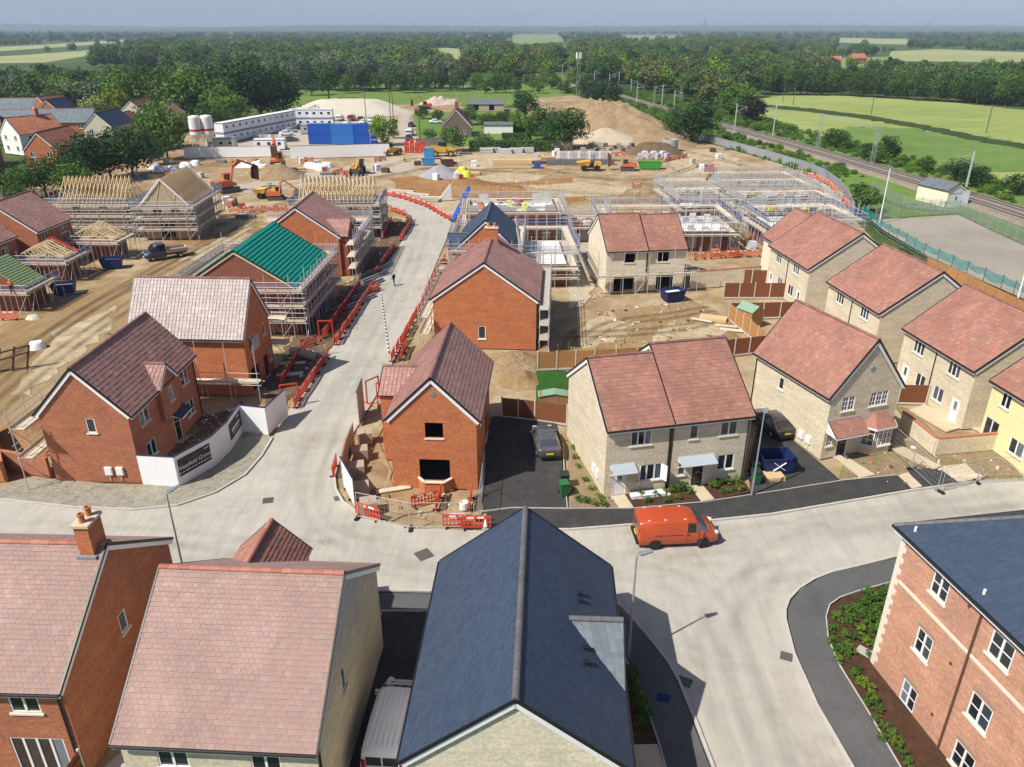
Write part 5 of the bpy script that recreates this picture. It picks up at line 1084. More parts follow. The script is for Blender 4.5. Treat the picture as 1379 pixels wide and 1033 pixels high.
def text_mesh(txt, size, mat, shear=0.):
    cu = bpy.data.curves.new('lettering', 'FONT'); cu.body = txt; cu.size = size; cu.align_x = 'CENTER'; cu.align_y = 'CENTER'; cu.extrude = .004; cu.shear = shear
    ob = bpy.data.objects.new('tmp', cu); COL.objects.link(ob); dg = bpy.context.evaluated_depsgraph_get(); me = bpy.data.meshes.new_from_object(ob.evaluated_get(dg)); bpy.data.objects.remove(ob); me.materials.clear(); me.materials.append(MAT(mat)); return me
def sign(label, a, b, f0, f1, z0, z1, lines):
    A, B = Vector(S2(*a)), Vector(S2(*b)); d = (B - A); n = Vector((d.y, -d.x)).normalized(); P0 = A + d*f0 + n*.06; P1 = A + d*f1 + n*.06; c = (P0 + P1)/2; w = (P1 - P0).length; ang = math.atan2(d.y, d.x)
    root = thing('sign_board', label, 'sign', (c.x, c.y, z0), ang); MB().box(-w/2, w/2, -.015, .025, 0, z1 - z0).build('board', 'sign_dark', root)
    for txt, x, z, s, m, sh in lines:
        o = obj('lettering', text_mesh(txt, s, m, sh), root, (x*w, -.021, z)); o.rotation_euler = (math.pi/2, 0, 0)
    return root
STROKE = lambda n, w, seed: [(random.Random(seed + i).uniform(.5, .95)*w/n, -w/2 + w*(i + .5)/n) for i in range(n)]
def small_print(root, x, z, w, h, n, mat, seed):   # printing too small to read in the photograph
    mb = MB()
    for l, c in STROKE(n, w, seed): mb.box(x + c - l/2, x + c + l/2, -.021, -.016, z - h/2, z + h/2)
    mb.build('small_print', mat, root)
sg1 = sign('dark sign reading Westfield Grove on the white hoarding', (242,656), (290,628), .06, .93, .75, 2.05, [('Westfield Grove', -.03, .60, .44, 'sign_white', .25)])
small_print(sg1, 0, .24, 2.9, .07, 11, 'sign_white', 3); small_print(sg1, -.1, .98, .9, .05, 4, 'stripe_red', 5); small_print(sg1, 1.2, 1.12, .7, .09, 3, 'sign_white', 7)
sg2 = sign('dark sales sign on the hoarding beside the bend of the verge', (312,606), (327,582), .04, .96, .75, 2.05, [])
small_print(sg2, 0, .62, 1.9, .22, 6, 'sign_white', 9); small_print(sg2, 0, .30, 1.7, .07, 8, 'sign_white', 11); small_print(sg2, .6, 1.12, .6, .09, 3, 'sign_white', 13)
hoarding('brown backed hoarding beside the concrete blocks at the street', [(478,602),(469,625),(462,655)], 2.0, 'timber_grey', 'timber_brown')
hoarding('tall dark mesh hoarding panel standing at the street edge', [(484,573),(491,553)], 2.9, 'timber_grey', 'steel_dark')
hoarding('white hoarding panel with red barriers leaning at its foot', [(462,652),(478,682)], 2.2)
hoarding('long white hoarding screening the site cabins', [(249,213),(300,212),(378,211)], 2.6, panel=2.4)
hoarding('long white hoarding screening the blue containers', [(392,214),(525,210)], 3.0, panel=2.4)
hoarding('short grey hoarding at the foot of the estate trees', [(200,217),(221,212)], 2.6, 'palisade')
hoarding('grey timber wall along the lane by the old house', [(560,197),(606,194)], 1.9, 'timber_grey', 'timber_grey')
hoarding('grey steel boundary hoarding curving behind the half built plots', [(932,186),(980,199),(1030,213),(1085,230),(1108,240),(1130,256),(1143,276),(1149,296)], 1.9, 'palisade', 'palisade', panel=2.4)
hoarding('grey boundary fence panels at the foot of the spoil heap', [(862,168),(885,178)], 1.8, 'palisade', 'palisade')
def palisade(label, px, h=2.4, step=.32, mat='palisade', name='palisade_fence'):
    p = world_pts(px); root = thing(name, label, 'fence', (p[0].x, p[0].y, 0)); o = p[0]
    for a, b in zip(p, p[1:]):
        L = (b - a).length; n = max(1, round(L / 2.75)); d = (b - a)/n; w = d.length; ang = math.atan2(d.y, d.x); mb = MB(); k = int(w/step)
        for i in range(k): x = (i + .5)*w/k; mb.box(x - .035, x + .035, -.03, -.01, .05, h)
        mb.box(0, w, -.01, .03, .45, .52).box(0, w, -.01, .03, h - .45, h - .38); me = mb.mesh('panel', mat); mp = MB().box(-.05, .05, -.0, .1, 0, h).mesh('post', mat)
        for i in range(n): q = a + d*i - o; obj('panel', me, root, (q.x, q.y, 0), ang); obj('post', mp, root, (q.x, q.y, 0), ang)
palisade('grey palisade fence along the far edge of the empty yard', [(1178,296),(1230,291),(1290,289),(1330,309),(1379,331),(1500,385)])
palisade('grey palisade fence between the yard and the garage store', [(1172,262),(1215,280),(1290,288)], 2.2)
def net_fence(label, px, h=2.4):
    p = world_pts(px); root = thing('net_fence', label, 'fence', (p[0].x, p[0].y, 0)); o = p[0]; r = random.Random(4); pole = MB().tube((0, 0, 0), (0, 0, h + .1), .04, 6).mesh('post', 'steel_dark'); k = 0
    for a, b in zip(p, p[1:]):
        L = (b - a).length; n = max(1, round(L / 3.0)); d = (b - a)/n
        for i in range(n):
            q = a + d*i - o; obj('post', pole, root, (q.x, q.y, 0)); mb = MB(); m = 8; vs_ = []; sag = r.uniform(.2, .9); lo = h - r.uniform(.7, 1.3) - (1.0 if k < 2 else 0)
            for j in range(m + 1):
                t = j/m; c = q + d*t; s = math.sin(math.pi*t); n_ = Vector((-d.y, d.x)).normalized() * (.035*math.sin(7*t + k))
                vs_ += [(c.x + n_.x, c.y + n_.y, h - .25*sag*s), (c.x - n_.x, c.y - n_.y, (h - .25*sag*s + lo)/2), (c.x + n_.x*1.5, c.y + n_.y*1.5, lo - .3*sag*s)]
            mb.add(vs_, [(3*j + e, 3*j + 3 + e, 3*j + 4 + e, 3*j + 1 + e) for j in range(m) for e in (0, 1)]); mb.build('netting', 'net_teal', root); k += 1
            w = MB()
            for z in (.3, .8, 1.3): w.tube((q.x, q.y, z), (q.x + d.x, q.y + d.y, z), .012, 4)
            w.build('wire', 'steel', root)
    obj('post', pole, root, (p[-1].x - o.x, p[-1].y - o.y, 0))
net_fence('teal debris netting sagging along the fence of the empty yard', [(1160,294),(1184,317),(1242,351),(1299,377),(1345,397),(1379,414),(1460,455)])
_pm = None
def mesh_fence(label, px, h=2.0, foot=True):
    p = world_pts(px)
    for a, b in zip(p, p[1:]):
        L = (b - a).length; n = max(1, round(L / 3.4)); d = (b - a)/n; w = d.length; ang = math.atan2(d.y, d.x)
        for i in range(n):
            q = a + d*i; root = thing('mesh_fence_panel', label, 'fence', (q.x, q.y, 0), ang, 'temporary mesh fence panels'); fr = MB()
            fr.tube((0, 0, .1), (0, 0, h), .022).tube((w - .06, 0, .1), (w - .06, 0, h), .022).tube((0, 0, h), (w - .06, 0, h), .022).tube((0, 0, .2), (w - .06, 0, .2), .022); fr.build('frame', 'galv', root)
            m = MB(); k = int(w/.22)
            for j in range(1, k): m.bar((j*w/k, 0, .2), (j*w/k, 0, h), .007)
            for j in range(1, 5): m.bar((0, 0, .2 + j*(h-.2)/5), (w - .06, 0, .2 + j*(h-.2)/5), .007)
            m.build('mesh', 'mesh_panel', root); MB().cbox((0, 0, .06), (.22, .65, .13)).build('foot', 'trim_black', root)
mesh_fence('temporary steel mesh fence panel around the bay window house', [(482,698),(553,713),(640,712)])
mesh_fence('temporary steel mesh fence panel along the drive of bay window house', [(645,700),(653,640)])
mesh_fence('temporary steel mesh fence panel leaning beside the porch house', [(1196,603),(1262,664)]); mesh_fence('temporary steel mesh fence panel on the unpaved footway', [(1266,663),(1315,650),(1379,648)])
# ------------------------------------------------------------------ plastic barriers
def barrier_proto(mat, strip='white_plastic'):
    root = thing('plastic_barrier', 'tmp', 'barrier'); w, h = 1.95, 1.0; mb = MB()
    mb.box(-w/2, w/2, -.03, .03, h - .24, h); mb.box(-w/2, w/2, -.025, .025, .12, .24); mb.box(-w/2, w/2, -.022, .022, .45, .52)
    for i in range(9): x = -w/2 + .05 + (w - .1)*i/8; mb.box(x - .045, x + .045, -.024, .024, .24, h - .24)
    mb.build('panel', mat, root)
    for s in (-1, 1): MB().box(s*.72 - .05, s*.72 + .05, -.25, .25, 0, .11).build('foot', 'trim_black', root)
    MB().box(-.55, -.1, -.034, .034, h - .2, h - .05).box(.1, .55, -.034, .034, h - .2, h - .05).build('reflective_strip', strip, root)
    return root
bar_red = barrier_proto('red_plastic'); bar_or = barrier_proto('orange_plastic'); _used = set()
def place(proto, loc, rz, label, group, scale=None):
    if proto.name not in _used:
        _used.add(proto.name); KIDS.pop(proto.name, None); proto.location = loc; proto.rotation_euler = (0, 0, rz); proto['label'] = label; proto['group'] = group
        if scale: proto.scale = (scale,)*3 if not hasattr(scale, '__len__') else scale
        return proto
    return copy_tree(proto, loc, rz, label, group, scale if scale else (1, 1, 1))
def barriers(label, px, proto=bar_red, step=2.0, jitter=.08, skip=0.):
    p = world_pts(px); carry = 0
    for a, b in zip(p, p[1:]):
        L = (b - a).length; n = max(1, round(L/step)); d = (b - a)/n; ang = math.atan2(d.y, d.x)
        for i in range(n):
            if rng.random() < skip: continue
            q = a + d*(i + .5); place(proto, (q.x + rng.uniform(-.05, .05), q.y + rng.uniform(-.05, .05), 0), ang + rng.uniform(-jitter, jitter), label, 'plastic site barriers')
barriers('red plastic barrier along the street edge below the pale roofed house', [(396,551),(442,482)]); barriers('red plastic barrier across the muddy front of pale roofed house', [(378,520),(400,485),(415,470)])
barriers('red plastic barrier along the street beside the teal roof scaffold', [(452,466),(478,425),(505,384)]); barriers('red plastic barrier between the teal roof scaffold and the footway', [(436,457),(462,418),(486,385)])
barriers('red plastic barrier beside the grey pipes at the street edge', [(505,372),(520,350),(532,334)], skip=.1); barriers('red plastic barrier lining the bend of the street near the truss house', [(540,325),(553,303),(546,290),(526,284),(506,287)]); barriers('red plastic barrier on the inside of the street bend', [(516,322),(524,305),(520,292)])
barriers('red plastic barrier on the outer edge of the street bend', [(512,262),(540,267),(575,279),(606,297),(625,300)]); barriers('red plastic barrier along the street side of the wide brick house', [(526,489),(545,456),(566,418),(583,378),(600,350)]); barriers('red plastic barrier in the gap beside the wide brick house', [(540,485),(548,468)])
barriers('red plastic barrier crossing behind the small slate roof house', [(722,293),(757,300),(800,302)]); barriers('red plastic barrier under the scaffold behind the slate roof house', [(715,318),(752,320)], skip=.2)
barriers('orange plastic barrier on top of the long buff wall', [(932,350),(975,347),(1024,345)], bar_or); barriers('red plastic barrier beside the skip behind the unfinished pair', [(945,318),(965,340)]); barriers('red plastic barrier among the bags behind the unfinished pair', [(1002,332),(1018,322)])
barriers('red plastic barrier by the tracks behind the pale roofed house', [(308,286),(388,284)]); barriers('orange plastic barrier lying at the green garage scaffold', [(2,431),(24,430)], bar_or)
barriers('red plastic barrier at the kerb before the bay window house', [(485,694),(507,701)]); barriers('red plastic barrier tilted below the bay window', [(562,684),(585,678)]); barriers('red plastic barrier standing end on below the bay window', [(588,690),(594,670)])
barriers('red and white barrier with a blue notice at the drive corner', [(606,710),(628,711)]); barriers('red and white barrier next to the traffic cone', [(630,712),(652,712)]); barriers('red barrier on the kerb edge by the brown hoarding', [(449,647),(455,625)]); barriers('red barrier leaning on the white hoarding panel', [(466,655),(476,678)])
barriers('red barrier inside the mesh fence by the drive', [(633,690),(637,670)]); barriers('red plastic barrier before the white hoarding of the containers', [(402,217),(422,217)]); barriers('red plastic barrier beside the yellow digger', [(505,218),(520,216)]); barriers('red plastic barrier on the dirt yard by the half built plots', [(948,232),(962,228),(950,246)], skip=.2)
barriers('orange barrier along the curved site road', [(1085,238),(1098,240),(1116,250),(1128,262),(1140,276),(1144,282)], bar_or); barriers('orange barrier on the near side of the curved site road', [(1098,262),(1106,258),(1108,276)], bar_or)
barriers('red barrier by the block stacks and brown heap', [(895,218),(915,214),(925,212)]); barriers('red barrier at the fence end of the yard', [(900,192),(922,192)], bar_or); barriers('lone red barrier on the open dirt', [(855,253),(861,253)], step=1.2)
barriers('red barrier beside the orange digger at the truss house', [(448,236),(462,232),(470,240)], skip=.2); barriers('red barrier near the foot of the street scaffold', [(497,398),(512,390)], skip=.1); barriers('red barrier around the sand bag by the pale roofed house', [(405,470),(428,463)])
for px, py, rz, lab in ((392,548,.3,'red pedestrian gate frame at the end of the white hoarding'), (440,458,.1,'red pedestrian gate frame beside the teal roof scaffold'), (503,540,.9,'red pedestrian gate frame beside the bay window house'), (520,545,.2,'second red gate frame nearer the bay window house')):
    p = survey(px, py); root = thing('barrier_gate', lab, 'barrier', (p.x, p.y, 0), rz); MB().bar((-.7, 0, 0), (-.7, 0, 2.1), .1).bar((.7, 0, 0), (.7, 0, 2.1), .1).bar((-.7, 0, 2.1), (.7, 0, 2.1), .1).build('frame', 'red_plastic', root)
    for s in (-.7, .7): MB().bar((s, -.5, .05), (s, .5, .05), .12).build('foot', 'red_plastic', root)
p = survey(617, 706); sg = thing('notice_board', 'blue and white site notice on the red barrier', 'sign', (p.x, p.y - .06, .35)); MB().box(-.5, .5, -.02, .0, 0, .55).build('board', 'sign_white', sg); MB().box(.02, .42, -.024, -.02, .1, .45).lathe((-.22, -.022, .28), [(.0, 0), (.001, .0)], 8).build('print', 'blue_plastic', sg)
# ------------------------------------------------------------------ vehicles
def wheel(root, x, y, r, w, rim='rim_silver', steer=0.):
    s = 1 if y > 0 else -1
    o = MB().lathe((0, 0, 0), [(r*.62, -w/2), (r*.94, -w/2), (r, -w*.32), (r, w*.32), (r*.94, w/2), (r*.62, w/2), (r*.60, w*.3)], 18).build('wheel', 'tyre', root, (x, y, r)); o.rotation_euler = (-s*math.pi/2, 0, steer)
    mb = MB().lathe((0, 0, w*.28), [(r*.62, 0), (r*.6, .02), (r*.2, .03), (r*.18, .05), (0.001, .05)], 18)
    for k in range(5): t = 2*math.pi*k/5; mb.bar((r*.15*math.cos(t), r*.15*math.sin(t), w*.28 + .04), (r*.58*math.cos(t), r*.58*math.sin(t), w*.28 + .03), r*.14, .02)
    mb.build('rim', rim, o)
def loft_body(root, st, mat, glass_side=(), glass_top=(), name='body'):
    rings = []
    for x, zb, zbelt, zr, wb, wm, wr in st:
        h = [(0, zb), (wb*.9, zb), (wb, zb + .12), (wm*1.0, zb + (zbelt - zb)*.6), (wm*.985, zbelt), (wr + .03, zr - .1*(zr - zbelt > .2) - .02), (wr - .08, zr - .01), (wr*.5, zr + .015), (0, zr + .02)]
        rings.append([(x, y, z) for y, z in h] + [(x, -y, z) for y, z in h[-2:0:-1]])
    n = len(rings[0]); V = [p for r_ in rings for p in r_]; Fc = []
    for i in range(len(rings) - 1):
        for j in range(n): Fc.append((i*n + j, (i+1)*n + j, (i+1)*n + (j+1) % n, i*n + (j+1) % n))
    Fc += [tuple(range(n)), tuple(range((len(rings)-1)*n, len(rings)*n))[::-1]]
    b = MB().add(V, Fc).build(name, mat, root, smooth=True)
    me = b.data
    try: me.set_sharp_from_angle(angle=R(38))
    except Exception: pass
    def patch(i, js, nm):
        vs_ = []; fs = []
        for j in js:
            q = [Vector(V[i*n + j]), Vector(V[(i+1)*n + j]), Vector(V[(i+1)*n + (j+1) % n]), Vector(V[i*n + (j+1) % n])]
            nr = (q[1] - q[0]).cross(q[3] - q[0]); nr = nr.normalized() if nr.length > 1e-9 else Vector((0, 0, 1)); cc = sum(q, Vector())/4
            if nr.dot(cc - Vector((cc.x, 0, .8))) < 0: nr = -nr
            k = len(vs_); vs_ += [p + (cc - p)*.07 + nr*.012 for p in q]; fs.append((k, k+1, k+2, k+3))
        MB().add(vs_, fs).build(nm, 'glass_car', root)
    for i in glass_side: patch(i, [4], 'side_window'); patch(i, [n - 5], 'side_window')
    for i, nm in glass_top: patch(i, [5, 6, 7, n-8, n-7, n-6], nm)
    return b
VAN = [(-2.5,.5,1.1,1.72,.86,.9,.74),(-2.44,.36,1.1,1.88,.94,.97,.82),(-2.3,.32,1.12,1.95,.95,.985,.85),(-.8,.3,1.15,2.0,.96,.99,.87),(.45,.3,1.15,1.98,.96,.99,.86),(1.0,.3,1.15,1.9,.96,.985,.82),(1.78,.3,1.13,1.24,.95,.96,.80),(2.2,.32,.98,1.06,.92,.92,.78),(2.42,.38,.75,.9,.86,.86,.72),(2.52,.48,.62,.74,.66,.66,.56)]
def van(label, loc, rz, mat, rim='rim_dark', rails=True, front_steer=0., group=None, stripes=False):
    r = thing('van', label, 'van', loc, rz, group); loft_body(r, VAN, mat, glass_side=(4, 5), glass_top=((5, 'windscreen'),))
    for x in (-1.48, 1.5):
        for s in (-1, 1):
            o = MB().lathe((0, 0, 0), [(.0, 0), (.37, 0), (.38, .02)], 20).build('wheel_arch', 'trim_black', r, (x, s*.975, .36)); o.rotation_euler = (-s*math.pi/2, 0, 0)
            wheel(r, x, s*.90, .34, .22, rim, front_steer if x > 0 else 0)
    for s in (-1, 1):
        MB().box(-2.515, -2.4, s*.80 - .08, s*.80 + .1*(1 if s > 0 else 1), .95, 1.5).build('tail_lamp', 'lamp_red', r); MB().cbox((2.30, s*.70, .93), (.3, .26, .16), s*-.4).build('headlight', 'lamp_clear', r)
        MB().cbox((1.32, s*1.09, 1.2), (.14, .2, .24)).bar((1.3, s*.97, 1.18), (1.32, s*1.08, 1.18), .06).build('wing_mirror', mat, r); MB().box(-1.5, .2, s*.982 - .008, s*.982 + .008, 1.0, 1.035).build('door_rail', 'trim_black', r); MB().cbox((.55, s*.99, 1.02), (.2, .03, .05)).build('door_handle', 'trim_black', r)
    MB().box(-2.53, -2.46, -.68, -.04, 1.2, 1.66).box(-2.53, -2.46, .04, .68, 1.2, 1.66).build('rear_window', 'glass_car', r); MB().box(-2.62, -2.45, -.86, .86, .38, .58).build('bumper', 'trim_black', r); MB().box(2.36, 2.56, -.6, .6, .44, .7).build('grille', 'trim_black', r); MB().box(1.84, 2.05, -.62, .62, 1.10, 1.155).build('bonnet_vent', 'trim_black', r); MB().box(-2.555, -2.51, -.26, .26, .66, .78).build('number_plate', 'plate_yellow', r)
    for x in (-1.15, .47, 1.2):
        for s in (-1, 1): MB().box(x - .009, x + .009, s*.984 - .006, s*.984 + .006, .5, 1.12).build('door_seam', 'trim_black', r)
    if rails:
        for s in (-1, 1):
            for x in (-1.9, -.9, .3): MB().cbox((x, s*.72, 1.99), (.14, .06, .04)).build('roof_mount', 'lamp_clear', r)
    if stripes:
        for k in range(7): MB().box(-2.2, .75, -.66 + k*.22 - .02, -.66 + k*.22 + .02, 1.985, 2.022).build('roof_rib', mat, r)
    return r
p = survey(910, 738); van('orange panel van parked on the road before the cream pair', (10.15, 39.45, 0), R(4), 'van_orange', front_steer=.35)
van('white panel van parked between the buff house and slate house', (-5.2, 24.7, .07), R(86), 'car_white', 'rim_silver', False, stripes=True)
CAR = [(-2.2,.45,.78,.92,.7,.72,.6),(-2.12,.3,.85,1.0,.82,.85,.66),(-1.85,.26,.92,1.06,.87,.9,.66),(-1.25,.24,.95,1.36,.88,.9,.60),(-.4,.22,.95,1.45,.88,.9,.62),(.35,.22,.93,1.42,.88,.9,.62),(1.05,.22,.93,1.0,.88,.9,.70),(1.75,.24,.82,.88,.86,.86,.68),(2.08,.3,.66,.74,.78,.78,.6),(2.2,.4,.55,.62,.55,.55,.45)]
def car(label, loc, rz, mat, group=None, scale=(1, 1, 1), cat='car'):
    r = thing('car', label, cat, loc, rz, group); r.scale = scale; loft_body(r, CAR, mat, glass_side=(3, 4, 5), glass_top=((2, 'rear_window'), (5, 'windscreen')))
    for x in (-1.33, 1.35):
        for s in (-1, 1): wheel(r, x, s*.80, .325, .21)
    for s in (-1, 1):
        MB().cbox((-2.1, s*.6, .88), (.16, .34, .13)).build('tail_lamp', 'lamp_red', r); MB().cbox((2.0, s*.58, .70), (.2, .3, .12)).build('headlight', 'lamp_clear', r); MB().cbox((.72, s*.98, .98), (.12, .18, .12)).build('wing_mirror', mat, r)
    MB().box(-2.235, -2.19, -.26, .26, .58, .69).build('number_plate', 'plate_yellow', r); MB().box(-2.24, -2.0, -.7, .7, .28, .42).build('bumper', 'trim_black', r); return r
car('grey saloon car parked on the black drive beside the cream pair', (2.55, 51.0, .075), R(96), 'car_grey')
car('dark car in deep shade at the end of the skip drive', (20.6, 54.0, .075), R(106), 'car_black')
cars = [(183,0)]
LOT = [('car_black',362,170,1.5,'car'), ('car_white',372,172,1.6,'van'), ('car_silver',382,172,1.2,'car'), ('car_silver',392,178,.3,'car'), ('car_white',386,182,.25,'car'), ('car_grey',392,190,.3,'car'), ('car_grey',410,166,1.5,'car'), ('car_silver',418,168,1.5,'car'), ('car_grey',426,168,1.5,'car'), ('car_black',446,163,1.5,'car'), ('car_white',458,162,1.55,'van'), ('car_red',474,162,1.5,'van'), ('car_black',486,162,1.5,'car'), ('car_white',468,167,1.5,'car'), ('car_white',489,166,1.5,'car'), ('car_silver',500,163,1.5,'car'), ('car_white',502,168,1.5,'van'), ('car_white',373,200,3.1,'van'), ('car_silver',408,172,.2,'car')]
NM = {'car_black': 'black', 'car_white': 'white', 'car_silver': 'silver', 'car_grey': 'dark grey', 'car_red': 'red'}
SPOT = {372: 'beside the white cabins', 458: 'next to a red van by the sand heap', 474: 'between a white van and a black car', 502: 'beside the green lane bush', 373: 'on open ground before the pallets', 362: 'at the cabin end of the lot', 446: 'in the rear row by the sand heap', 486: 'next to the red van'}
for m, x, y, rz, kd in LOT:
    p = survey(x, y); lab = '%s %s parked %s' % (NM[m], kd, SPOT.get(x, 'in the site car park below the pale sand heap'))
    (van if kd == 'van' else car)(lab, (p.x, p.y, -.08), rz, m, group='vehicles in the site car park')
for m, x, y, kd, lab in (('car_white',552,182,'van','white van parked in the lane beside the bush'), ('car_blue',551,188,'car','blue car parked in the lane behind a white van'), ('car_black',554,170,'car','black car parked furthest up the lane'), ('car_white',587,166,'car','white car on the old house drive')):
    p = survey(x, y); (van if kd == 'van' else car)(lab, (p.x, p.y, -.06), 1.55 if x < 580 else .1, m, group='vehicles in the lane')
def pickup(label, loc, rz):
    r = thing('tipper_truck', label, 'truck', loc, rz)
    cab = [(.1,.45,1.25,2.1,.9,.95,.84),(.2,.4,1.25,2.2,.95,.98,.86),(1.0,.4,1.25,2.22,.95,.98,.86),(1.55,.4,1.25,2.1,.95,.98,.82),(2.15,.4,1.22,1.32,.95,.96,.82),(2.6,.4,1.05,1.12,.92,.92,.8),(2.85,.45,.8,.95,.85,.85,.74),(2.92,.5,.7,.8,.7,.7,.6)]
    loft_body(r, cab, 'car_blue', glass_side=(1, 2, 3), glass_top=((3, 'windscreen'),), name='cab')
    MB().box(-2.7, .1, -.45, .45, .45, .65).build('chassis', 'steel_dark', r)
    mb = MB().box(-2.75, .05, -1.0, 1.0, .85, .93); mb.box(-2.75, .05, -1.03, -.99, .93, 1.35).box(-2.75, .05, .99, 1.03, .93, 1.35).box(-2.79, -2.75, -1.0, 1.0, .93, 1.35).box(.03, .07, -1.0, 1.0, .93, 1.9); mb.build('tipper_bed', 'timber_grey', r)
    for x in (-1.7, 1.95):
        for s in (-1, 1): wheel(r, x, s*.86, .36, .24)
    for s in (-1, 1): MB().cbox((2.78, s*.66, 1.0), (.22, .3, .2)).build('headlight', 'lamp_clear', r); MB().cbox((1.9, s*1.1, 1.4), (.12, .2, .3)).build('wing_mirror', 'trim_black', r)
    MB().box(2.9, 2.95, -.28, .28, .55, .68).build('number_plate', 'plate_white', r); MB().box(2.82, 2.94, -.55, .55, .72, .95).build('grille', 'trim_black', r)
pickup('dark blue tipper pickup parked beside the unfinished garages', (-48.2, 104.6, -.05), R(216))
# ------------------------------------------------------------------ site plant
def excavator(label, loc, rz, mat='plant_orange', s=1., boom=((.9, 1.6), (2.6, 4.6), (5.0, 3.6), (5.4, 1.2)), slew=0.):
    r = thing('excavator', label, 'excavator', loc, rz); r.scale = (s,)*3
    for k in (-1, 1):
        mb = MB(); pr = [(-1.75, .35), (-1.5, .05), (1.5, .05), (1.75, .35), (1.5, .78), (-1.5, .78)]; n = len(pr)
        mb.add([(x, k*1.0 - .27, z) for x, z in pr] + [(x, k*1.0 + .27, z) for x, z in pr], [(i, (i+1) % n, n + (i+1) % n, n + i) for i in range(n)] + [tuple(range(n))[::-1], tuple(range(n, 2*n))])
        for i in range(14): mb.box(-1.6 + i*.235, -1.5 + i*.235, k*1.0 - .29, k*1.0 + .29, .78, .83)
        mb.build('track', 'steel_dark', r)
    MB().lathe((0, 0, .7), [(.6, 0), (.6, .3)], 16).build('slew_ring', 'steel_dark', r)
    MB().add([(-1.7, -1.15, 1.0), (1.2, -1.15, 1.0), (1.2, 1.15, 1.0), (-1.7, 1.15, 1.0), (-1.85, -1.1, 1.95), (.2, -1.1, 1.85), (.2, 1.1, 1.85), (-1.85, 1.1, 1.95), (1.2, -1.15, 1.35), (1.2, 1.15, 1.35)], [(3,2,1,0),(0,1,8,5,4),(2,3,7,6,9),(4,5,6,7),(5,8,9,6),(1,2,9,8),(3,0,4,7)]).build('body', mat, r)
    MB().box(-1.95, -1.6, -1.12, 1.12, 1.0, 1.7).build('counterweight', 'steel_dark', r); c = MB().box(-.1, 1.25, .25, 1.1, 1.36, 2.7).box(-.15, 1.3, .2, 1.15, 2.7, 2.78).build('cab', mat, r); MB().box(1.252, 1.26, .32, 1.03, 1.6, 2.6).box(.05, 1.1, 1.102, 1.11, 1.7, 2.6).box(.05, 1.1, .24, .248, 1.7, 2.6).build('cab_window', 'glass_car', c)
    pts = [(x, 0, z) for x, z in boom]
    mid = ((boom[0][0]*.45 + boom[1][0]*.55) - .35, 0, boom[0][1]*.35 + boom[1][1]*.65 + .25)
    MB().bar(pts[0], mid, .36, .5, (0, 1, 0)).bar(mid, pts[1], .34, .45, (0, 1, 0)).build('boom', mat, r); MB().bar((pts[1][0] - .4, 0, pts[1][2] + .12), pts[2], .28, .38, (0, 1, 0)).build('stick', mat, r)
    MB().tube((.9, -.25, 1.3), (mid[0], -.25, mid[2] - .2), .08).tube((.9, .25, 1.3), (mid[0], .25, mid[2] - .2), .08).tube((mid[0] + .4, 0, mid[2] + .35), (pts[1][0] + .1, 0, pts[1][2] + .35), .07).build('hydraulic_ram', 'steel_pale', r)
    bx, bz = boom[3]; MB().add([(bx - .1, -.5, boom[2][1]), (bx + .25, -.5, boom[2][1] - .3), (bx + .1, -.5, bz), (bx - .7, -.5, bz + .3), (bx - .55, -.5, boom[2][1] - .5), (bx - .1, .5, boom[2][1]), (bx + .25, .5, boom[2][1] - .3), (bx + .1, .5, bz), (bx - .7, .5, bz + .3), (bx - .55, .5, boom[2][1] - .5)], [(0,1,2,3,4),(9,8,7,6,5),(0,5,6,1),(1,6,7,2),(2,7,8,3)]).build('bucket', 'steel_rust', r); return r
p = survey(306, 258); excavator('orange excavator with raised arm beside the battened timber roof', (p.x, p.y, -.1), R(48), s=1.25)
p = survey(372, 234); excavator('orange and black excavator standing on the brown soil heap', (p.x, p.y + 2, 1.2), R(-80), s=1.2, boom=((.9, 1.6), (1.9, 5.2), (3.6, 4.4), (3.8, 2.2)))
p = survey(372, 268); excavator('small orange excavator arm beside the yellow dumper', (p.x, p.y, -.1), R(5), s=.85, boom=((.9, 1.6), (2.2, 4.2), (4.4, 2.4), (4.6, .6)))
p = survey(845, 229); excavator('orange mini excavator next to the green skip', (p.x, p.y, -.1), R(176), s=.95, boom=((.9, 1.6), (1.6, 4.0), (4.2, 4.0), (4.6, .8)))
p = survey(600, 148); excavator('orange excavator working at the rubble pile', (p.x - 8, p.y + 4, -.1), R(200), s=1.1)
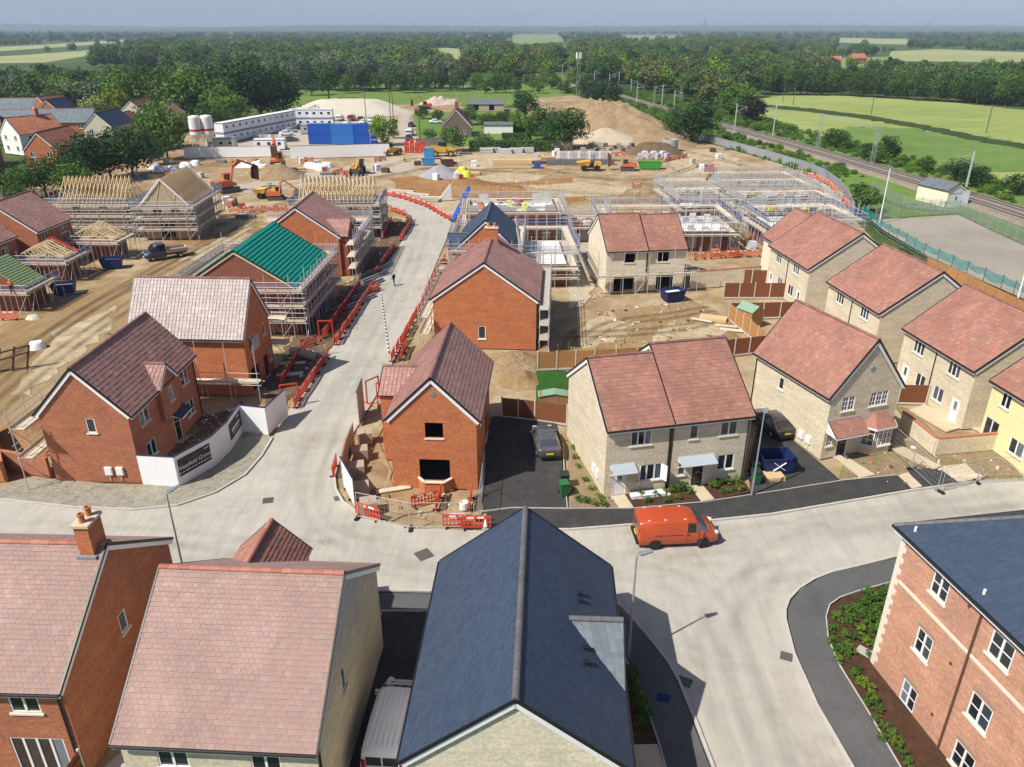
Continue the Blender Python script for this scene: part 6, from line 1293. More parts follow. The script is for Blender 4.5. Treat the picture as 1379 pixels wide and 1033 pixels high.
def dumper(label, loc, rz, mat='plant_yellow', s=1.):
    r = thing('dumper', label, 'dumper', loc, rz); r.scale = (s,)*3
    MB().box(-2.2, 1.6, -.5, .5, .55, 1.0).build('chassis', 'steel_dark', r); MB().add([(-2.4, -.8, .9), (-.9, -.8, .9), (-.9, .8, .9), (-2.4, .8, .9), (-2.3, -.75, 1.7), (-1.0, -.75, 1.8), (-1.0, .75, 1.8), (-2.3, .75, 1.7)], [(3,2,1,0),(4,5,6,7),(0,1,5,4),(1,2,6,5),(2,3,7,6),(3,0,4,7)]).build('engine_cover', mat, r)
    MB().add([(.1, -1.0, 1.0), (1.7, -.9, .95), (1.7, .9, .95), (.1, 1.0, 1.0), (-.2, -1.2, 1.95), (2.5, -1.15, 1.6), (2.5, 1.15, 1.6), (-.2, 1.2, 1.95), (0, -1.1, 1.9), (2.35, -1.05, 1.58), (2.35, 1.05, 1.58), (0, 1.1, 1.9), (.25, -.9, 1.2), (1.6, -.8, 1.15), (1.6, .8, 1.15), (.25, .9, 1.2)], [(3,2,1,0),(0,1,5,4),(1,2,6,5),(2,3,7,6),(3,0,4,7),(4,5,9,8),(5,6,10,9),(6,7,11,10),(7,4,8,11),(8,9,13,12),(9,10,14,13),(10,11,15,14),(11,8,12,15),(12,13,14,15)]).build('skip', mat, r)
    MB().box(-.85, -.3, -.35, .35, 1.0, 1.5).box(-.9, -.75, -.35, .35, 1.5, 1.95).build('seat', 'trim_black', r); f = MB()
    for k in (-.5, .5): f.tube((-.95, k, 1.7), (-.95, k, 2.7), .05).tube((-.95, k, 2.7), (-.2, k, 2.7), .05)
    f.tube((-.95, -.5, 2.7), (-.95, .5, 2.7), .05).build('roll_bar', 'steel_dark', r)
    for x in (-1.5, 1.0):
        for k in (-1, 1): wheel(r, x, k*.95, .58, .45, 'rim_dark')
    return r
p = survey(360, 266); dumper('yellow dumper beside the small orange excavator', (p.x, p.y, -.1), R(176)); p = survey(793, 229); dumper('yellow dumper standing before the grey block stacks', (p.x, p.y, -.1), R(178), s=1.15); p = survey(350, 238); dumper('yellow dumper tipped against the soil heap', (p.x, p.y, -.1), R(20), s=.9)
def telehandler(label, loc, rz, s=1.):
    r = thing('telehandler', label, 'telehandler', loc, rz); r.scale = (s,)*3
    MB().box(-2.4, 2.0, -.6, .6, .6, 1.2).build('chassis', 'plant_yellow', r); MB().box(-1.8, .6, -1.1, -.55, .9, 1.6).build('engine_cover', 'plant_yellow', r); c = MB().box(-.9, .7, .45, 1.15, 1.2, 2.5).build('cab', 'trim_black', r); MB().box(-.8, .6, 1.152, 1.16, 1.5, 2.4).box(.702, .71, .52, 1.08, 1.4, 2.4).build('cab_window', 'glass_car', c)
    MB().bar((-2.3, 0, 1.9), (2.6, 0, 1.25), .38, .4).build('boom', 'plant_yellow', r); MB().box(2.5, 2.65, -.6, .6, .4, 1.3).box(2.65, 3.8, -.45, -.35, .4, .46).box(2.65, 3.8, .35, .45, .4, .46).build('forks', 'steel_dark', r)
    for x in (-1.5, 1.45):
        for k in (-1, 1): wheel(r, x, k*.95, .6, .42, 'plant_yellow')
p = survey(597, 210); telehandler('yellow telehandler parked beside the red stillages', (p.x, p.y, -.08), R(3), 1.3); p = survey(482, 234); telehandler('yellow digger seen head on behind the pale trusses', (p.x, p.y, -.08), R(-88), 1.25)
p = survey(525, 211); telehandler('yellow telehandler at the corner of the container hoarding', (p.x, p.y + 3, -.08), R(40), 1.1); p = survey(885, 190); dumper('rust brown dumper at the foot of the spoil heap', (p.x, p.y, -.08), R(10), 'steel_rust')
# ------------------------------------------------------------------ compound: cabins, containers, silos, skips
def cabin(label, x, y, z, rz, L=9.6, W=2.8, H=2.7, wall='cabin_white', group='stacked white site cabins'):
    r = thing('site_cabin', label, 'cabin', (x, y, z), rz, group); MB().box(-L/2, L/2, -W/2, W/2, .12, H - .1).build('wall', wall, r); MB().box(-L/2 - .03, L/2 + .03, -W/2 - .03, W/2 + .03, 0, .2).box(-L/2 - .03, L/2 + .03, -W/2 - .03, W/2 + .03, H - .26, H - .08).build('trim', 'cabin_blue', r); MB().box(-L/2, L/2, -W/2, W/2, H - .08, H).build('roof', wall, r)
    for i in range(3):
        w = MB().box(-.5, .5, -.02, .0, 0, .9).build('window', 'pvc_white', r, (-L/2 + L*(i + .5)/3, -W/2, 1.1)); MB().box(-.42, .42, -.026, -.02, .08, .82).build('pane', 'glass', w)
    return r
base = survey(322, 190); A = Vector((-74.0, 232)); B = Vector((-72.0, 262))
for i in range(4):
    for k in range(2): cabin('white blue trimmed cabin in the %s row running away from the silos' % ('lower' if k == 0 else 'upper'), -79.5 + i*2.6, 226 + i*9.2, k*2.75, R(74))
for i in range(2):
    for k in range(2): cabin('white cabin at the %s far end of the cabin block' % ('ground floor' if k == 0 else 'upper'), -68.5 + i*7, 262, k*2.75, R(4), 7.0)
cabin('grey flat roofed store next to the stacked cabins', -60.5, 246, 0, R(12), 8, 6, 2.6, 'galv', None); cabin('grey store behind the white hoarding and silos', -77, 212, 0, R(4), 7, 3, 2.8, 'galv', None); cabin('white store cabin behind the hoarding near the white van', -64, 211, 0, R(3), 8, 3, 2.6, 'cabin_white', None)
def container(label, x, y, z, rz, mat='container_blue', L=6.1, W=2.44, H=2.6):
    r = thing('container', label, 'container', (x, y, z), rz, 'blue steel containers'); mb = MB(); n = 22
    for i in range(n): q = -L/2 + .1 + (L - .2)*i/n; d = .04 if i % 2 else 0; mb.box(q, q + (L - .2)/n, -W/2 + d, W/2 - d, .12, H - .1)
    mb.build('wall', mat, r); f = MB()
    for sx in (-1, 1):
        for sy in (-1, 1): f.box(sx*L/2 - .08, sx*L/2 + .08, sy*W/2 - .06, sy*W/2 + .06, 0, H)
    f.box(-L/2, L/2, -W/2 - .02, W/2 + .02, 0, .14).box(-L/2, L/2, -W/2 - .02, W/2 + .02, H - .12, H).build('frame', mat, r)
for i, m in enumerate(('container_blue', 'container_cyan', 'container_blue')):
    for k in range(2): container('%s steel container in the %s row behind the white hoarding' % ('light blue' if m == 'container_cyan' else 'dark blue', 'lower' if k == 0 else 'upper'), -53 + i*6.2, 221.5, k*2.62, R(1), m)
rs = thing('stair_tower', 'grey scaffold stair tower at the end of the blue containers', 'scaffold', (-36.5, 221, 0)); f = MB()
for x in (-2.5, 0, 2.5):
    for y in (-1, 1): f.tube((x, y, 0), (x, y, 5.4), .06)
for z in (1.2, 2.6, 3.8, 5.2): f.tube((-2.5, -1, z), (2.5, -1, z), .05).tube((-2.5, 1, z), (2.5, 1, z), .05)
f.build('frame', 'steel_pale', rs); MB().bar((-2.3, 0, .1), (0, 0, 2.6), .9, .12).bar((0, 0, 2.6), (2.3, 0, 5.0), .9, .12).build('stair', 'galv', rs)
def silo(label, x, y):
    r = thing('silo', label, 'silo', (x, y, 0), 0, 'white mortar silos'); MB().lathe((0, 0, 2.2), [(.3, 0), (1.45, 1.8), (1.5, 1.9), (1.5, 6.0), (1.35, 6.4), (.2, 6.6)], 24).build('tank', 'silo_white', r, smooth=False); MB().lathe((0, 0, 4.9), [(1.515, 0), (1.515, .55)], 24).build('stripe', 'stripe_red', r)
    for k in range(4): t = math.pi/4 + k*math.pi/2; MB().tube((1.4*math.cos(t), 1.4*math.sin(t), 0), (1.3*math.cos(t), 1.3*math.sin(t), 4.2), .09).build('leg', 'steel_pale', r)
p = survey(268, 203); silo('white red striped silo beside the trees', p.x, p.y); p = survey(284, 202); silo('white red striped silo beside the stacked cabins', p.x, p.y)
def skip(label, px, py, rz, mat='skip_blue', L=2.6, W=1.7, H=1.3, cross=True, fill=None, z=.0, pos=None):
    p = survey(px, py) if pos is None else Vector(pos); r = thing('skip', label, 'skip', (p.x, p.y, z), rz); t = .05
    o = [(-L/2*.78, -W/2*.9, .1), (L/2*.78, -W/2*.9, .1), (L/2*.78, W/2*.9, .1), (-L/2*.78, W/2*.9, .1), (-L/2, -W/2, H), (L/2, -W/2, H), (L/2, W/2, H), (-L/2, W/2, H)]; i_ = [(x*.95, y*.94, max(z_, .16)) for x, y, z_ in o]
    MB().add(o + i_, [(3,2,1,0),(0,1,5,4),(1,2,6,5),(2,3,7,6),(3,0,4,7),(4,5,13,12),(5,6,14,13),(6,7,15,14),(7,4,12,15),(8,9,10,11),(12,13,9,8),(13,14,10,9),(14,15,11,10),(15,12,8,11)]).build('body', mat, r); MB().box(-L/2 - .03, L/2 + .03, -W/2 - .04, -W/2 + .02, H - .08, H + .01).box(-L/2 - .03, L/2 + .03, W/2 - .02, W/2 + .04, H - .08, H + .01).build('rim', mat, r)
    if cross:
        for s in (-1, 1): MB().bar((-.42, -W/2*.93 - .055, .7 - s*.32), (.42, -W/2*.93 - .055, .7 + s*.32), .03, .12, (0, 1, 0)).build('cross', 'sign_white', r)
    if fill: MB().box(-L/2*.85, L/2*.85, -W/2*.85, W/2*.85, .8, .95).build('fill', fill, r)
    return r
skip('blue skip with a white cross standing on the black drive', 1042, 633, R(5), 'skip_blue', 2.4, 1.7, 1.3, z=.075); skip('blue skip full of rubble before the unfinished cream pair', 905, 404, R(20), 'skip_blue', fill='slab_white', cross=False); skip('blue skip with a white cross between two scaffolds', 769, 325, R(0)); skip('dark skip beside the garage with red netting', 152, 360, R(10), cross=False, fill='block_dark'); skip('dark skip full of offcuts beside the green garage', 88, 395, R(15), cross=False, fill='stone_grey')
skip('pale blue tipper skip near the grey stone heap', 577, 222, .1, 'skip_pale_blue', 3.2, 2, 1.5, False); skip('pale blue tall bin beside the yellow telehandler', 578, 214, .0, 'skip_pale_blue', 2.6, 1.8, 2.4, False); skip('green skip beside the orange mini excavator', 875, 227, 0, 'skip_green', 5.5, 2.2, 1.6, False); skip('dark blue skip behind the unfinished cream pair', 976, 318, 0, cross=False, fill='bag_white'); skip('orange brown skip next to the grey stone heap', 602, 224, .2, 'steel_rust', 3, 1.8, 1.5, False)
# ------------------------------------------------------------------ heaps
def heap(label, px, py, rx, ry, h, mat, rz=0, seed=1, flat=.0, n=36, name='spoil_heap', rough=.12, z0=-.15, skew=0.):
    p = survey(px, py); mb = MB(); vs_ = []; fs = []; rg = 12
    for i in range(rg + 1):
        f = i/rg
        for k in range(n):
            t = 2*math.pi*k/n; wob = 1 + .18*noise.noise(Vector((math.cos(t)*1.5, math.sin(t)*1.5, seed)))
            x = rx*f*math.cos(t)*wob + skew*(1 - f); y = ry*f*math.sin(t)*wob; g = max(0, 1 - max(0, f - flat)/(1 - flat)); z = h*(g**.95) + h*rough*noise.noise(Vector((x*.45, y*.45, seed*3.1)))*(1 if f < .98 else 0) * min(1, g*4) + h*rough*.5*noise.noise(Vector((x*1.3, y*1.3, seed)))*min(1, g*4)
            vs_.append((x, y, z))
    for i in range(rg):
        for k in range(n): fs.append((i*n + k, (i+1)*n + k, (i+1)*n + (k+1) % n, i*n + (k+1) % n))
    return tag(mb.add(vs_, fs).build(name, mat, None, (p.x, p.y, z0), rz, smooth=True), label, 'heap')
heap('long pale sand heap behind the site car park', 470, 153, 24, 9, 5.2, 'sand_pale', 0, 2, .45, rough=.05, name='sand_heap'); heap('large brown spoil heap below the phone mast', 812, 166, 19, 48, 6.4, 'spoil', R(14), 3, .3, 64, rough=.3); heap('low spoil bank running along the railway scrub', 868, 186, 12, 22, 3.4, 'spoil', R(22), 7, .2, 48); heap('tan sand heap in front of the spoil heap', 815, 190, 10.5, 8, 3.6, 'sand_tan', 0, 4, .1, rough=.05, name='sand_heap'); heap('flat topped brown soil heap beside the block stacks', 878, 206, 8, 5, 2.6, 'dirt_dark', 0, 5, .45, rough=.06); heap('grey stone heap near the pale blue skip', 594, 237, 5.2, 3.4, 2.7, 'stone_grey', 0, 6, .05, rough=.05, name='stone_heap')
heap('brown soil heap under the black excavator', 372, 238, 7, 5, 2.6, 'spoil', 0, 8, .25); heap('rubble pile beside the lane', 590, 140, 9, 6, 3.0, 'rubble', 0, 9, .1, rough=.5, name='rubble_heap'); heap('small heap of soil on the plot behind cream pair', 800, 475, 2.2, 1.3, .7, 'dirt_track', 0, 10); heap('soil bank beside the wide brick house', 735, 455, 1.8, 4.0, .9, 'spoil', .1, 11); heap('rough clay bank below the brick gable', 690, 488, 3.6, 2.6, 1.2, 'spoil', 0, 12, .2, rough=.25); heap('broken clay bank beside the small lawn', 702, 512, 2.2, 2.2, .8, 'dirt_track', 0, 13, .2, rough=.3); heap('orange soil bank beside the corner house', 30, 585, 3.5, 3, 1.0, 'dirt_orange', 0, 14, rough=.3); heap('sand heap by the empty bay window', 500, 640, 1.4, 2.4, .5, 'dirt', 0, 15); heap('pale mortar bag heap on the muddy track', 45, 428, .9, .7, .45, 'sand_pale', 0, 16, .5, rough=.3, name='sand_heap')
heap('mound of white bags in the materials yard', 330, 224, 2.2, 1.6, 1.4, 'bag_white', 0, 17, .2, rough=.3, name='bag_heap')
for x, y in ((207,226),(216,230),(232,228),(250,224),(262,222),(418,225),(428,226),(440,224),(434,228),(345,222),(352,226)): heap('white bulk bags heaped in the materials yard', x, y, 1.6, 1.2, 1.0, 'bag_white', 0, x, .72, 20, 'bag_heap', .35)['group'] = 'white bag heaps in the materials yard'
for x, y in ((619,236),(628,237),(624,232)): heap('yellow bags beside the grey stone heap', x, y, 1.2, 1.0, 1.3, 'bag_yellow', 0, x, .7, 18, 'bag_heap', .3)['group'] = 'yellow bags by the stone heap'
# ------------------------------------------------------------------ stacked materials
def stack(label, px, py, rz, d, mat, name='material_stack', group=None, n=3, z=-.05, pos=None):
    p = survey(px, py) if pos is None else Vector(pos); m = MB(); r = random.Random(int(px*7 + py)); h = d[2]/n
    for k in range(n): m.cbox((r.uniform(-.04, .04), r.uniform(-.04, .04), h*(k + .5)), (d[0]*r.uniform(.94, 1), d[1]*r.uniform(.94, 1), h*.94), r.uniform(-.02, .02))
    return tag(m.build(name, mat, None, (p.x, p.y, z), rz), label, 'stack', group)
for i in range(20):
    x = 738 + i*4.6
    stack('dark wrapped block pack in the front row of the yard', x, 221.5, 0, (.74, .9, 1.3), 'block_dark', 'block_pack', 'block packs in the yard'); 
    if i > 2: stack('pale block pack in the rear row of the yard', x, 216, 0, (.78, .9, 2.1), 'block_grey' if i % 3 else 'slab_white', 'block_pack', 'block packs in the yard')
for i in range(7): stack('white pallet pack beside the red barriers in the yard', 862 + i*6, 214 - (i % 2)*3, .1*i, (1.2, 1.1, 1.4), 'bag_white' if i % 2 else 'block_grey', 'block_pack', 'pallet packs by the barriers')
for i in range(8): stack('stack of red steel stillages beside the telehandler', 548 + (i % 4)*7, 205 - (i//4)*5, 0, (1.1, 1.0, 1.6 + .4*(i % 3)), 'red_plastic', 'stillage_stack', 'red stillage stacks', 5)
for i in range(12): stack('dark roof tile pallet behind the block packs', 785 + i*6, 203 - (i % 3)*3, .2*(i % 4), (1.2, 1.0, .9), 'block_dark' if i % 2 else 'timber_grey', 'tile_pallet', 'tile pallets behind the block packs')
for i in range(26): stack('grey wrapped paving pallet in the storage rows', 345 + (i % 9)*4.6, 196 - (i//9)*5, .1, (1.1, 1.0, 1.0), ('block_grey', 'slab_white', 'wall_brown')[i % 3], 'paving_pallet', 'paving pallets in the storage rows')
for i in range(14): stack('stone slab pallet beside the container stairs', 432 + (i % 7)*11, 178 - (i//7)*4, .0, (1.6, 1.0, 1.0), ('block_grey', 'wall_brown', 'steel_pale')[i % 3], 'slab_pallet', 'slab pallets behind the containers')
for px, py, lab in ((655,205,'low stack of grey kerbs before the hedge'), (665,204,'tan stack of slabs before the hedge'), (680,206,'stack of timber before the hedge'), (695,205,'grey pallet before the hedge'), (710,204,'dark red crate before the hedge')): stack(lab, px, py, 0, (3.5, 1.6, 1.1), ('block_grey', 'sand_tan', 'timber_batten', 'stone_grey', 'steel_rust')[px % 5])
stack('long timber crate of formwork on the dirt yard', 690, 226, 0, (9, 1.5, 1.9), 'timber_batten', n=2); stack('blue barrels on the dirt yard', 724, 226, 0, (1.5, 1.2, 1.2), 'blue_plastic', n=1); stack('brown steel sheets behind the blue barrels', 722, 220, 0, (5, 1.2, .6), 'steel_rust'); stack('large beige tarp covered stack by the hedge', 758, 200, 0, (5.2, 2.4, 2.3), 'sand_tan', n=1)
for i in range(6): stack('pile of long pale planks beside the street bend', 530 + i*11, 261 + i*2.2 - (i % 2)*4, R(-28 + 9*(i % 3)), (5.5, 1.0, .5), 'board' if i % 2 else 'timber_grey', 'plank_pile', 'plank piles by the street bend', 4)
for i in range(5): p = survey(488 + i*6, 408 - i*11); tag(MB().tube((-2.6, 0, .14), (2.6, 0, .14), .13, 10).tube((-2.6, .3, .14), (2.6, .3, .14), .13, 10).tube((-2.6, .15, .38), (2.6, .15, .38), .13, 10).build('pipe_bundle', 'grey_pipe', None, (p.x, p.y, 0), R(62)), 'bundle of long grey pipes beside the street barriers', 'pipes', 'grey pipe bundles by the street')
for px, py in ((492,595),(486,618),(481,640),(487,668),(497,690)): p = survey(px, py); tag(MB().box(-.55, .55, -.5, .5, 0, .95).lathe((0, 0, .95), [(.08, 0), (.06, .06)], 8).build('concrete_block', 'wall_brown', None, (p.x, p.y, 0), .2), 'brown concrete ballast block behind the street hoarding', 'block', 'ballast blocks behind the hoarding')
p = survey(411, 482); r = thing('membrane_roll', 'large pale roll of sheeting lying by the red barriers', 'roll', (p.x, p.y, 0), R(-32)); o = MB().tube((-1.7, 0, .45), (1.7, 0, .45), .45, 16).build('roll', 'wall_brown', r); MB().tube((1.7, 0, .45), (1.72, 0, .45), .2, 12).build('core', 'timber_brown', r)
for i, (px, py, a) in enumerate(((395,490,.1),(390,505,.2),(400,475,.5),(985,445,-.3),(978,440,-.3),(880,668,.2),(1300,642,0),(100,395,.6),(945,432,-.5),(530,660,.3))): stack('loose pale planks lying on the ground', px, py, a, (2.4, .5, .12), 'board', 'plank', 'loose planks on the ground', 2, 0.01)
stack('flat pallet of red tiles on the plot by the shed', 960, 430, -.4, (3, 1.4, .35), 'timber_batten'); stack('tan pallet beside the skip on the drive', 1040, 645, .1, (1.5, 1.1, .3), 'timber_batten', z=.075); stack('white garden canopy panel lying before the open window', 872, 668, .2, (2.4, .6, .25), 'pvc_white', n=1, z=.06)
p = survey(1125, 238); heap('crumpled blue tarpaulin on the curved site road', 1109, 235, 1.6, 1.2, 1.5, 'tarp_blue', 0, 21, .2, 16, 'tarpaulin', .3); heap('white rubble bag on the muddy track', 50, 468, .9, .8, .75, 'bag_white', 0, 22, .7, 18, 'bag_heap', .35)
p = survey(902, 203); tag(MB().lathe((0, 0, 0), [(2.0, 0), (2.0, 3.0), (1.75, 3.0), (1.75, .2)], 24).build('concrete_ring', 'concrete', None, (p.x, p.y, -.1)), 'round grey concrete tank ring beside the brown heap', 'tank')
p = survey(10, 500); r = thing('steel_frame', 'rusty steel frame leaning on the muddy track', 'frame', (p.x, p.y, 0), .3)
for k in range(4): MB().bar((k*1.2 - 2, 0, 0), (k*1.2 - 1.4, .4, 2.2), .16).build('post', 'steel_rust', r)
MB().bar((-2, .1, .8), (2, .2, 1.6), .14).bar((-2, .1, 1.5), (2.2, .4, 2.2), .14).build('beam', 'steel_rust', r)
p = survey(604, 270); tag(MB().add([(-1.5, 0, 0), (1.2, 0, 0), (1.0, 0, 3.0), (-1.5, .35, 0), (1.2, .35, 0), (1.0, .35, 3.0)], [(0,1,2),(5,4,3),(0,3,4,1),(1,4,5,2),(2,5,3,0)]).build('gable_panel', 'slab_white', None, (p.x - .5, p.y, 0), .2), 'white triangular gable panel standing by the planks', 'panel')
YARDS = [((205, 345), (216, 246), 'by the excavators and white bags'), ((395, 520), (216, 236), 'before the container hoarding'), ((545, 640), (206, 242), 'around the pale blue skip'), ((930, 1000), (200, 232), 'at the fence end of the dirt yard'), ((300, 345), (268, 296), 'behind the battened roof house'), ((960, 1020), (318, 345), 'behind the orange barriers'), ((720, 830), (206, 214), 'among the block rows')]
STUFF = [('grey block pallet', 'block_grey', (1.1, 1.0, 1.1)), ('red brick pallet', 'brick_pack', (1.1, 1.0, .9)), ('white wrapped pallet', 'bag_white', (1.2, 1.1, 1.3)), ('timber bundle', 'timber_batten', (3.2, .8, .5)), ('dark pipe bundle', 'block_dark', (3.4, .7, .5)), ('rusty steel crate', 'steel_rust', (1.6, 1.2, 1.0))]
ry = random.Random(31)
for (x0, x1), (y0, y1), wh in YARDS:
    for k in range(12 if x1 - x0 > 80 else 7):
        nm, mt, d = ry.choice(STUFF); stack('%s %s' % (nm, wh), ry.uniform(x0, x1), ry.uniform(y0, y1), ry.uniform(-.6, .6), d, mt, nm.replace(' ', '_'), 'assorted materials on the dirt yards', 3)
# bins, cone, lamps, people
def bin_(label, px, py, rz, mat, lid):
    p = survey(px, py); r = thing('wheelie_bin', label, 'bin', (p.x, p.y, .075), rz); MB().add([(-.22, -.24, .06), (.22, -.24, .06), (.22, .24, .06), (-.22, .24, .06), (-.29, -.33, .98), (.29, -.33, .98), (.29, .33, .98), (-.29, .33, .98)], [(3,2,1,0),(4,5,6,7),(0,1,5,4),(1,2,6,5),(2,3,7,6),(3,0,4,7)]).build('body', mat, r); MB().box(-.31, .31, -.36, .38, .98, 1.05).build('lid', lid, r); MB().tube((-.3, .36, .1), (.3, .36, .1), .1, 10).build('wheel', 'tyre', r)
bin_('green wheelie bin at the corner of the black drive', 759, 668, .2, 'bin_green', 'bin_green'); bin_('dark wheelie bin behind the green one on the drive', 760, 656, .1, 'bin_dark', 'bin_dark'); bin_('dark green wheelie bin in shade beside the blue skip', 1017, 652, .1, 'bin_green', 'bin_dark'); bin_('dark wheelie bin against the cream wall by the skip', 1014, 640, .1, 'bin_dark', 'bin_dark')
p = survey(654, 712); r = thing('traffic_cone', 'pale green and white traffic cone beside the barriers', 'cone', (p.x, p.y, 0)); MB().lathe((0, 0, .03), [(.19, 0), (.03, .75)], 14).build('cone', 'sign_white', r); MB().box(-.25, .25, -.25, .25, 0, .04).lathe((0, 0, .04), [(.192, 0), (.15, .2)], 14).build('base', 'felt_green', r)
p = survey(625, 686); tag(MB().lathe((0, 0, 0), [(.3, 0), (.3, .5), (.26, .52), (.26, .4)], 14).build('bucket', 'sign_white', None, (p.x, p.y, .09)), 'white tub standing on the fresh black footway', 'tub')
def lamp(label, px, py, h=6.2, rz=0.):
    p = survey(px, py); r = thing('street_lamp', label, 'street lamp', (p.x, p.y, .05), rz); MB().tube((0, 0, 0), (0, 0, 1.2), .085, 10).tube((0, 0, 1.2), (0, 0, h), .065, 10, .04).build('post', 'lamp_post', r)
    MB().tube((0, 0, h), (.35, 0, h + .08), .03, 8).build('arm', 'lamp_post', r); MB().add([(.15, -.16, h + .05), (.85, -.10, h + .08), (.85, .10, h + .08), (.15, .16, h + .05), (.15, -.16, h + .13), (.85, -.1, h + .13), (.85, .1, h + .13), (.15, .16, h + .13)], [(3,2,1,0),(4,5,6,7),(0,1,5,4),(1,2,6,5),(2,3,7,6),(3,0,4,7)]).build('lamp_head', 'lamp_head', r)
lamp('slim grey street lamp beside the slate house and road', 846, 886, 6.3, R(20)); lamp('slim grey street lamp behind the buff house with pink roof', 252, 790, 6.2, R(60)); lamp('slim grey street lamp between the cream pair and the skip drive', 1012, 668, 6.2, R(60))
for px, py, h, lab in ((1184,301,9,'tall white lighting column at the corner of the empty yard'), (1366,418,9,'tall white lighting column at the near edge of the yard')): p = survey(px, py); r = thing('lighting_column', lab, 'lamp post', (p.x, p.y, 0)); MB().tube((0, 0, 0), (0, 0, h), .11, 10, .07).build('post', 'sign_white', r); MB().box(-.3, .3, -.15, .15, h, h + .12).build('lamp_head', 'lamp_head', r)
# surveyor's banded pole in the street
p = survey(524, 476); r = thing('banded_line', 'black and white banded marker rope along the street', 'rope', (p.x, p.y, 0)); q = survey(513, 395) - p; n = 36
for k in range(2): 
    mb = MB()
    for i in range(k, n, 2): a = q*(i/n); b = q*((i + 1)/n); mb.bar((a.x, a.y, .05), (b.x, b.y, .05), .1, .04)
    mb.build('band', 'sign_white' if k else 'trim_black', r)
p = survey(610, 308); r = thing('site_ladder_boom', 'blue conveyor leaning on the scaffold of slate roof house', 'conveyor', (p.x, p.y, 0), R(72)); MB().bar((0, 0, 1.2), (7.5, 0, 5.2), .6, .35).build('belt', 'container_blue', r); MB().bar((1.5, -.3, 0), (2.2, -.3, 2.2), .1).bar((1.5, .3, 0), (2.2, .3, 2.2), .1).bar((5, 0, 0), (5, 0, 3.8), .1).build('leg', 'steel_dark', r)
def person(label, loc, rz, top, legs='person_dark', hat='helmet', stride=.22):
    bm = bpy.data.meshes.new('person'); V = [(0,0,.98),(0,0,1.15),(0,0,1.38),(0,0,1.5),(0,0,1.58),(0,0,1.68), (.1,0,.92),(.12,stride*.4,.5),(.12,stride*.1,.08),(.12,stride*.1+.14,.05), (-.1,0,.92),(-.12,-stride*.2,.5),(-.12,-stride,.08),(-.12,-stride+.14,.05), (.2,0,1.40),(.27,-.05,1.12),(.25,.08,.88),(.25,.13,.80), (-.2,0,1.40),(-.27,.06,1.12),(-.25,.16,.90),(-.25,.2,.82)]
    E_ = [(0,1),(1,2),(2,3),(3,4),(4,5),(0,6),(6,7),(7,8),(8,9),(0,10),(10,11),(11,12),(12,13),(2,14),(14,15),(15,16),(16,17),(2,18),(18,19),(19,20),(20,21)]
    rad = [.15,.14,.17,.06,.09,.10, .10,.07,.05,.045, .10,.07,.05,.045, .075,.055,.04,.045, .075,.055,.04,.045]
    bm.from_pydata(V, E_, []); o = obj('person', bm, None, (0, 0, 0)); m = o.modifiers.new('skin', 'SKIN'); bm.skin_vertices[0].data[0].use_root = True
    for i, q in enumerate(rad): bm.skin_vertices[0].data[i].radius = (q, q)
    o.modifiers.new('sub', 'SUBSURF').levels = 1
    me = bpy.data.meshes.new_from_object(o.evaluated_get(bpy.context.evaluated_depsgraph_get())); bpy.data.objects.remove(o)
    me.materials.clear()
    for k in (legs, top, 'skin', hat, 'person_dark'): me.materials.append(MAT(k))
    for pl in me.polygons: z = pl.center.z; x = abs(pl.center.x); pl.material_index = 4 if z < .1 else (2 if (x > .2 and z < .93) else (0 if z < 1.0 else (1 if z < 1.47 else (2 if z < 1.66 else 3)))); pl.use_smooth = True
    return tag(obj('person', me, None, loc, rz), label, 'person')
p = survey(531, 385); person('worker in dark clothes walking along the street with a long tool', (p.x, p.y, 0), 1.2, 'person_dark'); p = survey(759, 351); person('worker in yellow top standing between the scaffolds', (p.x, p.y, -.03), 2.6, 'person_yellow')
p = survey(20, 395, 2.45); person('worker in orange vest on the green garage scaffold', (-55.2, 81.2, 2.34), .5, 'person_vest'); p = survey(545, 218); person('worker in orange vest walking across the yard', (p.x, p.y, -.08), 2, 'person_vest')
# ------------------------------------------------------------------ railway, masts, outbuildings, the old estate
RAIL = [(88, 40), (87.2, 127), (84.8, 150), (82.2, 172), (79.3, 195), (73.6, 232), (66.8, 270), (60.6, 310), (48.6, 393), (28.4, 517), (.3, 721), (-60, 1300), (-139, 2333)]
def rail_pts(step=6.):
    out = []
    for (x0, y0), (x1, y1) in zip(RAIL, RAIL[1:]):
        n = max(1, int(math.hypot(x1-x0, y1-y0)/step)); out += [Vector((x0 + (x1-x0)*i/n, y0 + (y1-y0)*i/n)) for i in range(n)]
    for _ in range(6): out = [out[0]] + [(out[i-1] + out[i]*2 + out[i+1])/4 for i in range(1, len(out)-1)] + [out[-1]]
    return out
RP = rail_pts()
def off_line(o): 
    r = []
    for i, q in enumerate(RP): d = (RP[min(i+1, len(RP)-1)] - RP[max(i-1, 0)]).normalized(); r.append((q.x + d.y*o, q.y - d.x*o))
    return r
def strip(offs, mat, name):
    L = [off_line(o) for o, z in offs]; mb = MB(); n = len(RP); k = len(offs)
    mb.add([(L[j][i][0], L[j][i][1], offs[j][1]) for i in range(n) for j in range(k)], [(i*k + j, i*k + j + 1, (i+1)*k + j + 1, (i+1)*k + j) for i in range(n-1) for j in range(k-1)]); return structure(name, mb, mat)
strip([(-22, -.22), (-9, -.02), (-6.2, .1), (6.2, .1), (9, -.02), (20, -.22)], 'meadow', 'railway_bank')
strip([(-4.9, .1), (-4.0, .5), (4.0, .5), (4.9, .1)], 'ballast', 'railway_ballast')
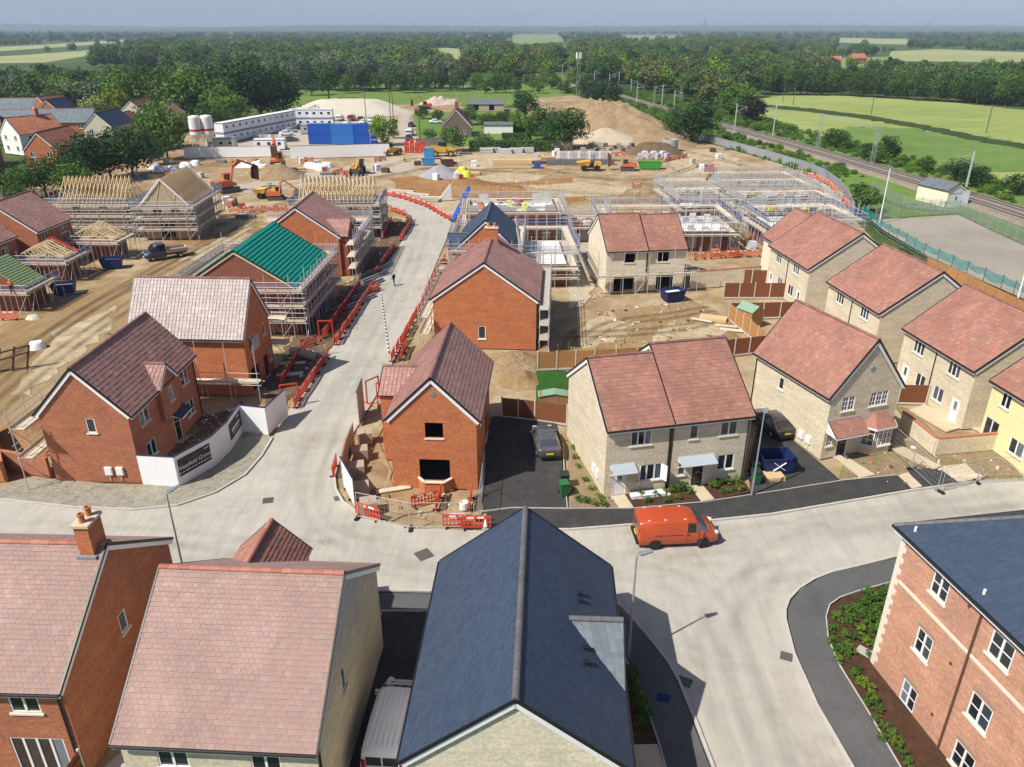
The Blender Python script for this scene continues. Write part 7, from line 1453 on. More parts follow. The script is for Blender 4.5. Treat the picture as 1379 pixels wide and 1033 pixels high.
for c in (-1.9, 1.9):
    tr = thing('railway_track', 'railway track on brown ballast, the one %s the green crop field' % ('nearer' if c > 0 else 'further from'), 'railway track', (0, 0, 0))
    for s in (-.72, .72):
        a = off_line(c + s); mb = MB()
        for p, q in zip(a, a[1:]): mb.bar((p[0], p[1], .70), (q[0], q[1], .70), .12, .14)
        mb.build('rail', 'rail_steel', tr)
    mb = MB(); acc = 0
    for i in range(len(RP)-1):
        if RP[i].y > 520: break
        a = off_line(c)[i] if i == 0 else None
    cl = off_line(c)
    for (x0, y0), (x1, y1) in zip(cl, cl[1:]):
        if y0 > 420: break
        L = math.hypot(x1-x0, y1-y0); n = max(1, int(L/.75)); dx, dy = (x1-x0)/L, (y1-y0)/L
        for i in range(n): t = (i + .5)/n; px, py = x0 + (x1-x0)*t, y0 + (y1-y0)*t; mb.bar((px - dy*1.25, py + dx*1.25, .56), (px + dy*1.25, py - dx*1.25, .25, ) if False else (px + dy*1.25, py - dx*1.25, .56), .25, .12)
    o = mb.build('sleeper', 'sleeper', tr); o['kind'] = 'stuff'
def lattice_mast(root, x, y, h, w=.7, mat='galv'):
    mb = MB(); n = int(h/1.0)
    for sx in (-1, 1):
        for sy in (-1, 1): mb.bar((x + sx*w/2, y + sy*w/2, 0), (x + sx*w/2, y + sy*w/2, h), .06)
    for k in range(n): z = k*h/n; z2 = (k+1)*h/n; s = 1 if k % 2 else -1; mb.bar((x - s*w/2, y - w/2, z), (x + s*w/2, y - w/2, z2), .035).bar((x - w/2, y - s*w/2, z), (x - w/2, y + s*w/2, z2), .035)
    mb.build('mast', mat, root)
def ohl(label, px, py, h, arm=1, lattice=False):
    p = survey(px, py); r = thing('catenary_mast', label, 'railway mast', (p.x, p.y, 0), 0, 'railway catenary masts')
    if lattice: lattice_mast(r, 0, 0, h)
    else: MB().bar((0, 0, 0), (0, 0, h), .26).build('mast', 'steel_pale', r)
    if arm: MB().bar((0, 0, h - .6), (arm*3.2, 0, h - 1.0), .08).bar((0, 0, h - 2.2), (arm*3.2, 0, h - 1.0), .08).bar((arm*2.6, 0, h - 1.1), (arm*3.2, 0, h - 2.4), .06).build('cantilever', 'steel_pale', r)
for px, py, h, a, l in ((849,129,7.5,1,0),(857,139,8.2,1,0),(891,144,8.6,-1,0),(907,149,7.5,1,0),(880,146,8.5,0,1),(916,142,7.5,0,1),(988,182,9,1,0),(1040,186,9.2,-1,0),(1297,268,8.6,-1,0),(820,122,8,1,0),(833,118,8,-1,0),(800,116,8,1,0),(768,108,8,1,0),(757,104,8,-1,0),(735,101,8,1,0),(718,96,8,1,0),(702,91,8,1,0)): ohl('pale %s mast with overhead line arm beside the railway' % ('lattice' if l else 'steel'), px, py, h, a, l)
p = survey(1100, 203); q = survey(1173, 226); gt = thing('railway_gantry', 'white lattice portal gantry spanning the railway tracks', 'gantry', (p.x, p.y, 0)); d = q - p
lattice_mast(gt, 0, 0, 9.0); lattice_mast(gt, d.x, d.y, 9.0); mb = MB()
for k in range(12):
    a = d*(k/12); b = d*((k+1)/12); z0, z1 = (8.3, 9.2) if k % 2 else (9.2, 8.3); mb.bar((a.x, a.y, z0), (b.x, b.y, z1), .055)
mb.bar((0, 0, 9.2), (d.x, d.y, 9.2), .06).bar((0, 0, 8.3), (d.x, d.y, 8.3), .06).build('beam', 'galv', gt)
for px, py, h in ((1054,137,8),(1068,141,8.5),(1173,154,8.5),(1328,178,8.5)): p = survey(px, py); r = thing('telegraph_pole', 'brown wooden telegraph pole standing in the crop field', 'pole', (p.x, p.y, -.2), 0, 'telegraph poles in the crop field'); MB().tube((0, 0, 0), (0, 0, h), .15, 8, .11).build('pole', 'bark', r); MB().bar((-.8, 0, h - .5), (.8, 0, h - .5), .12).build('crossarm', 'bark', r)
for px, py, h, lab in ((372,156,12,'tall telegraph pole beside the dark estate trees'), (493,160,11,'wooden pole at the foot of the sand heap'), (526,162,13,'leaning wooden pole at the lane'), (530,165,12,'second wooden pole at the lane'), (566,192,9,'pale lamp column beside the lane')): p = survey(px, py); r = thing('telegraph_pole', lab, 'pole', (p.x, p.y, 0)); MB().tube((0, 0, 0), (0, 0, h), .15, 8, .1).build('pole', 'bark', r); MB().bar((-.7, 0, h - .4), (.7, 0, h - .4), .1).build('crossarm', 'bark', r)
p = survey(778, 131); r = thing('phone_mast', 'grey lattice phone mast with white antennas above the spoil heap', 'mast', (p.x, p.y, 0)); lattice_mast(r, 0, 0, 18, 1.3, 'galv')
for k in range(3): t = 2*math.pi*k/3 + .5; MB().box(-.25, .25, -.18, .18, 0, 2.6).build('antenna', 'sign_white', r, (1.2*math.cos(t), 1.2*math.sin(t), 16.6), t)
MB().lathe((0, 0, 16), [(1.3, 0), (1.3, .08)], 12).build('headframe', 'galv', r)
def pylon(label, x, y, h):
    r = thing('pylon', label, 'pylon', (x, y, 0), .3, 'electricity pylons'); mb = MB(); w = h*.16
    for sx in (-1, 1):
        for sy in (-1, 1): mb.bar((sx*w/2, sy*w/2, 0), (sx*w*.12, sy*w*.12, h*.62), h*.014).bar((sx*w*.12, sy*w*.12, h*.62), (0, 0, h), h*.012)
    for z in (.2, .4, .62): mb.bar((-w*.4*(1-z), 0, h*z), (w*.4*(1-z), 0, h*z), h*.01)
    mb.build('tower', 'galv', r)
    for z, l in ((.64, .2), (.76, .17), (.88, .13)): MB().bar((-h*l, 0, h*z), (h*l, 0, h*z), h*.014).build('crossarm', 'galv', r)
for px, dist, h, lab in ((907, 2600, 62, 'tall electricity pylon on the skyline above the pale far field'), (1005, 3200, 58, 'electricity pylon on the skyline above the white farmhouse'), (1160, 2900, 55, 'electricity pylon on the skyline above the dark plantation'), (578, 3600, 60, 'electricity pylon on the skyline above the mid woods'), (651, 3400, 62, 'electricity pylon on the skyline above the railway cutting')): pylon(lab, (px - 689.5)/FOC*dist*1.08, dist, h)
SIMPLE = dict(e=.42, tw=.42, t=.035, gutter=False)
def wins_for(L, side, zs=(4.0, 1.5), n=2): return [(side, L*(i + .5)/n, z, 1.1, 1.15, 'win', 2) for i in range(n) for z in zs]
house('garage_store', 'cream garage with grey sheet roof and pale shutter beside the railway', (75.0, 144.5, -73, 7.4, 4.6, 2.9, 4.1), 'render_cream', 'slate_grey', [('E', 2.0, 1.25, 3.2, 2.3, 'wdoor')], **SIMPLE)
for px in (1284, 1294): p = survey(px, 277); tag(MB().box(-.8, .8, -.5, .5, 0, 2.6).box(-.84, .84, -.54, .54, 2.6, 2.68).box(-.02, .02, -.53, -.5, .2, 2.4).build('equipment_cabinet', 'cabinet', None, (p.x, p.y, 0)), 'pale blue grey equipment cabinet beside the palisade fence', 'cabinet', 'equipment cabinets by the railway')
OLD = (-11.6, 236.5, 92, 10.2, 9.4, 2.7, 7.7)
ol = house('old_cottage', 'old cottage with steep brown tiled roof and two brick chimneys', OLD, 'wall_umber', 'tile_brown', [('W', 6.4, 1.3, 1.2, 1.2, 'win', 2)], **SIMPLE); chimney(ol, -1, 0, .9, .9, 9.4, 2, 'brick_dark'); chimney(ol, 3.6, 0, .9, .9, 9.6, 2, 'brick_dark')
house('outbuilding', 'white flat outbuilding in the cottage garden', (-8.6, 243, 0, 9, 4, 2.6, 3.2), 'render_white', 'slate_grey', [], **SIMPLE); house('derelict_barn', 'derelict barn with grey sheet roof behind the cottage', (-17, 314, 0, 14, 7, 2.4, 4.0), 'wall_brown', 'slate_grey', [('S', 3, 1.4, 2, 2.4, 'hole'), ('S', 9, 1.4, 2, 2.4, 'hole')], **SIMPLE)
EST = [('estate_house', 'red brick house with bright orange tiled roof behind the dark hedge trees', (-99, 173, 92, 14, 7.6, 5, 8.7), 'brick_orange', 'tile_orange', 'WS'), ('estate_house', 'cream house with navy slate roof beside the golden tree', (-106.5, 214.5, 94, 15, 8, 5, 8.8), 'brick_buff', 'slate_blue', 'W'),
  ('estate_house', 'white rendered house with pink tiled roof and brick chimney', (-122.5, 199, 60, 12, 9, 5, 8.8), 'render_white', 'tile_orange', 'WS'), ('estate_terrace', 'long terrace with grey slate roof in the estate', (-152, 222, 8, 34, 9, 5, 8.4), 'brick_orange', 'slate_grey', 'S'),
  ('estate_house', 'brick house with blue slate gable roof behind the terrace', (-140, 252, 92, 12, 8.5, 5, 9), 'brick_orange', 'slate_blue', 'W'), ('estate_house', 'buff house with brown tiled gable under the lime tree', (-113.5, 252, 92, 13, 9.5, 5, 8.8), 'brick_buff', 'tile_brown', 'WS'),
  ('estate_house', 'buff house with low brown roof joined to the gabled one', (-113, 240, 92, 9, 8, 3.2, 6.2), 'brick_buff', 'tile_brown', ''), ('estate_house', 'dark red brick gable house with pale grey roof at the estate edge', (-121, 176, 88, 12, 9, 5, 9), 'brick_red', 'slate_grey', 'W'),
  ('estate_terrace', 'far slate roofed terrace in front of the wood', (-195, 262, 4, 40, 9, 5, 8.2), 'brick_orange', 'slate_grey', 'S'), ('estate_house', 'brick house with small red gable on the far terrace', (-148, 260, 75, 12, 8, 5, 9.4), 'brick_orange', 'tile_red', 'W'), ('estate_house', 'pink roofed house beside the pale buff gables', (-103, 246, 92, 11, 8, 5, 8), 'render_cream', 'tile_pink', 'W'),
  ('estate_house', 'red brick house with terracotta roof next to the slate gable', (-136, 182, 80, 10, 8, 5, 8.6), 'brick_red', 'tile_orange', 'WS'), ('estate_house', 'cream house with terracotta roof behind the white rendered one', (-150, 214, 30, 12, 8.5, 5, 8.8), 'render_cream', 'tile_orange', 'S'), ('estate_house', 'brick house with terracotta roof below the wood', (-182, 246, 15, 14, 8.5, 5, 8.6), 'brick_orange', 'tile_orange', 'S'),
  ('estate_house', 'white house with orange roof at the estate corner', (-160, 205, 12, 14, 9, 5, 8.6), 'render_white', 'tile_orange', 'S')]
for nm, lb, P_, w, t, sd_ in EST:
    wl = []
    for s in sd_: wl += wins_for((P_[3] if s in 'SN' else P_[4]) - .5, s, n=2 if P_[3] < 20 or s in 'WE' else 6)
    hh = house(nm, lb, P_, w, t, wl, **SIMPLE)
    if 'chimney' in lb: chimney(hh, 2, 0, .9, .9, 10.4)
for i, (px, py, w, t, lb) in enumerate(((1062,90,'brick_orange','tile_pink','far cottage with pink roof among the trees'), (1108,91,'brick_orange','tile_orange','far house with orange roof beside pale field'), (1092,92,'render_white','tile_pink','far white cottage between two red roofs'), (982,80,'render_white','slate_grey','far white farmhouse above the woods'), (1150,86,'brick_orange','tile_orange','far red roofed house at the field edge'), (1040,88,'brick_buff','tile_brown','far brown roofed house behind the plantation'))):
    p = survey(px, py); house('far_house', lb, (p.x, p.y, 10*i - 20, 14, 9, 4.5, 8.5), w, t, wins_for(13, 'S'), e=.8, tw=.8, t=.05, gutter=False, barge=None)
# ------------------------------------------------------------------ trees and plants
def foliage(seed, rx, ry, rz, clumps, per, leaf, mat, zc, shape='round', name='crown', droop=0.):
    r = np.random.default_rng(seed); C = []
    for _ in range(clumps):
        d = r.normal(size=3); d /= np.linalg.norm(d); 
        if shape == 'cone': h = r.random()**1.3; a = r.random()*6.283; q = (1 - h)*.9 + .08; c = np.array([math.cos(a)*q, math.sin(a)*q, h*2 - 1])*r.uniform(.75, 1)
        else: c = d*(r.random()**.38)*.82; c[2] = c[2]*.92 + (.06 if shape == 'round' else 0)
        C.append((c, r.uniform(.20, .36)))
    P = []; N = []
    for c, s in C:
        d = r.normal(size=(per, 3)); d /= np.linalg.norm(d, axis=1)[:, None]; d[:, 2] = d[:, 2]*.8 + .15
        rad = s*r.uniform(.65, 1.05, size=(per, 1)); p = c + d*rad
        if droop: p[:, 2] -= droop*np.maximum(0, np.hypot(p[:, 0], p[:, 1]) - .4)
        P.append(p); N.append(d*.7 + c*.5 + r.normal(size=(per, 3))*.55)
    P = np.concatenate(P)*np.array([rx, ry, rz]); N = np.concatenate(N); N /= np.linalg.norm(N, axis=1)[:, None]; n = len(P)
    T = np.cross(N, r.normal(size=(n, 3))); T /= np.linalg.norm(T, axis=1)[:, None]; B = np.cross(N, T); s = leaf*r.uniform(.55, 1.25, size=(n, 1)); s2 = s*r.uniform(.6, 1.0, size=(n, 1))
    P[:, 2] += zc
    V = np.stack([P - T*s, P - B*s2 + N*s*.15, P + T*s, P + B*s2 + N*s*.15], axis=1).reshape(-1, 3)
    me = bpy.data.meshes.new(name); me.vertices.add(4*n); me.vertices.foreach_set('co', V.astype(np.float32).ravel()); me.loops.add(4*n); me.loops.foreach_set('vertex_index', np.arange(4*n, dtype=np.int32)); me.polygons.add(n); me.polygons.foreach_set('loop_start', np.arange(0, 4*n, 4, dtype=np.int32)); me.polygons.foreach_set('loop_total', np.full(n, 4, dtype=np.int32)); me.materials.append(MAT(mat)); me.update(); me.validate(); return me
def trunk_mesh(h, r0, seed, top):
    mb = MB(); q = random.Random(seed); mb.tube((0, 0, 0), (.1, .05, h), r0, 8, r0*.62)
    for k in range(5): t = 2*math.pi*k/5 + q.uniform(-.4, .4); l = top*q.uniform(.3, .55); mb.tube((.1, .05, h*q.uniform(.75, 1)), (.1 + l*math.cos(t)*.7, .05 + l*math.sin(t)*.7, h + l), r0*.45, 6, r0*.12)
    mb.tube((.1, .05, h), (.1, .1, h + top*.7), r0*.55, 6, r0*.12); return mb.mesh('trunk', 'bark')
KINDS = {}   # kind -> list of (trunk, crown); unit height 10 m
def kind(nm, mats, shapes, var=3, clumps=62, per=44, leaf=.235):
    KINDS[nm] = []
    for i in range(var):
        rx, rz, zc, th, sh = shapes; m = mats[i % len(mats)]
        KINDS[nm].append((trunk_mesh(th, .22, i, 10 - th), foliage(hash_(nm) + i, rx*(.92 + .08*i), rx, rz, clumps, per, leaf, m, zc, sh, droop=.5 if nm == 'willow' else 0.)))
def hash_(s): return sum(ord(c)*(i + 3) for i, c in enumerate(s)) % 9973
kind('oak', ['leaf_mid', 'leaf_mid', 'leaf_dark'], (4.7, 4.9, 5.1, 1.8, 'round')); kind('dark', ['leaf_dark'], (4.8, 5.0, 4.9, 1.4, 'round')); kind('bright', ['leaf_bright'], (4.6, 4.9, 5.0, 1.6, 'round')); kind('silver', ['leaf_silver'], (3.4, 5.1, 5.0, 1.2, 'round')); kind('willow', ['leaf_lime', 'leaf_bright'], (4.3, 4.2, 5.6, 2.4, 'round')); kind('gold', ['leaf_gold'], (4.2, 4.6, 5.2, 1.4, 'round'), 1); kind('lime', ['leaf_lime'], (4.0, 4.6, 5.4, 1.8, 'round'), 1); kind('copper', ['leaf_copper'], (4.3, 4.7, 5.2, 1.6, 'round'), 1); kind('olive', ['leaf_olive', 'leaf_mid'], (4.2, 4.7, 5.4, 2.2, 'round'), 2); kind('conifer', ['leaf_mid'], (3.0, 5.0, 5.0, .8, 'cone'), 1, 44, 40, .26); kind('bush', ['leaf_bright', 'leaf_mid', 'leaf_hedge'], (5.6, 5.0, 4.8, .6, 'round'), 3, 30, 46, .36)
TN = 0
def top_h(py, ytop):   # height of a tree whose foot and top are surveyed
    D = survey(689.5, py).y; v = (ytop - 516.5)/FOC; return CAM_H + .25 - D*(math.sin(PITCH) + v*math.cos(PITCH))/(math.cos(PITCH) - v*math.sin(PITCH))
def tree(kd, px, py, h, label, group=None, wide=1.0, nm='tree', pos=None, cat='tree'):
    global TN
    if h > 30: h = max(1.5, top_h(py, h))   # values over 30 are the surveyed top, not a height
    p = survey(px, py) if pos is None else Vector(pos); TN += 1; tr, cr = KINDS[kd][TN % len(KINDS[kd])]; s = h/10
    r = thing(nm, label, cat, (p.x, p.y, -.25), TN*1.7 % 6.28, group); r.scale = (s*wide, s*wide, s); obj('trunk', tr, r); obj('crown', cr, r); return r
for kd, px, py, h, w, lab in (('oak',262,168,82,1.4,'large mid green tree behind the site cabins'), ('dark',322,165,76,1.5,'huge dark tree towering behind the white cabins'), ('dark',352,160,76,1.4,'dark tree at the meadow edge behind the cabins'), ('dark',376,160,90,1.03,'dark tree overhanging the telegraph pole'), ('bright',308,176,112,1.26,'bright green tree directly behind the stacked cabins'), ('oak',288,182,135,1.38,'lower green tree behind the white silos'), ('oak',226,215,128,1.0,'tall green tree beside the white silos'), ('oak',215,200,135,1.15,'green tree behind the pink roofed estate house'), ('lime',213,150,98,1.03,'yellow lime coloured tree among dark ones'), ('gold',127,172,127,1.15,'cream gold round tree beside the navy roof'), ('willow',156,168,114,1.15,'pale green weeping willow behind the navy roof'), ('copper',106,166,119,1.03,'dark copper tree beside the brick gable'), ('oak',178,158,84,1.15,'green tree behind the buff gables'), ('dark',240,158,80,1.15,'dark tree behind the lime coloured one'), ('dark',205,148,80,1.15,'dark tree right of the willow'),
    ('dark',62,262,208,1.26,'dark low tree beside the orange roofed house'), ('dark',92,256,200,1.26,'dark tree in front of the orange roof'), ('oak',30,268,225,1.38,'low green bush tree beside the truss house'), ('dark',122,246,176,1.32,'dark tree hiding the navy roofed house wall'), ('dark',150,240,168,1.26,'dense dark tree at the site hedge'), ('dark',180,236,165,1.26,'dense dark tree beside the grey hoarding'), ('oak',100,262,215,1.49,'low green tree above the timber trusses'), ('dark',5,262,215,1.38,'dark tree at the edge of estate corner'), ('oak',205,222,180,1.15,'small tree above the materials yard'),
    ('olive',443,133,85,1.09,'lone spreading tree in the green meadow'), ('oak',420,128,92,1.15,'tree left of the lone meadow tree'), ('bush',518,196,150,0.86,'large green bush beside the lane and containers'), ('bush',530,186,158,0.8,'smaller green bush up the lane'), ('bush',613,203,166,1.03,'round dark green bush before the old cottage'), ('dark',708,160,118,1.15,'dark round tree behind the cottage garden'), ('dark',735,190,140,1.5,'dark broad tree behind the block yard'), ('oak',768,199,143,1.15,'tall green tree beside the block yard'), ('oak',752,200,150,1.4,'shorter tree beside the tall block yard one'), ('bright',697,178,150,1.26,'bright shrub tree in the cottage garden'), ('bright',716,182,158,1.15,'yellow green shrub in the cottage garden'), ('dark',590,162,146,1.26,'small dark tree beside the cottage drive'), ('oak',655,172,150,1.61,'garden tree behind the white outbuilding'), ('oak',680,168,148,1.61,'garden tree at the end of the cottage lawn'),
    ('dark',800,141,104,1.21,'dark tree beside the phone mast'), ('dark',822,139,106,1.21,'dark tree between the mast and railway'), ('dark',790,131,104,1.15,'dark tree behind the phone mast'), ('dark',932,192,130,1.32,'big dark tree at the foot of the railway bank'), ('dark',912,186,140,1.26,'dark tree beside the big railway tree'), ('copper',1012,168,128,1.38,'dark purple tree beyond the railway line'), ('oak',985,160,112,1.26,'green tree beyond the railway line'), ('dark',845,167,148,1.38,'dark bush on the railway bank scrub'),
    ('oak',1122,200,172,1.72,'olive bush beside the lattice gantry'), ('dark',1196,214,180,1.26,'dark thorn tree at the crop field edge'), ('bright',1182,220,195,1.26,'bright elder bush below the dark thorn'), ('oak',1168,216,192,1.26,'green bush beside the gantry leg'), ('dark',1247,232,208,1.15,'small dark bush on the field edge'), ('dark',1290,243,212,1.61,'wide dark thorn bush at the field edge'), ('oak',1312,252,222,1.72,'green thorn bush near the railway mast'), ('dark',1368,262,232,1.49,'dark bush behind the railway fence'), ('bush',1155,272,245,1.26,'bright green bush by the garage store'), ('bush',1165,284,250,1.15,'green bush at the teal netting corner'), ('bush',1170,260,248,1.49,'low green bush beside the garage wall'), ('bush',1215,350,333,1.15,'green weeds growing behind the cream row roof'), ('bush',650,200,176,1.2,'round bush beside the cottage hedge'), ('oak',632,168,140,1.2,'garden tree behind the old cottage'), ('dark',570,160,140,1.3,'dark shrub tree at the end of the lane'), ('bright',600,192,172,1.2,'bright bush by the cottage drive'), ('oak',725,172,150,1.2,'green tree between block yard and garden'), ('dark',745,182,150,1.1,'dark tree crowding the tall yard tree'), ('bush',580,188,172,1.3,'low bush beside the lane wall'), ('bush',1122,244,228,1.49,'green bush behind the grey boundary fence')):
    tree(kd, px, py, h, lab, None, w)
rs = random.Random(11)
for i in range(30): tree('silver', 372 + i*8.6 + rs.uniform(-3, 3), 121 - abs(i - 14)*.18 + rs.uniform(-3, 2), rs.uniform(14, 18), 'silvery green willow in the row beyond the meadow', 'silver willows beyond the meadow', rs.uniform(.9, 1.2))
for i in range(9): tree('oak', 470 + i*18 + rs.uniform(-4, 4), 123 + rs.uniform(-1, 2), rs.uniform(9, 12), 'darker green tree in front of the silver willows', 'green trees before the willows')
for i in range(46): tree('dark' if i % 3 else 'oak', 1030 + i*9.5, 127.5 + max(0, i - 10)*.58 + rs.uniform(-.6, .4), rs.uniform(11.5, 13.5), 'dark tree in the front row of plantation beyond the crop field', 'front row of the plantation', rs.uniform(.8, 1))
for i in range(26): tree(('bright', 'oak', 'bush')[i % 3], 640 + i*6 + rs.uniform(-3, 3), 116 + rs.uniform(-4, 10) - (i > 20)*6, rs.uniform(5, 9), 'leafy tree on the railway side of the meadow', 'trees between the meadow and railway', 1.1)
# woods that read as one mass
def poly_in(x, y, P):
    c = False; j = len(P) - 1
    for i in range(len(P)):
        if (P[i][1] > y) != (P[j][1] > y) and x < (P[j][0] - P[i][0])*(y - P[i][1])/(P[j][1] - P[i][1]) + P[i][0]: c = not c
        j = i
    return c
FIELDS = [[(o.data.vertices[i].co.x, o.data.vertices[i].co.y) for i in range(len(o.data.vertices)//2)] for o in COL.objects if o.name.startswith(('far_field', 'crop_field', 'meadow', 'site_ground', 'garden_grass'))]
def rail_dist(x, y):
    for i in range(len(RP)-1):
        if RP[i].y <= y <= RP[i+1].y: return abs(x - RP[i].x)
    return 1e9
_protoc = {}
def proto_coll(key, mats, rx, rz, zc, clumps, per, leaf, nvar=4):
    if key in _protoc: return _protoc[key]
    c = bpy.data.collections.new(key)
    for i in range(nvar):
        o = bpy.data.objects.new(key + '_crown', foliage(hash_(key) + i*17, rx*(1 + .1*(i % 2)), rx, rz, clumps, per, leaf, mats[i % len(mats)], zc)); c.objects.link(o)
    _protoc[key] = c; return c
def scatter(name, label, pts, coll, nvar=4):
    """pts: (x, y, z, scale, squash)"""
    me = bpy.data.meshes.new(name); me.from_pydata([p[:3] for p in pts], [], []); r = random.Random(len(pts))
    a = me.attributes.new('sc', 'FLOAT_VECTOR', 'POINT'); a.data.foreach_set('vector', [q for p in pts for q in (p[3], p[3], p[3]*p[4])]); b = me.attributes.new('rt', 'FLOAT_VECTOR', 'POINT'); b.data.foreach_set('vector', [q for p in pts for q in (0, 0, r.uniform(0, 6.28))]); k = me.attributes.new('ix', 'INT', 'POINT'); k.data.foreach_set('value', [r.randrange(nvar) for p in pts])
    o = obj(name, me); tag(o, label, name.replace('_', ' '), kind='stuff')
    ng = bpy.data.node_groups.new(name, 'GeometryNodeTree'); ng.interface.new_socket('Geometry', in_out='INPUT', socket_type='NodeSocketGeometry'); ng.interface.new_socket('Geometry', in_out='OUTPUT', socket_type='NodeSocketGeometry'); N = ng.nodes; gi = N.new('NodeGroupInput'); go = N.new('NodeGroupOutput'); ip = N.new('GeometryNodeInstanceOnPoints'); ci = N.new('GeometryNodeCollectionInfo'); ci.inputs[0].default_value = coll; ci.inputs['Separate Children'].default_value = True; ci.inputs['Reset Children'].default_value = True; ip.inputs['Pick Instance'].default_value = True
    def att(nm, ty): n = N.new('GeometryNodeInputNamedAttribute'); n.data_type = ty; n.inputs[0].default_value = nm; return [s for s in n.outputs if s.enabled][0]
    l = ng.links.new; l(gi.outputs[0], ip.inputs['Points']); l(ci.outputs[0], ip.inputs['Instance']); l(att('ix', 'INT'), ip.inputs['Instance Index']); l(att('sc', 'FLOAT_VECTOR'), ip.inputs['Scale']); l(att('rt', 'FLOAT_VECTOR'), ip.inputs['Rotation']); l(ip.outputs[0], go.inputs[0]); o.modifiers.new('scatter', 'NODES').node_group = ng; return o
def fill(px, spacing, h0, h1, seed, keep=1., avoid=True, railgap=11):
    P = SP(px); r = random.Random(seed); xs = [p[0] for p in P]; ys = [p[1] for p in P]; out = []; n = int((max(xs) - min(xs))*(max(ys) - min(ys))/spacing**2)
    for _ in range(n):
        x = r.uniform(min(xs), max(xs)); y = r.uniform(min(ys), max(ys))
        if not poly_in(x, y, P) or (avoid and (any(poly_in(x, y, f) for f in FIELDS) or rail_dist(x, y) < railgap)): continue
        if noise.noise(Vector((x*.012, y*.012, seed))) > keep: continue
        h = r.uniform(h0, h1)
        if avoid and r.random() < .93:   # fields stay open: nothing tall right in front of them
            dd = y*math.cos(PITCH) + CAM_H*math.sin(PITCH); qx = 689.5 + FOC*x/dd; hit = False
            for zz in (h*.95, h*.55):
                dz = y*math.cos(PITCH) - (zz - CAM_H)*math.sin(PITCH); qy = 516.5 - FOC*(y*math.sin(PITCH) + (zz - CAM_H)*math.cos(PITCH))/dz
                if any(poly_in(qx, qy, f) for f in FPX): hit = True; break
            if hit: continue
        out.append((x, y, -.4, h/10, r.uniform(.85, 1.1)))
    return out
WOOD = proto_coll('wood_near', ['leaf_dark', 'leaf_mid', 'leaf_olive', 'leaf_bright', 'leaf_mid', 'leaf_hedge', 'leaf_silver'], 4.6, 4.9, 5.0, 44, 34, .36, 7); WOODB = proto_coll('wood_bright', ['leaf_mid', 'leaf_bright', 'leaf_dark', 'leaf_olive'], 4.6, 4.9, 5.0, 44, 34, .36); FAR = proto_coll('wood_far', ['leaf_dark', 'leaf_mid', 'leaf_dark', 'leaf_mid'], 5.2, 4.9, 4.9, 18, 16, .85); SCR = proto_coll('scrub', ['leaf_bright', 'leaf_hedge', 'leaf_shrub', 'leaf_bright'], 6.2, 4.8, 4.4, 30, 34, .42)
scatter('woodland', 'dark mixed woodland behind the estate houses', fill([(-260,160),(-260,118),(60,116),(200,114),(395,108),(388,128),(330,140),(240,145),(180,148),(100,152)], 8, 9, 13.5, 3), WOOD, 7)
scatter('woodland', 'dense green woodland rising beyond the willows', fill([(120,91),(175,76),(180,66),(300,57),(450,56),(640,58),(690,70),(690,95),(640,106),(540,108),(470,106),(390,106)], 13, 12, 18, 4), WOOD, 7)
scatter('woodland', 'broken woodland on both sides of the railway', fill([(640,112),(690,70),(760,62),(880,56),(1000,58),(1040,70),(1035,100),(1028,124),(1010,150),(960,148),(900,134),(840,112),(800,118),(740,112)], 10, 10, 17, 5, .35), WOODB)
scatter('plantation', 'dense dark plantation behind its front row beyond the crop field', fill([(1030,124),(1110,124),(1240,130),(1379,143),(1650,168),(1650,120),(1379,104),(1200,97),(1035,96)], 7, 10.5, 13, 6), WOOD)
scatter('woodland', 'woods and copses around the far pale fields', fill([(1000,95),(1000,52),(1100,46),(1379,52),(1700,60),(1700,96),(1379,92),(1200,94)], 18, 9, 14, 7, .0), WOOD, 7)
scatter('woodland', 'hedgerow woods around the pale fields beyond the estate', fill([(-300,98),(-300,50),(180,48),(180,92)], 20, 8, 13, 8, -.1), WOOD, 7)
scatter('distant_woodland', 'hazy distant woods stretching to the skyline', fill([(-500,58),(-500,41.5),(1900,41.5),(1900,58)], 55, 14, 20, 9, .0), FAR)
sp = []; r9 = random.Random(5)
for i in range(len(RP)-1):
    if RP[i].y > 430: break
    d = (RP[i+1] - RP[i]).normalized()
    for s, a0, a1, n in ((1, 5.4, 19, 18), (-1, 5.4, 18, 18)):
        for _ in range(n):
            o = r9.uniform(a0, a1)*s; q = RP[i] + d*r9.uniform(0, 6) + Vector((d.y, -d.x))*o
            if s < 0 and q.y < 168: continue
            h = r9.uniform(.7, 2.0)*(1.6 if q.y > 250 else 1); sp.append((q.x, q.y, -.2, h/9.5, r9.uniform(.7, 1)))
scatter('scrub', 'bright green scrub covering the railway banks', sp, SCR)
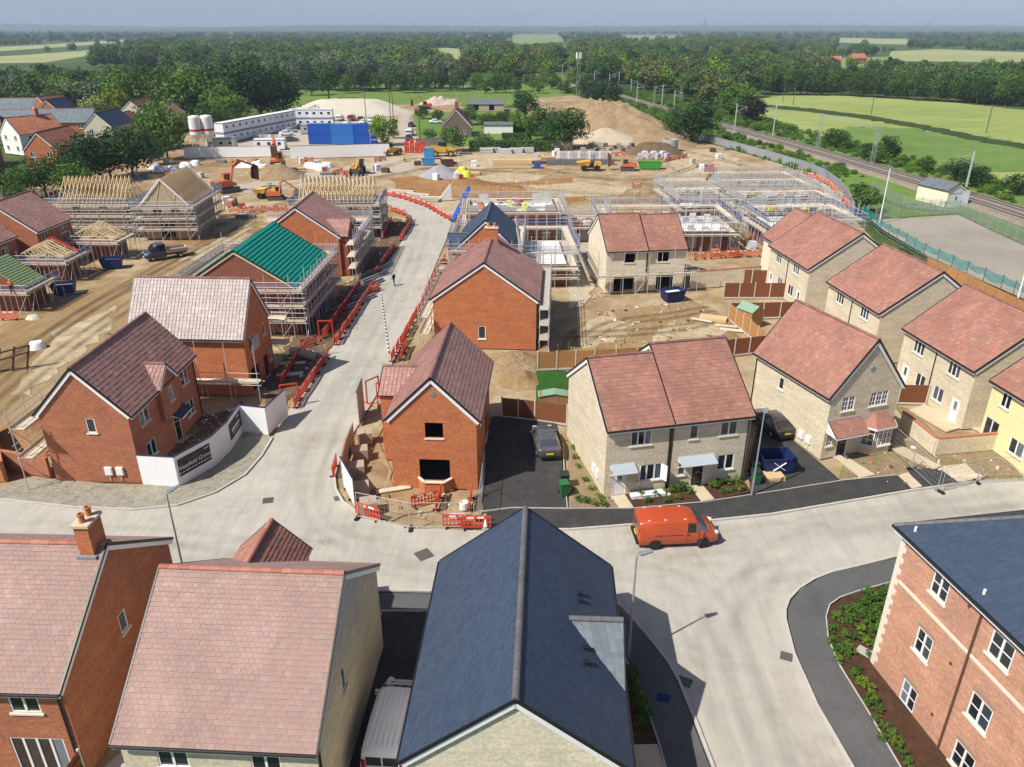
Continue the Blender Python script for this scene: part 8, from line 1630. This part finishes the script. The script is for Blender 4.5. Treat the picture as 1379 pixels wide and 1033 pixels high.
def hedge(label, px, w, h, mat='leaf_hedge', seed=3):
    p = world_pts(px); root = thing('hedge', label, 'hedge', (p[0].x, p[0].y, -.1)); o = p[0]
    for a, b in zip(p, p[1:]):
        d = b - a; L = d.length; ang = math.atan2(d.y, d.x); n = int(L*w*26 + L*h*40); r = np.random.default_rng(seed); P = np.stack([r.uniform(0, L, n), r.uniform(-w/2, w/2, n), r.uniform(0.05, h, n)], 1); f = r.integers(0, 3, n); P[f == 0, 2] = h*r.uniform(.92, 1.04, (f == 0).sum()); P[f == 1, 1] = -w/2*r.uniform(.92, 1.06, (f == 1).sum()); N = r.normal(size=(n, 3))*.6; N[f == 0, 2] += 1; N[f == 1, 1] -= 1; N /= np.linalg.norm(N, axis=1)[:, None]; T = np.cross(N, r.normal(size=(n, 3))); T /= np.linalg.norm(T, axis=1)[:, None]; B = np.cross(N, T); s = r.uniform(.12, .26, (n, 1)); V = np.stack([P - T*s, P - B*s, P + T*s, P + B*s], 1).reshape(-1, 3); mb = MB(); mb.v = [tuple(x) for x in V]; mb.f = [(4*i, 4*i+1, 4*i+2, 4*i+3) for i in range(n)]; mb.mi = [0]*n; q = a - o; mb.build('foliage', mat, root, (q.x, q.y, 0), ang); MB().box(0, L, -w*.35, w*.35, 0, h*.88).build('stems', 'bark', root, (q.x, q.y, 0), ang)
hedge('tall clipped green hedge before the old cottage', [(632,203),(690,203),(742,203)], 2.2, 2.6); hedge('dark clipped hedge in the middle of the cottage garden', [(676,190),(716,190)], 1.6, 2.2); hedge('far clipped hedge in the cottage garden', [(682,178),(714,178)], 1.6, 2.0); hedge('low hedge behind the cottage lawn', [(650,163),(700,161)], 1.8, 1.8)
SH = [foliage(50 + i, .42, .42, .34, 16, 34, .038, 'leaf_shrub' if i % 3 else 'leaf_bright', .26, name='shrub') for i in range(4)]
def shrub(label, px, py, s, group, z=.07):
    s *= .82; p = survey(px, py, z); o = obj('shrub', SH[rng.randrange(4)], None, (p.x, p.y, z), rng.uniform(0, 6.28)); o.scale = (s, s, s*rng.uniform(.8, 1.1)); tag(o, label, 'shrub', group)
bed = [(1213,1033),(1167,954),(1133,899),(1119,862),(1117,834),(1122,820),(1160,802),(1200,792),(1178,880),(1160,925),(1235,1033)]; k = 0
for px, py, s in ((1180,806,1.5),(1190,800,1.4),(1170,812,1.5),(1160,818,1.3),(1196,812,1.5),(1186,820,1.5),(1174,826,1.5),(1162,830,1.3),(1150,824,1.2),(1138,822,1.1),(1126,832,1.1),(1135,840,1.0),(1146,842,1.2),(1158,850,1.2),(1170,842,1.4),(1182,838,1.5),(1186,850,1.3),(1176,858,1.2),(1164,866,1.0),(1150,860,1.0),(1136,858,1.1),(1122,850,1.1),(1120,866,1.0),(1132,876,1.0),(1144,880,.9),(1128,890,1.0),(1142,872,.9),(1142,886,.8),(1156,904,.9),(1148,910,.9),(1158,922,1.1),(1168,930,1.1),(1174,944,1.0),(1182,958,1.0),(1170,948,1.1),(1178,970,.8),(1190,982,.9),(1200,990,.9),(1206,1004,1.0),(1214,1016,.9),(1222,1030,1.0),(1186,996,.8),(1172,884,.9),(1144,832,1.1),(1180,870,1.1),(1126,878,.9),(1168,800,1.3),(1204,798,1.5)): shrub('low green shrub in the mulch bed beside the flats', px, py, s, 'shrubs in the flats bed')
for px, py, s in ((850,905,1.2),(853,918,1.2),(856,932,1.3),(862,944,1.3),(866,956,1.3),(869,968,1.2),(862,975,1.1),(858,950,1.1)): shrub('green shrub in the shaded bed beside the slate house', px, py, s, 'shrubs in the shaded bed')
for px, py, s in ((772,604,.8),(774,618,.9),(778,630,.8),(788,648,.9),(797,660,.9),(806,672,1.0),(779,676,1.1),(790,677,1.0),(800,680,1.0),(812,681,1.1),(770,662,.9)): shrub('small shrub in the soil strip beside the cream gable', px, py, s, 'shrubs beside the cream gable')
for px, py, s in ((862,668,1.0),(872,676,1.1),(884,668,1.0),(895,664,1.0),(908,662,1.3),(920,660,1.3),(912,672,1.0),(898,676,.9),(930,664,1.0),(960,657,1.2),(970,652,1.2),(982,651,1.1),(992,650,1.2),(975,664,1.0),(996,660,1.0),(986,662,.9)): shrub('small green shrub in the front beds of the cream pair', px, py, s, 'shrubs before the cream pair')
# loose stones, brick ends and offcuts over the dirt
dc = bpy.data.collections.new('debris')
for i, (d, m) in enumerate((((.22, .16, .08), 'slab_white'), ((.21, .1, .07), 'brick_pack'), ((.5, .09, .05), 'board'), ((.2, .18, .12), 'dirt_dark'), ((.16, .14, .1), 'sand_pale'), ((.3, .2, .14), 'spoil'))): dc.objects.link(bpy.data.objects.new('debris_piece', MB().cbox((0, 0, d[2]*.3), d, .3*i, .2, .15).mesh('debris_piece', m)))
db = []
for px, n in (([(60,560),(150,420),(330,300),(420,262),(520,235),(760,215),(930,205),(1000,225),(960,262),(800,262),(560,262),(330,330),(200,430),(60,620)], 5200), ([(756,475),(770,440),(820,412),(940,404),(985,432),(1000,455),(880,470)], 700), ([(475,680),(470,640),(505,590),(530,660),(650,665),(650,692),(580,700)], 420), ([(380,490),(440,410),(505,315),(540,300),(520,352),(448,460),(390,545)], 900), ([(205,640),(275,560),(330,540),(372,555),(270,610)], 350), ([(1120,640),(1200,600),(1379,610),(1379,644),(1230,656)], 300), ([(757,330),(800,322),(815,400),(770,430)], 420)):
    P = SP(px); xs = [q[0] for q in P]; ys = [q[1] for q in P]; k = 0; r5 = random.Random(n)
    while k < n:
        x = r5.uniform(min(xs), max(xs)); y = r5.uniform(min(ys), max(ys)); k += 1
        if poly_in(x, y, P): f = r5.random(); db.append((x, y, -.03, .3 + 1.3*f**6, 1.))
scatter('debris', 'loose stones and brick ends strewn over the dirt', db, dc, 6)
# ------------------------------------------------------------------ hills on the skyline, and the air
vs_ = []; fs = []; nx, ny = 120, 10
for j in range(ny + 1):
    for i in range(nx + 1):
        x = -9000 + 18000*i/nx; y = 4600 + 4300*j/ny; t = j/ny; z = -.6 + (math.sin(min(1, t*1.25)*math.pi/2)**1.2)*(52 + 26*noise.noise(Vector((x*.0005, y*.0006, 2.))) + 9*noise.noise(Vector((x*.003, y*.003, 4.))))*(1 if j else 0); vs_.append((x, y, z))
for j in range(ny):
    for i in range(nx): fs.append((j*(nx+1) + i, j*(nx+1) + i + 1, (j+1)*(nx+1) + i + 1, (j+1)*(nx+1) + i))
structure('hills', MB().add(vs_, fs), 'hill', smooth=True)
def haze_mat(n):
    t = NT(n); t.n.remove(t.p); v = t.new('VolumePrincipled'); v.inputs['Color'].default_value = (.66, .80, 1.0, 1); v.inputs['Density'].default_value = HAZE; v.inputs['Anisotropy'].default_value = 0; t.link(v.outputs[0], t.out.inputs['Volume']); return t.m
HAZE = .00014; _SPEC['haze'] = haze_mat
o = MB().box(-9050, 9050, -350, 9050, -1.6, 130).build('haze', 'haze'); o['kind'] = 'stuff'; o['label'] = 'thin blue summer haze over the countryside'
